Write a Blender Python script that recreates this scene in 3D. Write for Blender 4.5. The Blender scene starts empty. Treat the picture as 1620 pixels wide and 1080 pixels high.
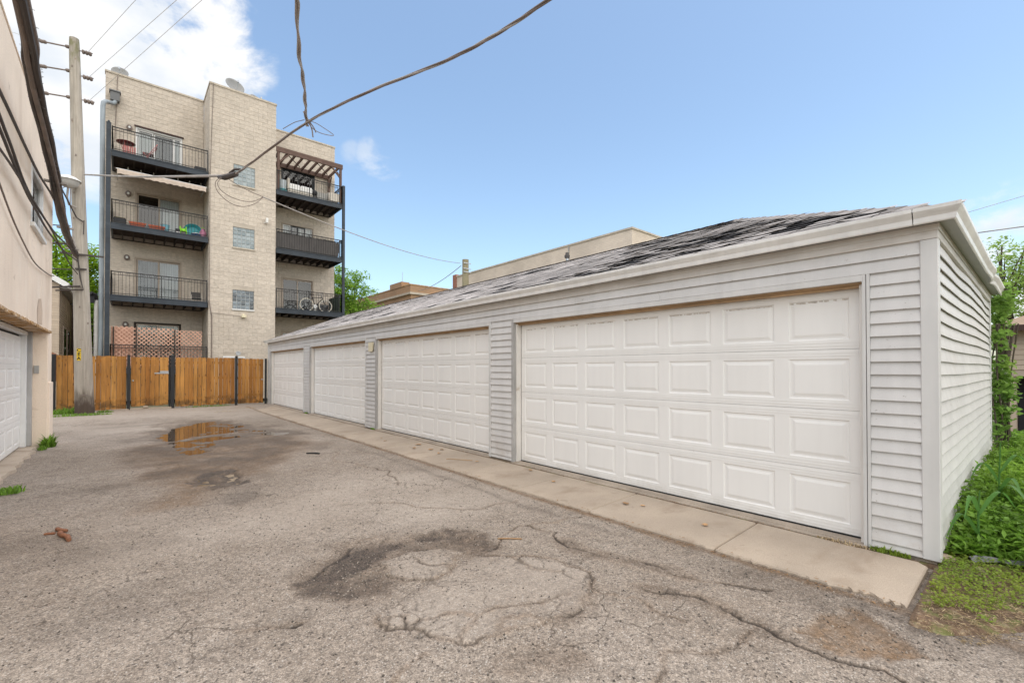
import bpy, bmesh, math, random
import numpy as np
from mathutils import Vector, Matrix

# ------------------------------------------------------------------ camera, sky, sun, exposure
scene = bpy.context.scene
COL = scene.collection
random.seed(7)
RNG = np.random.default_rng(7)
CAM_H = 1.43

cam_data = bpy.data.cameras.new('camera')
cam = bpy.data.objects.new('camera', cam_data)
COL.objects.link(cam)
cam_data.sensor_width = 36.0
cam_data.lens = 16.0
cam_data.shift_y = 0.0225
cam_data.clip_start = 0.05
cam_data.clip_end = 2000.0
cam.location = (0, 0, CAM_H)
cam.rotation_euler = (math.radians(90.6), 0, -math.atan(615 / 720))
scene.camera = cam

SUN_DIR = Vector((0.0, -0.33, 0.94)).normalized()       # towards the sun, veiled by thin cloud
world = bpy.data.worlds.new('World')
scene.world = world
world.use_nodes = True
wn = world.node_tree.nodes
wl = world.node_tree.links
wn.clear()
w_out = wn.new('ShaderNodeOutputWorld')
w_bg = wn.new('ShaderNodeBackground')
w_bg.inputs['Strength'].default_value = 0.112
sky = wn.new('ShaderNodeTexSky')
sky.sky_type = 'NISHITA'
sky.sun_disc = False
sky.sun_elevation = math.asin(SUN_DIR.z)
sky.sun_rotation = math.atan2(SUN_DIR.x, SUN_DIR.y)
sky.air_density = 1.0
sky.dust_density = 1.6
sky.ozone_density = 0.6
tc = wn.new('ShaderNodeTexCoord')


def wmath(op, a, b=None, c=None):
    n = wn.new('ShaderNodeMath')
    n.operation = op
    for i, v in enumerate((a, b, c)):
        if v is None:
            continue
        if isinstance(v, (int, float)):
            n.inputs[i].default_value = v
        else:
            wl.new(v, n.inputs[i])
    return n.outputs[0]


def wrange(v, a, b, c=0.0, d=1.0):
    n = wn.new('ShaderNodeMapRange')
    n.interpolation_type = 'SMOOTHSTEP'
    wl.new(v, n.inputs[0])
    for i, x in zip((1, 2, 3, 4), (a, b, c, d)):
        n.inputs[i].default_value = x
    return n.outputs[0]


# cloud noise on the view direction (cumulus are stretched sideways)
w_map = wn.new('ShaderNodeMapping')
w_map.inputs['Scale'].default_value = (1, 1, 1.7)
wl.new(tc.outputs['Generated'], w_map.inputs['Vector'])
w_noise = wn.new('ShaderNodeTexNoise')
w_noise.inputs['Scale'].default_value = 6.5
w_noise.inputs['Detail'].default_value = 9
w_noise.inputs['Roughness'].default_value = 0.62
w_noise.inputs['Distortion'].default_value = 0.25
wl.new(w_map.outputs[0], w_noise.inputs['Vector'])
# cumulus banks: direction, radius (as 1-cos), weight
BANKS = [((-0.06, 0.88, 0.475), 0.017, 1.0), ((0.06, 0.865, 0.50), 0.0065, 0.95), ((-0.18, 0.86, 0.48), 0.018, 1.0), ((-0.02, 0.925, 0.385), 0.003, 0.45),
         ((0.368, 0.835, 0.41), 0.0007, 0.34), ((0.40, 0.84, 0.385), 0.0005, 0.26), ((0.33, 0.84, 0.40), 0.0005, 0.24), ((0.985, 0.0, 0.15), 0.006, 0.7),
         ((-0.8, 0.4, 0.42), 0.035, 1.0), ((-0.75, -0.45, 0.45), 0.04, 1.0), ((0.2, -0.85, 0.42), 0.05, 1.0),
         ((0.8, -0.5, 0.35), 0.03, 1.0), ((-0.2, -0.3, 0.93), 0.05, 1.0), ((0.30, -0.62, 0.75), 0.03, 0.9),
         ((-0.35, -0.8, 0.5), 0.03, 1.0)]
cover = None
for d, r, wgt in BANKS:
    v = Vector(d).normalized()
    dp = wn.new('ShaderNodeVectorMath')
    dp.operation = 'DOT_PRODUCT'
    wl.new(tc.outputs['Generated'], dp.inputs[0])
    dp.inputs[1].default_value = v
    f = wrange(dp.outputs['Value'], 1 - 2.2 * r, 1 - 0.25 * r, 0.0, wgt)
    cover = f if cover is None else wmath('MAXIMUM', cover, f)
dens = wmath('ADD', wmath('MULTIPLY', cover, 0.66), wmath('MULTIPLY', wmath('SUBTRACT', w_noise.outputs['Fac'], 0.5), 1.9))
cmask = wrange(wmath('MULTIPLY', dens, wrange(cover, 0.02, 0.3)), 0.17, 0.54, 0.0, 0.97)
w_noise2 = wn.new('ShaderNodeTexNoise')
w_noise2.inputs['Scale'].default_value = 9.0
w_noise2.inputs['Detail'].default_value = 5
wl.new(w_map.outputs[0], w_noise2.inputs['Vector'])
ccol = wn.new('ShaderNodeMixRGB')
ccol.inputs[1].default_value = (3.3, 3.5, 3.75, 1)
ccol.inputs[2].default_value = (4.1, 4.1, 4.1, 1)
wl.new(wrange(w_noise2.outputs['Fac'], 0.35, 0.62), ccol.inputs[0])
wmix = wn.new('ShaderNodeMixRGB')
wl.new(wmath('MULTIPLY', cmask, wrange(cover, 0.05, 0.75, 0.25, 1.0)), wmix.inputs[0])
wgain = wn.new('ShaderNodeMixRGB')
wgain.blend_type = 'MULTIPLY'
wgain.inputs[0].default_value = 1.0
wgain.inputs[2].default_value = (1.01, 1.045, 0.995, 1)
wl.new(sky.outputs[0], wgain.inputs[1])
wl.new(wgain.outputs[0], wmix.inputs[1])
wl.new(ccol.outputs[0], wmix.inputs[2])
wl.new(wmix.outputs[0], w_bg.inputs['Color'])
wl.new(w_bg.outputs[0], w_out.inputs['Surface'])

sun_data = bpy.data.lights.new('sun', 'SUN')
sun_data.energy = 1.5
sun_data.angle = math.radians(140)
sun_data.color = (1.0, 0.90, 0.77)
sun = bpy.data.objects.new('sun', sun_data)
COL.objects.link(sun)
sun.rotation_euler = (-SUN_DIR).to_track_quat('-Z', 'Y').to_euler()
sun.location = (0, 0, 40)

scene.view_settings.view_transform = 'Standard'
scene.view_settings.look = 'None'
scene.view_settings.gamma = 1
scene.view_settings.exposure = 1.22
scene.view_settings.use_curve_mapping = False
scene.cycles.max_bounces = 6
scene.cycles.transparent_max_bounces = 12
scene.cycles.caustics_reflective = False
scene.cycles.caustics_refractive = False


# ------------------------------------------------------------------ helpers: materials
class NB:
    """small node builder"""

    def __init__(self, name):
        self.m = bpy.data.materials.new(name)
        self.m.use_nodes = True
        self.n = self.m.node_tree.nodes
        self.l = self.m.node_tree.links
        self.n.clear()
        self.out = self.n.new('ShaderNodeOutputMaterial')
        self.p = self.n.new('ShaderNodeBsdfPrincipled')
        self.l.new(self.p.outputs[0], self.out.inputs[0])
        g = self.n.new('ShaderNodeNewGeometry')
        self.pos = g.outputs['Position']
        self.geo = g

    def set(self, sock, v):
        if isinstance(v, (int, float)):
            sock.default_value = v
        elif isinstance(v, (tuple, list)):
            sock.default_value = tuple(v) + (1,) * (len(sock.default_value) - len(v)) if hasattr(sock.default_value, '__len__') else v
        else:
            self.l.new(v, sock)

    def math(self, op, a, b=0.0, clamp=False):
        n = self.n.new('ShaderNodeMath')
        n.operation = op
        n.use_clamp = clamp
        self.set(n.inputs[0], a)
        self.set(n.inputs[1], b)
        return n.outputs[0]

    def rng(self, v, a, b, c=0.0, d=1.0):
        n = self.n.new('ShaderNodeMapRange')
        n.interpolation_type = 'SMOOTHSTEP'
        self.set(n.inputs[0], v)
        for i, x in zip((1, 2, 3, 4), (a, b, c, d)):
            self.set(n.inputs[i], x)
        return n.outputs[0]

    def scaled(self, s):
        n = self.n.new('ShaderNodeMapping')
        self.l.new(self.pos, n.inputs[0])
        n.inputs['Scale'].default_value = s if isinstance(s, (tuple, list)) else (s, s, s)
        return n.outputs[0]

    def noise(self, s, detail=4, rough=0.55, dist=0.0):
        n = self.n.new('ShaderNodeTexNoise')
        n.inputs['Scale'].default_value = 1.0
        n.inputs['Detail'].default_value = detail
        n.inputs['Roughness'].default_value = rough
        n.inputs['Distortion'].default_value = dist
        self.l.new(self.scaled(s), n.inputs['Vector'])
        return n.outputs['Fac']

    def voro(self, s, feature='F1'):
        n = self.n.new('ShaderNodeTexVoronoi')
        n.feature = feature
        n.inputs['Scale'].default_value = 1.0
        self.l.new(self.scaled(s), n.inputs['Vector'])
        return n

    def attr(self, name):
        n = self.n.new('ShaderNodeAttribute')
        n.attribute_name = name
        return n

    def objrand(self):
        return self.n.new('ShaderNodeObjectInfo').outputs['Random']

    def mix(self, f, a, b, mode='MIX'):
        n = self.n.new('ShaderNodeMixRGB')
        n.blend_type = mode
        self.set(n.inputs[0], f)
        self.set(n.inputs[1], a)
        self.set(n.inputs[2], b)
        return n.outputs[0]

    def gain(self, col, f):
        """colour times a scalar socket"""
        n = self.n.new('ShaderNodeVectorMath')
        n.operation = 'SCALE'
        self.set(n.inputs[0], col)
        self.set(n.inputs['Scale'], f)
        return n.outputs[0]

    def bump(self, h, strength=0.3, dist=0.01):
        n = self.n.new('ShaderNodeBump')
        n.inputs['Strength'].default_value = strength
        n.inputs['Distance'].default_value = dist
        self.l.new(h, n.inputs['Height'])
        self.l.new(n.outputs[0], self.p.inputs['Normal'])


def mat(name, c, rough=0.7, var=0.12, vs=2.5, fine=0.0, fs=70, bump=0.0, bs=80, bd=0.004, metal=0.0, spec=0.4,
        rnd=0.0, attr=0.0, streak=0.0, stains=(), grain=None, coat=0.0, splash=None):
    b = NB(name)
    col = b.n.new('ShaderNodeRGB')
    col.outputs[0].default_value = (*c, 1)
    col = col.outputs[0]
    f = b.rng(b.noise(vs, 5), 0.25, 0.75, 1 - var, 1 + var)
    if fine:
        f = b.math('MULTIPLY', f, b.rng(b.noise(fs, 3), 0.3, 0.7, 1 - fine, 1 + fine))
    if rnd:
        f = b.math('MULTIPLY', f, b.rng(b.objrand(), 0, 1, 1 - rnd, 1 + rnd))
    if attr:
        f = b.math('MULTIPLY', f, b.rng(b.attr('rnd').outputs['Fac'], 0, 1, 1 - attr, 1 + attr))
    if streak:
        f = b.math('MULTIPLY', f, b.rng(b.noise((9, 9, 0.7), 4), 0.35, 0.7, 1 + streak * 0.3, 1 - streak))
    if grain:
        f = b.math('MULTIPLY', f, b.rng(b.noise(grain[0], 6, 0.65, 0.6), 0.3, 0.7, 1 - grain[1], 1 + grain[1]))
    col = b.gain(col, f)
    for (sc, ss, lo, hi, amt) in stains:
        col = b.mix(b.rng(b.noise(ss, 6, 0.6, 0.3), lo, hi, 0, amt), col, sc)
    if splash:
        # dried mud splashed up from the ground, blotchy
        sx = b.n.new('ShaderNodeSeparateXYZ')
        b.l.new(b.pos, sx.inputs[0])
        f = b.math('MULTIPLY', b.rng(sx.outputs[2], 0.0, splash[1], 1.0, 0.0), b.rng(b.noise((6, 6, 9), 6, 0.7), 0.36, 0.64))
        col = b.mix(b.math('MULTIPLY', f, splash[2]), col, splash[0])
    b.set(b.p.inputs['Base Color'], col)
    b.p.inputs['Roughness'].default_value = rough
    b.p.inputs['Metallic'].default_value = metal
    b.p.inputs['Specular IOR Level'].default_value = spec
    if coat:
        b.p.inputs['Coat Weight'].default_value = coat
    if bump:
        b.bump(b.noise(grain[0] if grain else bs, 5, 0.6), bump, bd)
    return b.m


def leaf_mat(name, c, var=0.35, tr=0.45, c2=None):
    b = NB(name)
    r = b.attr('rnd').outputs['Fac']
    col = b.mix(r, tuple(x * (1 - var) for x in c), tuple(min(1, x * (1 + var)) for x in c))
    if c2:
        col = b.mix(b.rng(b.noise(1.3, 3), 0.4, 0.65, 0, 0.7), col, c2)
    b.set(b.p.inputs['Base Color'], col)
    b.p.inputs['Roughness'].default_value = 0.5
    b.p.inputs['Specular IOR Level'].default_value = 0.3
    t = b.n.new('ShaderNodeBsdfTranslucent')
    b.set(t.inputs['Color'], b.gain(col, 1.3))
    mx = b.n.new('ShaderNodeMixShader')
    mx.inputs[0].default_value = tr
    b.l.new(b.p.outputs[0], mx.inputs[1])
    b.l.new(t.outputs[0], mx.inputs[2])
    b.l.new(mx.outputs[0], b.out.inputs[0])
    return b.m


def glass_mat(name, tint=(0.88, 0.91, 0.92), refl=0.05):
    b = NB(name)
    tr = b.n.new('ShaderNodeBsdfTransparent')
    tr.inputs[0].default_value = (*tint, 1)
    gl = b.n.new('ShaderNodeBsdfGlossy')
    gl.inputs['Roughness'].default_value = 0.03
    fr = b.n.new('ShaderNodeFresnel')
    fr.inputs[0].default_value = 1.5
    mx = b.n.new('ShaderNodeMixShader')
    b.set(mx.inputs[0], b.math('ADD', fr.outputs[0], refl * 0.4, True))
    b.l.new(tr.outputs[0], mx.inputs[1])
    b.l.new(gl.outputs[0], mx.inputs[2])
    b.l.new(mx.outputs[0], b.out.inputs[0])
    return b.m


MT = {}
MT['siding'] = mat('vinyl_siding', (0.60, 0.585, 0.57), 0.5, 0.05, 1.6, 0.03, 160, rnd=0.03, streak=0.05, spec=0.35,
                   stains=[((0.17, 0.13, 0.09), (22, 22, 34), 0.655, 0.72, 0.6), ((0.42, 0.36, 0.30), (1.2, 1.2, 2.5), 0.56, 0.8, 0.35)], splash=((0.34, 0.28, 0.22), 0.45, 0.3))
MT['siding_edge'] = MT['siding']
MT['trim'] = mat('vinyl_trim', (0.61, 0.60, 0.585), 0.45, 0.05, 2, streak=0.06, spec=0.35,
                 stains=[((0.36, 0.29, 0.21), (2, 2, 5), 0.6, 0.82, 0.35)])
MT['frieze'] = mat('frieze_vinyl', (0.60, 0.57, 0.535), 0.5, 0.08, 1.5, streak=0.06,
                   stains=[((0.34, 0.25, 0.16), (1.1, 1.1, 6), 0.52, 0.75, 0.5)])
MT['gutter'] = mat('gutter_aluminium', (0.74, 0.725, 0.70), 0.42, 0.06, 1.3, streak=0.08, spec=0.45,  # albedo raised to lift the dim, downward-tilted gutter face
                   stains=[((0.33, 0.29, 0.25), (1.5, 1.5, 8), 0.55, 0.8, 0.45)])
MT['soffit'] = mat('soffit_aluminium', (0.36, 0.355, 0.34), 0.5, 0.08, 2, stains=[((0.3, 0.27, 0.22), (4, 4, 4), 0.55, 0.8, 0.4)])  # eave shade on the underside is baked into this darker grey
MT['jamb'] = mat('jamb_metal', (0.42, 0.41, 0.40), 0.5, 0.12, 3, streak=0.18, stains=[((0.25, 0.19, 0.13), (5, 5, 4), 0.6, 0.78, 0.5)])
MT['door'] = mat('door_steel_white', (0.80, 0.785, 0.76), 0.4, 0.025, 0.9, spec=0.4, streak=0.02,
                 stains=[((0.60, 0.54, 0.47), (1.0, 1.0, 2.0), 0.62, 0.9, 0.3), ((0.35, 0.29, 0.23), (7, 7, 12), 0.70, 0.80, 0.4)], splash=((0.40, 0.34, 0.27), 0.18, 0.28))
MT['grime'] = mat('door_bevel_dashes', (0.56, 0.51, 0.46), 0.9, 0.2, 20)
MT['doorstop'] = mat('painted_wood_stop', (0.72, 0.69, 0.65), 0.55, 0.06, 3, stains=[((0.35, 0.24, 0.15), (6, 6, 3), 0.62, 0.75, 0.6)])
MT['bare_wood'] = mat('bare_header_wood', (0.42, 0.28, 0.16), 0.7, 0.15, 4, grain=((3, 3, 40), 0.2))
MT['rubber'] = mat('black_rubber', (0.02, 0.02, 0.02), 0.8, 0.2, 6)
MT['concrete'] = mat('apron_concrete', (0.395, 0.325, 0.255), 0.9, 0.13, 1.1, 0.13, 160, bump=0.25, bs=200, bd=0.003, rnd=0.03,
                     stains=[((0.25, 0.185, 0.13), (1.6, 2.6, 2), 0.50, 0.74, 0.6), ((0.5, 0.43, 0.35), (2.5, 2.5, 2), 0.55, 0.8, 0.35), ((0.20, 0.16, 0.12), (5, 5, 5), 0.62, 0.72, 0.4),
                             ((0.12, 0.09, 0.07), (24, 24, 24), 0.72, 0.78, 0.6)])
MT['foundation'] = mat('foundation_concrete', (0.36, 0.30, 0.24), 0.9, 0.2, 3, 0.12, 90, bump=0.4, bs=90)
MT['shingle'] = mat('weathered_shingle', (0.50, 0.47, 0.455), 0.95, 0.14, 2.0, 0.22, 260, bump=0.5, bs=300, bd=0.003, rnd=0.16, attr=0.2, spec=0.15,
                    stains=[((0.30, 0.275, 0.26), (2.5, 2.5, 2.5), 0.55, 0.75, 0.4)])
MT['shingle_dark'] = mat('black_shingle_tab', (0.030, 0.029, 0.031), 0.85, 0.3, 5, 0.25, 200, bump=0.4, bs=250, rnd=0.2, attr=0.25, spec=0.25,
                         stains=[((0.30, 0.28, 0.27), (11, 11, 11), 0.56, 0.66, 0.75)])
MT['shingle_cap'] = mat('light_dimmed_cap_shingle', (0.27, 0.25, 0.24), 0.95, 0.2, 3.0, 0.22, 200, bump=0.5, bs=300, bd=0.003, attr=0.25, spec=0.15)  # shingle colour darkened to cancel the bright skylight along the hip
MT['felt'] = mat('roof_felt', (0.03, 0.03, 0.032), 0.95, 0.2, 3)
MT['stucco'] = mat('painted_stucco', (0.83, 0.695, 0.565), 0.9, 0.06, 0.9, 0.05, 60, bump=0.5, bs=55, bd=0.01, streak=0.015,  # paint colour lightened to make up for weak light on this side
                   stains=[((0.56, 0.43, 0.32), (1.3, 1.3, 0.5), 0.50, 0.75, 0.45), ((0.45, 0.33, 0.24), (3, 3, 5), 0.63, 0.72, 0.45), ((0.86, 0.76, 0.64), (2.2, 2.2, 1.2), 0.55, 0.7, 0.4), ((0.30, 0.22, 0.16), (7, 7, 16), 0.71, 0.76, 0.6)])
MT['patch_stucco'] = mat('stucco_repair', (0.55, 0.43, 0.33), 0.9, 0.15, 4, 0.1, 60)
MT['rust'] = mat('rusty_steel', (0.42, 0.25, 0.11), 0.85, 0.3, 7, 0.2, 60, stains=[((0.60, 0.48, 0.36), (6, 6, 9), 0.5, 0.6, 0.85)])
MT['white_paint'] = mat('white_paint', (0.74, 0.74, 0.73), 0.45, 0.05, 3, streak=0.06)
MT['grey_plastic'] = mat('grey_plastic', (0.36, 0.35, 0.33), 0.5, 0.08, 8)
MT['wood_fence'] = mat('stained_fence_wood', (0.40, 0.185, 0.045), 0.75, 0.15, 1.5, rnd=0.16, grain=((26, 26, 1.6), 0.22), bump=0.25, bd=0.003, spec=0.25,
                       stains=[((0.16, 0.075, 0.03), (12, 12, 12), 0.66, 0.74, 0.75), ((0.22, 0.10, 0.035), (4, 4, 1.2), 0.55, 0.75, 0.4)])


def fence_mat():
    b = NB('stained_fence_wood')
    r = b.objrand()
    col = b.mix(r, (0.31, 0.130, 0.030), (0.50, 0.250, 0.070))
    gr = b.noise((30, 30, 1.5), 6, 0.65, 0.6)
    col = b.gain(col, b.math('MULTIPLY', b.rng(gr, 0.3, 0.7, 0.74, 1.2), b.rng(b.noise((3, 3, 0.9), 4), 0.3, 0.7, 0.85, 1.12)))
    kn = b.voro((9, 9, 3.2))
    col = b.mix(b.rng(kn.outputs['Distance'], 0.10, 0.20, 0.75, 0.0), col, (0.12, 0.05, 0.02))
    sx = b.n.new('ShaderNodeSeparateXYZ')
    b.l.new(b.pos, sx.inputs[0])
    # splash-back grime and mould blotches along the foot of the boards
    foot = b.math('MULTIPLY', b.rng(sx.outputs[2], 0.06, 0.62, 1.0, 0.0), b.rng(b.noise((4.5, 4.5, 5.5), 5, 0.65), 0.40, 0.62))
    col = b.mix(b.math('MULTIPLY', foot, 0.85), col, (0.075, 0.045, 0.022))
    top = b.math('MULTIPLY', b.rng(sx.outputs[2], 1.70, 1.88), b.rng(b.noise((6, 6, 6), 4), 0.5, 0.66, 0, 0.6))
    col = b.mix(top, col, (0.14, 0.085, 0.045))
    b.set(b.p.inputs['Base Color'], col)
    b.p.inputs['Roughness'].default_value = 0.75
    b.p.inputs['Specular IOR Level'].default_value = 0.25
    b.bump(gr, 0.3, 0.003)
    return b.m


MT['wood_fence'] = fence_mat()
MT['black_steel'] = mat('black_steel_post', (0.016, 0.017, 0.02), 0.5, 0.2, 5, spec=0.4)
MT['galv'] = mat('galvanised_steel', (0.42, 0.44, 0.46), 0.4, 0.12, 8, metal=0.6)
MT['pole_wood'] = mat('weathered_pole_wood', (0.46, 0.40, 0.345), 0.9, 0.10, 1.2, 0.06, 60, grain=((16, 16, 0.9), 0.2), bump=0.5, bd=0.01, spec=0.2,
                      stains=[((0.2, 0.12, 0.075), (9, 9, 5), 0.66, 0.76, 0.6)])


def pole_mat():
    b = NB('weathered_pole_wood')
    gr = b.noise((18, 18, 0.9), 6, 0.65, 0.6)
    col = b.gain((0.385, 0.345, 0.295), b.math('MULTIPLY', b.rng(gr, 0.3, 0.7, 0.80, 1.16), b.rng(b.noise((1.5, 1.5, 0.6), 5), 0.3, 0.7, 0.86, 1.1)))
    col = b.mix(b.rng(b.noise((11, 11, 5), 4), 0.64, 0.74, 0, 0.6), col, (0.2, 0.13, 0.085))
    sx = b.n.new('ShaderNodeSeparateXYZ')
    b.l.new(b.pos, sx.inputs[0])
    col = b.mix(b.math('MULTIPLY', b.rng(sx.outputs[2], 10.6, 11.9), b.rng(b.noise((6, 6, 3), 5), 0.42, 0.62, 0, 0.75)), col, (0.17, 0.17, 0.07))
    # preservative bled out above the ground line
    z = b.math('ADD', sx.outputs[2], b.math('MULTIPLY', b.math('SUBTRACT', b.noise((9, 9, 2.5), 5, 0.65), 0.5), 0.9))
    col = b.mix(b.rng(z, 0.25, 0.95, 0.92, 0.0), col, (0.055, 0.036, 0.027))
    b.set(b.p.inputs['Base Color'], col)
    b.p.inputs['Roughness'].default_value = 0.9
    b.p.inputs['Specular IOR Level'].default_value = 0.2
    b.bump(gr, 0.5, 0.01)
    return b.m


MT['pole_wood'] = pole_mat()
MT['pole_tar'] = mat('tarred_pole_foot', (0.05, 0.035, 0.028), 0.9, 0.2, 5, grain=((16, 16, 0.9), 0.25), bump=0.5, bd=0.01,
                     stains=[((0.26, 0.19, 0.14), (8, 8, 3), 0.5, 0.68, 0.8)])
MT['block'] = mat('split_face_block', (0.545, 0.48, 0.405), 0.9, 0.06, 0.5, 0.13, (7, 7, 22), bump=0.5, bs=30, bd=0.02, attr=0.05, streak=0.05,
                  stains=[((0.36, 0.29, 0.22), (0.45, 0.45, 0.25), 0.58, 0.8, 0.35)])
MT['mortar'] = mat('block_mortar', (0.48, 0.42, 0.35), 0.95, 0.1, 2)
MT['coping'] = mat('stone_coping', (0.50, 0.44, 0.36), 0.85, 0.1, 2, streak=0.15)
MT['steel_navy'] = mat('balcony_steel', (0.024, 0.033, 0.045), 0.5, 0.25, 2.5, spec=0.4, stains=[((0.08, 0.095, 0.11), (1.5, 1.5, 5), 0.55, 0.75, 0.45)])
MT['rail_black'] = mat('railing_iron', (0.022, 0.020, 0.020), 0.5, 0.2, 5)
MT['joist'] = mat('dark_joist_wood', (0.045, 0.036, 0.03), 0.9, 0.3, 3)
MT['deck'] = mat('deck_planks', (0.075, 0.055, 0.045), 0.9, 0.3, 3)
MT['pergola'] = mat('pergola_brown', (0.115, 0.068, 0.052), 0.7, 0.15, 4)
MT['frame_tan'] = mat('tan_door_frame', (0.40, 0.33, 0.265), 0.5, 0.08, 4)
MT['frame_white'] = mat('white_door_frame', (0.66, 0.66, 0.65), 0.45, 0.05, 4)
MT['frame_dark'] = mat('dark_door_frame', (0.02, 0.025, 0.03), 0.4, 0.1, 4)
MT['blind'] = mat('vertical_blind', (0.58, 0.57, 0.55), 0.7, 0.06, 4, attr=0.15)
MT['blind_grey'] = mat('grey_curtain', (0.20, 0.205, 0.21), 0.8, 0.08, 4, attr=0.2)
MT['white_cloth'] = mat('white_curtain', (0.84, 0.83, 0.81), 0.8, 0.05, 4)
MT['room'] = mat('dark_room', (0.03, 0.03, 0.033), 0.9, 0.1, 2)
MT['glass'] = glass_mat('window_glass')
MT['glass_dark'] = glass_mat('tinted_glass', (0.40, 0.42, 0.43), 0.12)
MT['lattice'] = mat('cedar_lattice', (0.62, 0.37, 0.27), 0.8, 0.12, 3, attr=0.1)  # tinted brighter as if sunlit, against the shaded wall behind
MT['awning'] = mat('awning_cloth', (0.52, 0.43, 0.36), 0.85, 0.06, 3, streak=0.12)
MT['cable'] = mat('black_cable', (0.055, 0.043, 0.038), 0.6, 0.2, 4)
MT['cable_brown'] = mat('brown_cable', (0.19, 0.15, 0.13), 0.65, 0.2, 4)
MT['cable_grey'] = mat('grey_cable', (0.34, 0.31, 0.285), 0.7, 0.2, 4)
MT['cable_pale'] = mat('pale_wire', (0.50, 0.49, 0.48), 0.6, 0.1, 4)
MT['cable_mid'] = mat('mid_grey_cable', (0.30, 0.26, 0.235), 0.7, 0.2, 4)
MT['wire_thin'] = mat('thin_wire', (0.20, 0.19, 0.18), 0.5, 0.1, 4, metal=0.3)
MT['white_lamp'] = mat('white_lamp_enamel', (0.72, 0.71, 0.68), 0.35, 0.05, 6)
MT['dish'] = mat('dish_grey', (0.23, 0.23, 0.225), 0.5, 0.08, 5)  # grey lowered to mute the light caught by the upturned dishes
MT['red'] = mat('dark_red_paint', (0.17, 0.02, 0.022), 0.5, 0.1, 6)
MT['red_light'] = mat('faded_red_paint', (0.52, 0.16, 0.15), 0.5, 0.1, 6)
MT['terracotta'] = mat('terracotta_plastic', (0.47, 0.10, 0.04), 0.6, 0.1, 8)
MT['teal'] = mat('teal_plastic', (0.03, 0.27, 0.30), 0.45, 0.08, 6)
MT['lime'] = mat('lime_plastic', (0.30, 0.72, 0.03), 0.45, 0.06, 6)
MT['blue'] = mat('blue_plastic', (0.03, 0.13, 0.35), 0.45, 0.06, 6)
MT['pink'] = mat('pink_cloth', (0.42, 0.17, 0.26), 0.8, 0.3, 14)
MT['soil_pot'] = mat('dark_plastic', (0.022, 0.023, 0.026), 0.6, 0.2, 6)
MT['screen_grey'] = mat('privacy_cloth', (0.085, 0.078, 0.075), 0.85, 0.1, 3, streak=0.12)
MT['cushion'] = mat('beige_cushion', (0.60, 0.55, 0.48), 0.85, 0.06, 5)
MT['steel'] = mat('brushed_steel', (0.52, 0.52, 0.52), 0.3, 0.1, 8, metal=0.8)
MT['tyre'] = mat('cream_tyre', (0.72, 0.66, 0.53), 0.6, 0.06, 9)
MT['cream'] = mat('cream_plastic', (0.70, 0.63, 0.45), 0.5, 0.05, 9)
MT['bark'] = mat('tree_bark', (0.10, 0.078, 0.058), 0.95, 0.25, 4, bump=0.6, bs=25, bd=0.02)
MT['house_siding'] = mat('beige_siding', (0.48, 0.39, 0.30), 0.6, 0.06, 2, attr=0.05)
MT['roof_brown'] = mat('brown_shingle_roof', (0.33, 0.24, 0.17), 0.9, 0.12, 3, 0.12, 80)
MT['brown_trim'] = mat('dark_brown_trim', (0.055, 0.025, 0.02), 0.6, 0.15, 4)
MT['pole_green'] = mat('greenish_pole_wood', (0.27, 0.24, 0.155), 0.9, 0.12, 3, grain=((20, 20, 1), 0.15))
MT['dry_leaf'] = mat('dry_leaf', (0.40, 0.24, 0.12), 0.8, 0.2, 30, rnd=0.3)
MT['stick_brown'] = mat('brown_stick', (0.22, 0.095, 0.05), 0.75, 0.25, 30)
MT['soil'] = mat('garden_soil', (0.155, 0.10, 0.062), 0.95, 0.3, 5, 0.3, 60, bump=0.8, bs=60, bd=0.015,
                 stains=[((0.36, 0.28, 0.19), 22, 0.55, 0.66, 0.7), ((0.08, 0.055, 0.035), 14, 0.54, 0.68, 0.7), ((0.16, 0.19, 0.05), 6, 0.50, 0.62, 0.7)])
MT['ground'] = mat('rough_ground', (0.16, 0.15, 0.09), 0.95, 0.3, 0.6, 0.2, 12)
MT['yellow'] = mat('yellow_sticker', (0.72, 0.50, 0.02), 0.5, 0.05, 10)
MT['ink'] = mat('black_ink', (0.015, 0.013, 0.01), 0.6, 0.05, 10)
MT['fabric_grey'] = mat('weed_fabric', (0.17, 0.17, 0.175), 0.8, 0.2, 20)
MT['stone'] = mat('rough_stone', (0.34, 0.27, 0.2), 0.9, 0.2, 12, bump=0.5, bs=60)
MT['leaf_tree'] = leaf_mat('maple_leaf', (0.28, 0.44, 0.045), c2=(0.38, 0.55, 0.05))
MT['leaf_mid'] = leaf_mat('elm_leaf', (0.24, 0.4, 0.06), c2=(0.32, 0.50, 0.07))
MT['leaf_right'] = leaf_mat('ash_leaf', (0.27, 0.4, 0.1), c2=(0.36, 0.48, 0.12))
MT['leaf_vine'] = leaf_mat('vine_leaf', (0.19, 0.32, 0.065), c2=(0.30, 0.42, 0.08))
MT['leaf_weed'] = leaf_mat('weed_leaf', (0.17, 0.31, 0.04), 0.45, c2=(0.27, 0.43, 0.06))
MT['leaf_cover'] = leaf_mat('clover_leaf', (0.20, 0.29, 0.04), 0.4, c2=(0.30, 0.36, 0.05))
MT['leaf_blade'] = leaf_mat('broad_blade', (0.10, 0.23, 0.05), 0.15, 0.35)
MT['leaf_grass'] = leaf_mat('grass_blade', (0.17, 0.30, 0.04), 0.4)
MT['straw'] = leaf_mat('dry_straw', (0.44, 0.34, 0.21), 0.4, 0.2)


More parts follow.
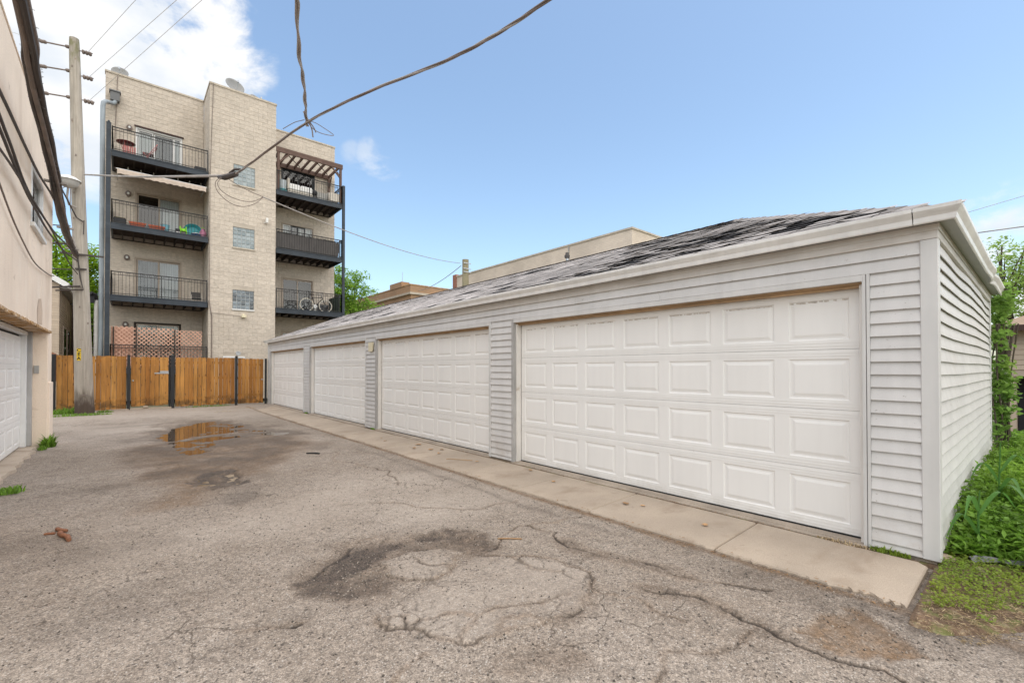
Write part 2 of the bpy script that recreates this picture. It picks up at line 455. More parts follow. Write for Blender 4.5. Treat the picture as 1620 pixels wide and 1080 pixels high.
def water_mat():
    b = NB('muddy_water')
    b.set(b.p.inputs['Base Color'], (0.075, 0.052, 0.033))
    b.p.inputs['Roughness'].default_value = 0.06
    b.p.inputs['Specular IOR Level'].default_value = 0.5
    b.p.inputs['Coat Weight'].default_value = 0.05
    b.p.inputs['Coat Roughness'].default_value = 0.02
    b.bump(b.noise(5, 2), 0.03, 0.004)
    return b.m


def mud_mat():
    b = NB('silty_water')
    b.set(b.p.inputs['Base Color'], (0.23, 0.17, 0.11))
    b.p.inputs['Roughness'].default_value = 0.12
    return b.m


MT['water'] = water_mat()
MT['silt'] = mud_mat()


def asphalt_mat():
    b = NB('old_asphalt')
    m = b.attr('mask')
    sep = b.n.new('ShaderNodeSeparateColor')
    b.l.new(m.outputs['Color'], sep.inputs[0])
    wet, dirt, crack = sep.outputs[0], sep.outputs[1], sep.outputs[2]
    pale = b.attr('pale').outputs['Fac']
    big = b.noise(0.55, 6, 0.6)
    base = b.mix(b.rng(big, 0.3, 0.7), (0.262, 0.216, 0.173), (0.338, 0.288, 0.240))
    base = b.mix(b.rng(b.noise((2.2, 0.8, 1), 5, 0.6), 0.5, 0.8, 0, 0.45), base, (0.25, 0.20, 0.155))
    wear = b.noise(3.2, 9, 0.72)
    base = b.mix(b.rng(wear, 0.47, 0.70, 0, 0.55), base, (0.185, 0.145, 0.112))
    base = b.gain(base, b.rng(b.noise(13, 6, 0.7), 0.3, 0.7, 0.86, 1.14))
    st = b.voro(150)
    st2 = b.voro(75)
    v = b.n.new('ShaderNodeSeparateColor')
    b.l.new(st.outputs['Color'], v.inputs[0])
    v2 = b.n.new('ShaderNodeSeparateColor')
    b.l.new(st2.outputs['Color'], v2.inputs[0])
    g = b.math('MULTIPLY', b.rng(v.outputs[0], 0, 1, 0.76, 1.24), b.rng(v2.outputs[0], 0.0, 1, 0.88, 1.12))
    g = b.math('MULTIPLY', g, b.rng(b.noise(38, 4, 0.7), 0.3, 0.7, 0.78, 1.22))
    col = b.gain(base, g)
    # pits between the stones
    col = b.mix(b.rng(st.outputs['Distance'], 0.5, 0.85, 0, 0.55), col, (0.085, 0.065, 0.05))
    col = b.mix(b.rng(v.outputs[1], 0.94, 0.97, 0, 0.7), col, (0.52, 0.48, 0.43))
    col = b.mix(b.rng(v2.outputs[1], 0.95, 0.97, 0, 0.7), col, (0.06, 0.05, 0.045))
    col = b.mix(b.math('MULTIPLY', pale, 0.55), col, b.gain((0.46, 0.40, 0.34), b.rng(b.noise(50, 3), 0.3, 0.7, 0.85, 1.15)))
    dn = b.rng(b.noise(11, 5), 0.3, 0.7, 0.55, 1.0)
    col = b.mix(b.math('MULTIPLY', dirt, dn), col, b.gain((0.185, 0.118, 0.068), g))
    col = b.mix(b.math('MULTIPLY', wet, 0.9), col, b.gain((0.052, 0.039, 0.030), b.rng(v.outputs[0], 0, 1, 0.3, 2.2)))
    # hairline cracks of the old surface
    vd = b.n.new('ShaderNodeTexVoronoi')
    vd.feature = 'DISTANCE_TO_EDGE'
    vd.inputs['Scale'].default_value = 1.0
    nz = b.n.new('ShaderNodeTexNoise')
    nz.inputs['Scale'].default_value = 7
    nz.inputs['Detail'].default_value = 4
    b.l.new(b.pos, nz.inputs['Vector'])
    ad = b.n.new('ShaderNodeMixRGB')
    ad.blend_type = 'LINEAR_LIGHT'
    ad.inputs[0].default_value = 0.25
    b.l.new(b.scaled(2.6), ad.inputs[1])
    b.l.new(nz.outputs['Color'], ad.inputs[2])
    b.l.new(ad.outputs[0], vd.inputs['Vector'])
    hair = b.math('MULTIPLY', b.rng(vd.outputs['Distance'], 0.003, 0.014, 1, 0), b.rng(b.noise(0.9, 3), 0.46, 0.60, 0, 0.75))
    col = b.mix(hair, col, (0.075, 0.058, 0.045))
    col = b.mix(crack, col, (0.035, 0.027, 0.021))
    b.set(b.p.inputs['Base Color'], col)
    b.set(b.p.inputs['Roughness'], b.math('SUBTRACT', 0.92, b.math('MULTIPLY', wet, 0.32)))
    b.p.inputs['Specular IOR Level'].default_value = 0.3
    h = b.math('ADD', b.math('MULTIPLY', st.outputs['Distance'], -0.8), b.math('MULTIPLY', b.noise(45, 4, 0.7), 1.2))
    h = b.math('SUBTRACT', h, b.math('MULTIPLY', hair, 1.0))
    b.bump(h, 0.55, 0.006)
    return b.m


MT['asphalt'] = asphalt_mat()


def brick_tex_mat(name, c1, c2, mortar, bw, bh):
    """brick courses for walls too far away to tell the bricks apart"""
    b = NB(name)
    t = b.n.new('ShaderNodeTexBrick')
    t.inputs['Color1'].default_value = (*c1, 1)
    t.inputs['Color2'].default_value = (*c2, 1)
    t.inputs['Mortar'].default_value = (*mortar, 1)
    t.inputs['Scale'].default_value = 1
    t.inputs['Mortar Size'].default_value = 0.008
    t.inputs['Brick Width'].default_value = bw
    t.inputs['Row Height'].default_value = bh
    sx = b.n.new('ShaderNodeSeparateXYZ')
    b.l.new(b.pos, sx.inputs[0])
    cx = b.n.new('ShaderNodeCombineXYZ')
    b.l.new(b.math('ADD', sx.outputs[0], sx.outputs[1]), cx.inputs[0])
    b.l.new(sx.outputs[2], cx.inputs[1])
    b.l.new(cx.outputs[0], t.inputs['Vector'])
    col = b.gain(t.outputs['Color'], b.rng(b.noise(0.6, 5), 0.3, 0.7, 0.88, 1.1))
    b.set(b.p.inputs['Base Color'], col)
    b.p.inputs['Roughness'].default_value = 0.9
    return b.m


MT['brick_cream'] = brick_tex_mat('cream_brick', (0.66, 0.57, 0.47), (0.60, 0.51, 0.42), (0.55, 0.47, 0.39), 0.21, 0.075)
MT['brick_brown'] = brick_tex_mat('brown_brick', (0.42, 0.25, 0.14), (0.36, 0.22, 0.13), (0.30, 0.22, 0.15), 0.21, 0.075)
MT['brick_red'] = brick_tex_mat('red_brick', (0.38, 0.14, 0.09), (0.32, 0.12, 0.08), (0.3, 0.22, 0.17), 0.21, 0.075)


# ------------------------------------------------------------------ helpers: geometry
class MB:
    """collects shapes and links them as one mesh object"""

    def __init__(self):
        self.v = []
        self.f = []
        self.r = []

    def add(self, vs, fs, r=0.5):
        k = len(self.v)
        self.v.extend(vs)
        self.f.extend(tuple(i + k for i in f) for f in fs)
        self.r.extend([r] * len(fs))
        return self

    def box(self, x0, x1, y0, y1, z0, z1, r=0.5):
        return self.add([(x0, y0, z0), (x1, y0, z0), (x1, y1, z0), (x0, y1, z0), (x0, y0, z1), (x1, y0, z1), (x1, y1, z1), (x0, y1, z1)],
                        [(0, 3, 2, 1), (4, 5, 6, 7), (0, 1, 5, 4), (1, 2, 6, 5), (2, 3, 7, 6), (3, 0, 4, 7)], r)

    def quad(self, a, b, c, d, r=0.5):
        return self.add([a, b, c, d], [(0, 1, 2, 3)], r)

    def bar(self, a, b, w, h, up=(0, 0, 1), r=0.5):
        """square bar from a to b"""
        a, b = Vector(a), Vector(b)
        t = (b - a).normalized()
        u = Vector(up)
        s = t.cross(u)
        if s.length < 1e-4:
            s = t.cross(Vector((0, 1, 0)))
        s.normalize()
        u = s.cross(t).normalized()
        vs = []
        for p in (a, b):
            for i, j in ((-1, -1), (1, -1), (1, 1), (-1, 1)):
                vs.append(tuple(p + s * (i * w / 2) + u * (j * h / 2)))
        return self.add(vs, [(3, 2, 1, 0), (4, 5, 6, 7), (0, 1, 5, 4), (1, 2, 6, 5), (2, 3, 7, 6), (3, 0, 4, 7)], r)

    def tube(self, path, rad, n=6, cap=True, r=0.5):
        path = [Vector(p) for p in path]
        m = len(path)
        rads = rad if isinstance(rad, (list, tuple)) else [rad] * m
        vs, fs = [], []
        ref = None
        for i, p in enumerate(path):
            t = (path[min(i + 1, m - 1)] - path[max(i - 1, 0)]).normalized()
            if ref is None:
                ref = Vector((0, 0, 1)) if abs(t.z) < 0.9 else Vector((1, 0, 0))
            s = t.cross(ref).normalized()
            u = s.cross(t).normalized()
            ref = u
            for k in range(n):
                a = 2 * math.pi * k / n
                vs.append(tuple(p + (s * math.cos(a) + u * math.sin(a)) * rads[i]))
        for i in range(m - 1):
            for k in range(n):
                k2 = (k + 1) % n
                fs.append((i * n + k, i * n + k2, (i + 1) * n + k2, (i + 1) * n + k))
        if cap:
            fs.append(tuple(range(n - 1, -1, -1)))
            fs.append(tuple((m - 1) * n + k for k in range(n)))
        return self.add(vs, fs, r)

    def lathe(self, prof, c=(0, 0, 0), n=20, axis=Matrix.Identity(3), r=0.5):
        vs, fs = [], []
        for (rr, z) in prof:
            for k in range(n):
                a = 2 * math.pi * k / n
                vs.append(tuple(Vector(c) + axis @ Vector((rr * math.cos(a), rr * math.sin(a), z))))
        for i in range(len(prof) - 1):
            for k in range(n):
                k2 = (k + 1) % n
                fs.append((i * n + k, i * n + k2, (i + 1) * n + k2, (i + 1) * n + k))
        return self.add(vs, fs, r)

    def build(self, name, m, parent=None, bevel=0.0, smooth=False, rattr=False, kind=None):
        me = bpy.data.meshes.new(name)
        me.from_pydata(self.v, [], self.f)
        me.materials.append(m)
        if rattr:
            a = me.attributes.new('rnd', 'FLOAT', 'FACE')
            a.data.foreach_set('value', np.array(self.r, dtype=np.float32))
        if bevel:
            bm = bmesh.new()
            bm.from_mesh(me)
            bmesh.ops.bevel(bm, geom=list(bm.edges), offset=bevel, segments=1, affect='EDGES', clamp_overlap=True)
            bm.to_mesh(me)
            bm.free()
        if smooth:
            me.polygons.foreach_set('use_smooth', [True] * len(me.polygons))
            try:
                me.set_sharp_from_angle(angle=math.radians(40))
            except Exception:
                pass
        return link(name, me, parent, kind)


def link(name, me, parent=None, kind=None):
    o = bpy.data.objects.new(name, me)
    COL.objects.link(o)
    if parent is not None:
        hang(o, parent)
    if kind:
        o['kind'] = kind
    return o


def hang(o, parent):
    o.parent = parent
    if parent.type == 'EMPTY':
        o.matrix_parent_inverse = Matrix.Translation(-Vector(parent.location))


def tag(o, label=None, cat=None, group=None, kind=None):
    if label:
        o['label'] = label
    if cat:
        o['category'] = cat
    if group:
        o['group'] = group
    if kind:
        o['kind'] = kind
    return o


def thing(name, label, cat, loc, group=None):
    o = bpy.data.objects.new(name, None)
    o.empty_display_size = 0.2
    COL.objects.link(o)
    o.location = loc
    return tag(o, label, cat, group)


def np_mesh(name, V, F, m, parent=None, rnd=None, kind=None, smooth=False):
    """V (n,3), F (k,3 or 4) numpy arrays to an object"""
    me = bpy.data.meshes.new(name)
    k, s = F.shape
    me.vertices.add(len(V))
    me.vertices.foreach_set('co', np.ascontiguousarray(V, dtype=np.float32).ravel())
    me.loops.add(k * s)
    me.loops.foreach_set('vertex_index', np.ascontiguousarray(F, dtype=np.int32).ravel())
    me.polygons.add(k)
    me.polygons.foreach_set('loop_start', np.arange(0, k * s, s, dtype=np.int32))
    me.update(calc_edges=True)
    if smooth:
        me.polygons.foreach_set('use_smooth', np.ones(k, dtype=bool))
    if rnd is not None:
        a = me.attributes.new('rnd', 'FLOAT', 'FACE')
        a.data.foreach_set('value', rnd.astype(np.float32))
    me.materials.append(m)
    return link(name, me, parent, kind)


def leaves(name, P, size, m, parent=None, up=0.5, kind=None, aspect=0.55, droop=0.0, seed=1):
    """one mesh of leaf-shaped faces (two triangles folded on the midrib) at points P"""
    g = np.random.default_rng(seed)
    n = len(P)
    nor = g.normal(size=(n, 3))
    nor[:, 2] = np.abs(nor[:, 2]) + up * 2
    nor /= np.linalg.norm(nor, axis=1)[:, None]
    t = g.normal(size=(n, 3))
    t[:, 2] -= droop
    t -= nor * np.sum(t * nor, axis=1)[:, None]
    t /= np.linalg.norm(t, axis=1)[:, None] + 1e-9
    s = np.cross(nor, t)
    L = (size * g.uniform(0.6, 1.3, n))[:, None]
    W = L * aspect
    fold = nor * L * 0.12
    V = np.stack([P - t * L * 0.5, P + s * W * 0.5 + fold - t * L * 0.05, P + t * L * 0.55, P - s * W * 0.5 + fold - t * L * 0.05], axis=1).reshape(-1, 3)
    base = np.arange(n)[:, None] * 4
    F = np.concatenate([base + np.array([[0, 1, 2]]), base + np.array([[0, 2, 3]])], axis=1).reshape(-1, 3)
    r = np.repeat(g.uniform(0, 1, n), 2)
    return np_mesh(name, V, F, m, parent, r, kind)


def vnoise(x, y, seed=0):
    """smooth value noise on numpy arrays, -1..1"""
    xi = np.floor(x).astype(np.int64)
    yi = np.floor(y).astype(np.int64)
    xf = x - xi
    yf = y - yi

    def h(a, b):
        n = (a * 374761393 + b * 668265263 + seed * 1442695041) & 0x7fffffff
        n = ((n ^ (n >> 13)) * 1274126177) & 0x7fffffff
        return ((n ^ (n >> 16)) & 0xffff) / 32767.5 - 1
    u = xf * xf * (3 - 2 * xf)
    w = yf * yf * (3 - 2 * yf)
    return (h(xi, yi) * (1 - u) + h(xi + 1, yi) * u) * (1 - w) + (h(xi, yi + 1) * (1 - u) + h(xi + 1, yi + 1) * u) * w


def fbm(x, y, s, o=4, seed=0):
    t = np.zeros_like(x)
    a = 1.0
    for i in range(o):
        t += a * vnoise(x * s, y * s, seed + i * 17)
        s *= 2.03
        a *= 0.5
    return t / 1.9


def seg_dist(X, Y, pts):
    d = np.full(X.shape, 1e9)
    for (x0, y0), (x1, y1) in zip(pts[:-1], pts[1:]):
        dx, dy = x1 - x0, y1 - y0
        L = dx * dx + dy * dy + 1e-12
        t = np.clip(((X - x0) * dx + (Y - y0) * dy) / L, 0, 1)
        d = np.minimum(d, np.hypot(X - x0 - t * dx, Y - y0 - t * dy))
    return d


def poly_sd(X, Y, pts):
    """signed distance, negative inside"""
    p = list(pts) + [pts[0]]
    d = seg_dist(X, Y, p)
    inside = np.zeros(X.shape, dtype=bool)
    for (x0, y0), (x1, y1) in zip(p[:-1], p[1:]):
        c = ((y0 > Y) != (y1 > Y)) & (X < (x1 - x0) * (Y - y0) / (y1 - y0 + 1e-12) + x0)
        inside ^= c
    return np.where(inside, -d, d)


def sstep(x, a, b):
    t = np.clip((x - a) / (b - a), 0, 1)
    return t * t * (3 - 2 * t)


def rough_line(pts, amp, lev, seed):
    g = random.Random(seed)
    pts = [tuple(p) for p in pts]
    for _ in range(lev):
        q = [pts[0]]
        for a, b in zip(pts[:-1], pts[1:]):
            L = math.hypot(b[0] - a[0], b[1] - a[1])
            q.append(((a[0] + b[0]) / 2 + g.uniform(-1, 1) * amp * L, (a[1] + b[1]) / 2 + g.uniform(-1, 1) * amp * L))
            q.append(b)
        pts = q
    return pts


def sag(a, b, s, n=16):
    a, b = Vector(a), Vector(b)
    return [a.lerp(b, i / n) - Vector((0, 0, s * 4 * (i / n) * (1 - i / n))) for i in range(n + 1)]


def smooth_path(pts, k=5):
    """Catmull-Rom through points"""
    P = [Vector(p) for p in pts]
    P = [P[0] * 2 - P[1]] + P + [P[-1] * 2 - P[-2]]
    out = []
    for i in range(1, len(P) - 2):
        for j in range(k):
            t = j / k
            a, b, c, d = P[i - 1], P[i], P[i + 1], P[i + 2]
            out.append(0.5 * ((2 * b) + (c - a) * t + (2 * a - 5 * b + 4 * c - d) * t * t + (3 * b - a - 3 * c + d) * t ** 3))
    out.append(P[-2])
    return out

# ================================================================== THE SETTING
# ------------------------------------------------------------------ far ground
mb = MB()
mb.quad((-500, -500, -0.14), (500, -500, -0.14), (500, 500, -0.14), (-500, 500, -0.14))
mb.build('ground', MT['ground'], kind='structure')

# ------------------------------------------------------------------ alley: one sheet with potholes, cracks and hollows
xs = np.concatenate([-np.geomspace(26, 2.2, 40), np.arange(-2.19, 3.95, 0.0135), np.linspace(3.95, 4.7, 8)])
ys = [-14.0]
while ys[-1] < -0.9:
    ys.append(ys[-1] + max(0.05, 0.12 * abs(ys[-1] + 0.9)))
while ys[-1] < 21.6:
    d = math.hypot(ys[-1], 1.2)
    ys.append(ys[-1] + 0.0125 * max(1.0, d / 3.0) ** 1.25)
ys = np.array(ys)
X, Y = np.meshgrid(xs, ys)
Z = -0.05 + 0.055 * sstep(Y, 16.5, 20.5) + 0.010 * fbm(X, Y, 0.5, 3, 1) + 0.0035 * fbm(X, Y, 5, 3, 2)
fine = fbm(X, Y, 28, 3, 3)
Z += 0.0028 * fine
n1 = fbm(X, Y, 1.6, 4, 5)
n2 = fbm(X, Y, 5.0, 4, 9)
n3 = fbm(X, Y, 14.0, 3, 12)
wet = np.zeros_like(X)
dirt = np.zeros_like(X)
crack = np.zeros_like(X)
pale = np.zeros_like(X)

WATER_Z = -0.083
pool = [(0.45, 12.6), (1.0, 14.7), (1.55, 15.6), (2.05, 15.9), (2.42, 14.7), (2.75, 12.7), (3.15, 11.5), (2.75, 11.2), (2.2, 11.7),
        (1.75, 11.4), (1.45, 10.6), (1.15, 9.75), (0.8, 9.7), (0.75, 10.8), (0.55, 11.6)]
sd = poly_sd(X, Y, pool)
hollow = sstep(-sd + 0.12 * n2, -0.25, 0.28)
bars = fbm(X * 0.9 + 0.25 * Y, Y * 0.75, 1.0, 3, 37)
Z -= hollow * (0.034 + 0.036 * bars + 0.018 * n2 + 0.008 * n3)
bar_dry = sstep(0.16 - seg_dist(X, Y, [(1.0, 11.9), (1.45, 12.3), (2.0, 12.4), (2.6, 12.1)]) + 0.10 * n2, 0.0, 0.14)
Z += 0.03 * bar_dry * hollow
wide = [(0.2, 6.4), (0.0, 8.8), (0.1, 11.5), (0.2, 13.2), (1.0, 15.6), (2.0, 16.6), (2.7, 14.5), (3.3, 11.9), (3.25, 9.6), (2.7, 8.6), (2.0, 7.4), (1.4, 6.5), (0.8, 6.2)]
sdw = poly_sd(X, Y, wide)
around = sstep(-sdw + 0.55 * n1, -0.25, 0.6)
wet = np.maximum(wet, 0.72 * around * np.clip(0.55 + 1.1 * n1 + 0.6 * n2, 0, 1))
dirt = np.maximum(dirt, around * np.clip(0.50 + 1.0 * fbm(X, Y * 1.4, 0.9, 4, 21), 0, 0.8))
wet = np.maximum(wet, 0.62 * sstep(WATER_Z + 0.034 + 0.012 * n2 - Z, 0.0, 0.024) * (hollow > 0.05))
# second pothole with silty water
hole = [(0.66, 7.1), (0.74, 7.6), (0.95, 7.85), (1.25, 7.75), (1.30, 7.3), (1.18, 6.85), (0.85, 6.75)]
sh = poly_sd(X, Y, hole)
h2 = sstep(-sh + 0.10 * n2, -0.05, 0.12)
Z -= h2 * (0.036 + 0.016 * n3 + 0.022 * n2)
wet = np.maximum(wet, h2 * np.clip(0.9 + 0.8 * n2, 0.2, 1))
for bl in ([(0.72, 7.55), (0.85, 7.9), (1.25, 7.95), (1.30, 7.75), (1.0, 7.65)], [(1.05, 6.75), (1.12, 7.0), (1.32, 7.05), (1.30, 6.8)], [(0.62, 7.2), (0.66, 7.4), (0.78, 7.3)]):
    hm = sstep(-poly_sd(X, Y, bl) + 0.06 * n2 + 0.03 * n3, -0.02, 0.05)
    wet = np.maximum(wet, hm)
    Z -= 0.012 * hm
dirt = np.maximum(dirt, 0.75 * sstep(-poly_sd(X, Y, [(0.1, 6.0), (0.3, 7.6), (1.4, 8.6), (2.0, 9.0), (2.1, 8.2), (1.2, 6.9), (0.7, 5.9)]) + 0.3 * n1, -0.15, 0.3))
wet = np.maximum(wet, 0.45 * sstep(-poly_sd(X, Y, [(0.75, 5.9), (0.9, 6.35), (1.3, 6.5), (1.25, 6.0), (0.95, 5.7)]) + 0.12 * n2, -0.05, 0.1))
# worn dark hollow in front of the second door, with its light old patch
dk = [(0.96, 3.42), (1.20, 3.60), (1.45, 3.84), (1.75, 3.86), (1.95, 3.74), (2.25, 3.42), (2.38, 3.12), (2.20, 2.98), (2.05, 3.15), (1.75, 3.35), (1.52, 3.32),
      (1.44, 3.02), (1.30, 2.93), (1.12, 2.95)]
s1 = poly_sd(X, Y, dk)
m1 = sstep(-s1 + 0.09 * n2 + 0.04 * n3, -0.08, 0.09)
core = sstep(-poly_sd(X, Y, [(1.05, 3.38), (1.25, 3.52), (1.5, 3.74), (1.72, 3.76), (1.9, 3.62), (1.62, 3.46), (1.45, 3.36), (1.22, 3.30)]) + 0.05 * n2, -0.03, 0.05)
core2 = sstep(-poly_sd(X, Y, [(1.95, 3.62), (2.05, 3.68), (2.18, 3.52), (2.08, 3.46)]) + 0.05 * n2, -0.03, 0.05)
Z -= 0.014 * m1 + 0.018 * core + 0.014 * core2 - (0.5 * m1 + 0.8 * core) * 0.009 * fbm(X, Y, 26, 3, 15)
wet = np.maximum(wet, np.clip(m1 * (0.46 + 0.5 * n2 + 0.25 * n3) + 0.75 * core + 0.65 * core2, 0, 1))
lobe = sstep(-poly_sd(X, Y, [(0.90, 3.42), (1.20, 3.36), (1.45, 3.12), (1.42, 2.92), (1.25, 2.86), (1.05, 2.92), (0.93, 3.12)]) + 0.09 * n2 + 0.05 * n3, -0.08, 0.08)
lobe2 = sstep(-poly_sd(X, Y, [(1.95, 3.72), (2.35, 3.62), (2.48, 3.25), (2.35, 2.98), (2.2, 3.05), (2.15, 3.35)]) + 0.09 * n2 + 0.05 * n3, -0.08, 0.08)
wet = np.maximum(wet, np.clip(lobe * (0.85 + 0.5 * n3) + lobe2 * (0.70 + 0.6 * n3), 0, 1))
dirt = np.maximum(dirt, 0.5 * np.maximum(lobe, lobe2))
m1b = sstep(-s1 + 0.16 * n2 + 0.10 * n1, -0.22, 0.10)
wet = np.maximum(wet, np.clip(m1b * (0.40 + 0.45 * n3), 0, 1))
dirt = np.maximum(dirt, m1b * 0.45)
for pts, wdt, am in (([(2.68, 1.80), (2.83, 1.5), (2.84, 1.28)], 0.07, 0.5), ([(2.81, 1.15), (2.77, 0.85), (2.79, 0.66)], 0.06, 0.35), ([(2.88, 2.68), (2.86, 2.5), (2.98, 2.15), (3.08, 1.7)], 0.09, 0.45), ([(2.40, 1.98), (2.2, 1.88), (1.95, 1.86)], 0.06, 0.35), ([(1.55, 1.75), (1.75, 1.6)], 0.10, 0.35), ([(0.5, 2.97), (0.8, 2.84)], 0.035, 0.5)):
    dd = seg_dist(X, Y, pts)
    wet = np.maximum(wet, am * sstep(wdt - dd + 0.06 * n2 + 0.03 * n3, -0.02, 0.07) * np.clip(0.7 + 0.9 * n3, 0, 1))
    dirt = np.maximum(dirt, 0.6 * am * sstep(wdt * 1.8 - dd + 0.06 * n2, 0, 0.1))
lp = [(1.50, 3.33), (1.455, 3.10), (1.52, 2.92), (1.68, 2.82), (1.90, 2.90), (2.12, 3.08), (2.02, 3.28), (1.80, 3.38)]
s2 = poly_sd(X, Y, lp)
m2 = sstep(-s2 + 0.025 * n2, -0.01, 0.02)
pale = np.maximum(pale, m2 * (0.42 + 0.5 * n2))
wet *= 1 - 0.9 * m2
dirt *= 1 - 0.8 * m2
Z += 0.010 * m2
ring = [(1.17, 2.62), (1.15, 2.45), (1.24, 2.40), (1.33, 2.18), (1.40, 2.06), (1.60, 1.98), (1.88, 1.91), (2.14, 1.86), (2.38, 1.97), (2.60, 2.18), (2.58, 2.48), (2.32, 2.78), (2.12, 2.95)]
s3 = poly_sd(X, Y, ring)
pale = np.maximum(pale, (0.40 + 0.4 * n1 + 0.2 * n2) * sstep(-s3 + 0.05 * n2, -0.02, 0.06))
Z += 0.007 * sstep(-s3 + 0.02 * n3, -0.01, 0.02)
# brown silt by the corner of the apron
si = [(2.84, 0.72), (2.90, 0.93), (3.08, 0.93), (3.22, 0.86), (3.44, 0.78), (3.40, 0.60), (3.16, 0.44), (2.95, 0.50)]
s4 = poly_sd(X, Y, si)
m4 = sstep(-s4 + 0.07 * n2 + 0.05 * n3, -0.03, 0.03)
dirt = np.maximum(dirt, 0.95 * m4 * np.clip(0.95 + 0.5 * n3, 0, 1))
Z -= 0.012 * m4
s5 = seg_dist(X, Y, [(3.60, 0.85), (3.50, 0.66), (3.44, 0.50), (3.50, 0.34)])
wet = np.maximum(wet, 0.8 * sstep(0.13 - s5 + 0.06 * n2, 0, 0.1) * np.clip(0.6 + n3, 0, 1))
# dark smears and litter line along the apron
wet = np.maximum(wet, 0.55 * sstep(0.10 - np.abs(X - 3.36 - 0.10 * n1) + 0.05 * n2, 0, 0.14) * sstep(fbm(X, Y, 0.55, 2, 41), -0.12, 0.3) * (Y < 9))
wet = np.maximum(wet, (0.30 + 0.3 * n2 + 0.2 * n3) * sstep(X + 0.10 * n1, 3.05, 3.35) * sstep(2.3 - Y + 0.4 * n1, 0, 0.9))
dirt = np.maximum(dirt, 0.8 * sstep(0.06 - np.abs(X - 3.63) + 0.03 * n2, -0.02, 0.05) * (Y < 20))
for bl in ([(1.55, 1.55), (1.75, 1.75), (1.95, 1.62), (1.75, 1.42)], [(0.45, 2.8), (0.6, 3.0), (0.85, 2.9), (0.65, 2.74)], [(-0.9, 7.6), (-0.3, 7.9), (0.3, 7.7), (-0.2, 7.4)],
           [(-0.7, 15.4), (0.3, 15.7), (0.9, 15.5), (0.2, 15.1)], [(2.5, 9.0), (3.0, 9.8), (3.2, 9.2), (2.8, 8.6)]):
    wet = np.maximum(wet, 0.30 * sstep(-poly_sd(X, Y, bl) + 0.22 * n2, -0.1, 0.15))
wet = np.maximum(wet, 0.30 * np.clip(0.5 + n1 + 0.6 * n2, 0, 1) * sstep(-poly_sd(X, Y, [(-0.9, 6.0), (0.2, 5.2), (0.55, 3.8), (0.3, 2.8), (-0.4, 3.0), (-0.9, 4.2)]) + 0.4 * n1, -0.2, 0.35))
pale = np.maximum(pale, 0.7 * sstep(fbm(X, Y, 0.4, 3, 77), 0.02, 0.5) * (1 - around))
pale = np.maximum(pale, 0.8 * sstep(Y + 0.8 * n1, 16.6, 18.0) * (0.8 + 0.4 * n1))
# cracks: grooves in the sheet
CRACKS = [(ring, 0.0065, 0.75), ([(2.68, 1.78), (2.81, 1.56), (2.84, 1.32), (2.80, 1.08), (2.76, 0.88), (2.78, 0.69), (2.86, 0.52), (2.9, 0.2)], 0.0085, 0.95),
          ([(2.92, 3.23), (3.02, 2.91), (2.83, 2.59), (2.92, 2.26), (3.07, 1.91), (3.11, 1.54), (3.3, 1.2)], 0.010, 0.9),
          ([(0.50, 2.98), (0.57, 2.94), (0.69, 2.88), (0.80, 2.83)], 0.010, 1.0), (lp + [lp[0]], 0.006, 0.75),
          ([(2.12, 2.95), (2.4, 3.0), (2.92, 3.23)], 0.006, 0.7), ([(3.55, 3.03), (3.2, 3.08), (2.92, 3.23)], 0.007, 0.8),
          ([(1.40, 2.06), (1.62, 2.22), (1.95, 2.12), (2.25, 2.05)], 0.005, 0.7), ([(1.24, 2.40), (1.5, 2.36), (1.62, 2.22)], 0.005, 0.6),
          ([(1.60, 1.98), (1.72, 2.10), (1.88, 2.02), (1.88, 1.91)], 0.005, 0.7), ([(2.32, 2.78), (2.30, 2.5), (2.45, 2.3)], 0.004, 0.5),
          ([(1.15, 2.45), (1.2, 2.56), (1.3, 2.5), (1.24, 2.4)], 0.006, 0.8), ([(1.05, 3.42), (1.3, 3.62), (1.55, 3.86), (1.9, 3.83)], 0.009, 0.8),
          ([(1.75, 3.22), (1.78, 3.02), (1.86, 2.98), (1.88, 2.9)], 0.006, 0.8), ([(2.9, 8.3), (2.6, 7.4), (2.9, 6.5), (2.7, 5.4)], 0.010, 0.7),
          ([(0.4, 1.9), (0.6, 2.05), (0.95, 2.0), (1.2, 2.1)], 0.005, 0.5), ([(2.1, 4.9), (2.5, 4.3), (2.92, 3.9), (3.4, 3.9)], 0.006, 0.6),
          ([(1.9, 1.2), (2.2, 1.3), (2.45, 1.1), (2.7, 1.1)], 0.005, 0.6), ([(2.38, 1.97), (2.55, 1.7), (2.52, 1.4)], 0.005, 0.6),
          ([(-1.2, 16.6), (0.0, 16.3), (1.0, 16.6)], 0.02, 0.5)]
# alligator cracking along the rim of the old patch: edges of random cells
rv = np.random.default_rng(5)
bb = (X > 0.9) & (X < 2.9) & (Y > 1.6) & (Y < 4.1)
cells = np.stack([rv.uniform(0.9, 2.9, 150), rv.uniform(1.6, 4.1, 150)], -1)
xb, yb = X[bb] + 0.03 * n2[bb], Y[bb] + 0.03 * n3[bb]
f1 = np.full(xb.shape, 9.0)
f2 = np.full(xb.shape, 9.0)
for cx_, cy_ in cells:
    dd = np.hypot(xb - cx_, yb - cy_)
    f2 = np.where(dd < f1, f1, np.minimum(f2, dd))
    f1 = np.minimum(f1, dd)
rim = np.maximum(sstep(0.20 - np.abs(s3[bb] + 0.07), 0.0, 0.12), 0.9 * sstep(0.16 - np.abs(s2[bb]), 0, 0.1))
c = sstep(0.0045 - (f2 - f1), -0.006, 0.003) * rim * np.clip(0.22 + 1.2 * n1[bb] + 0.9 * n2[bb], 0, 0.55)
crack[bb] = np.maximum(crack[bb], c)
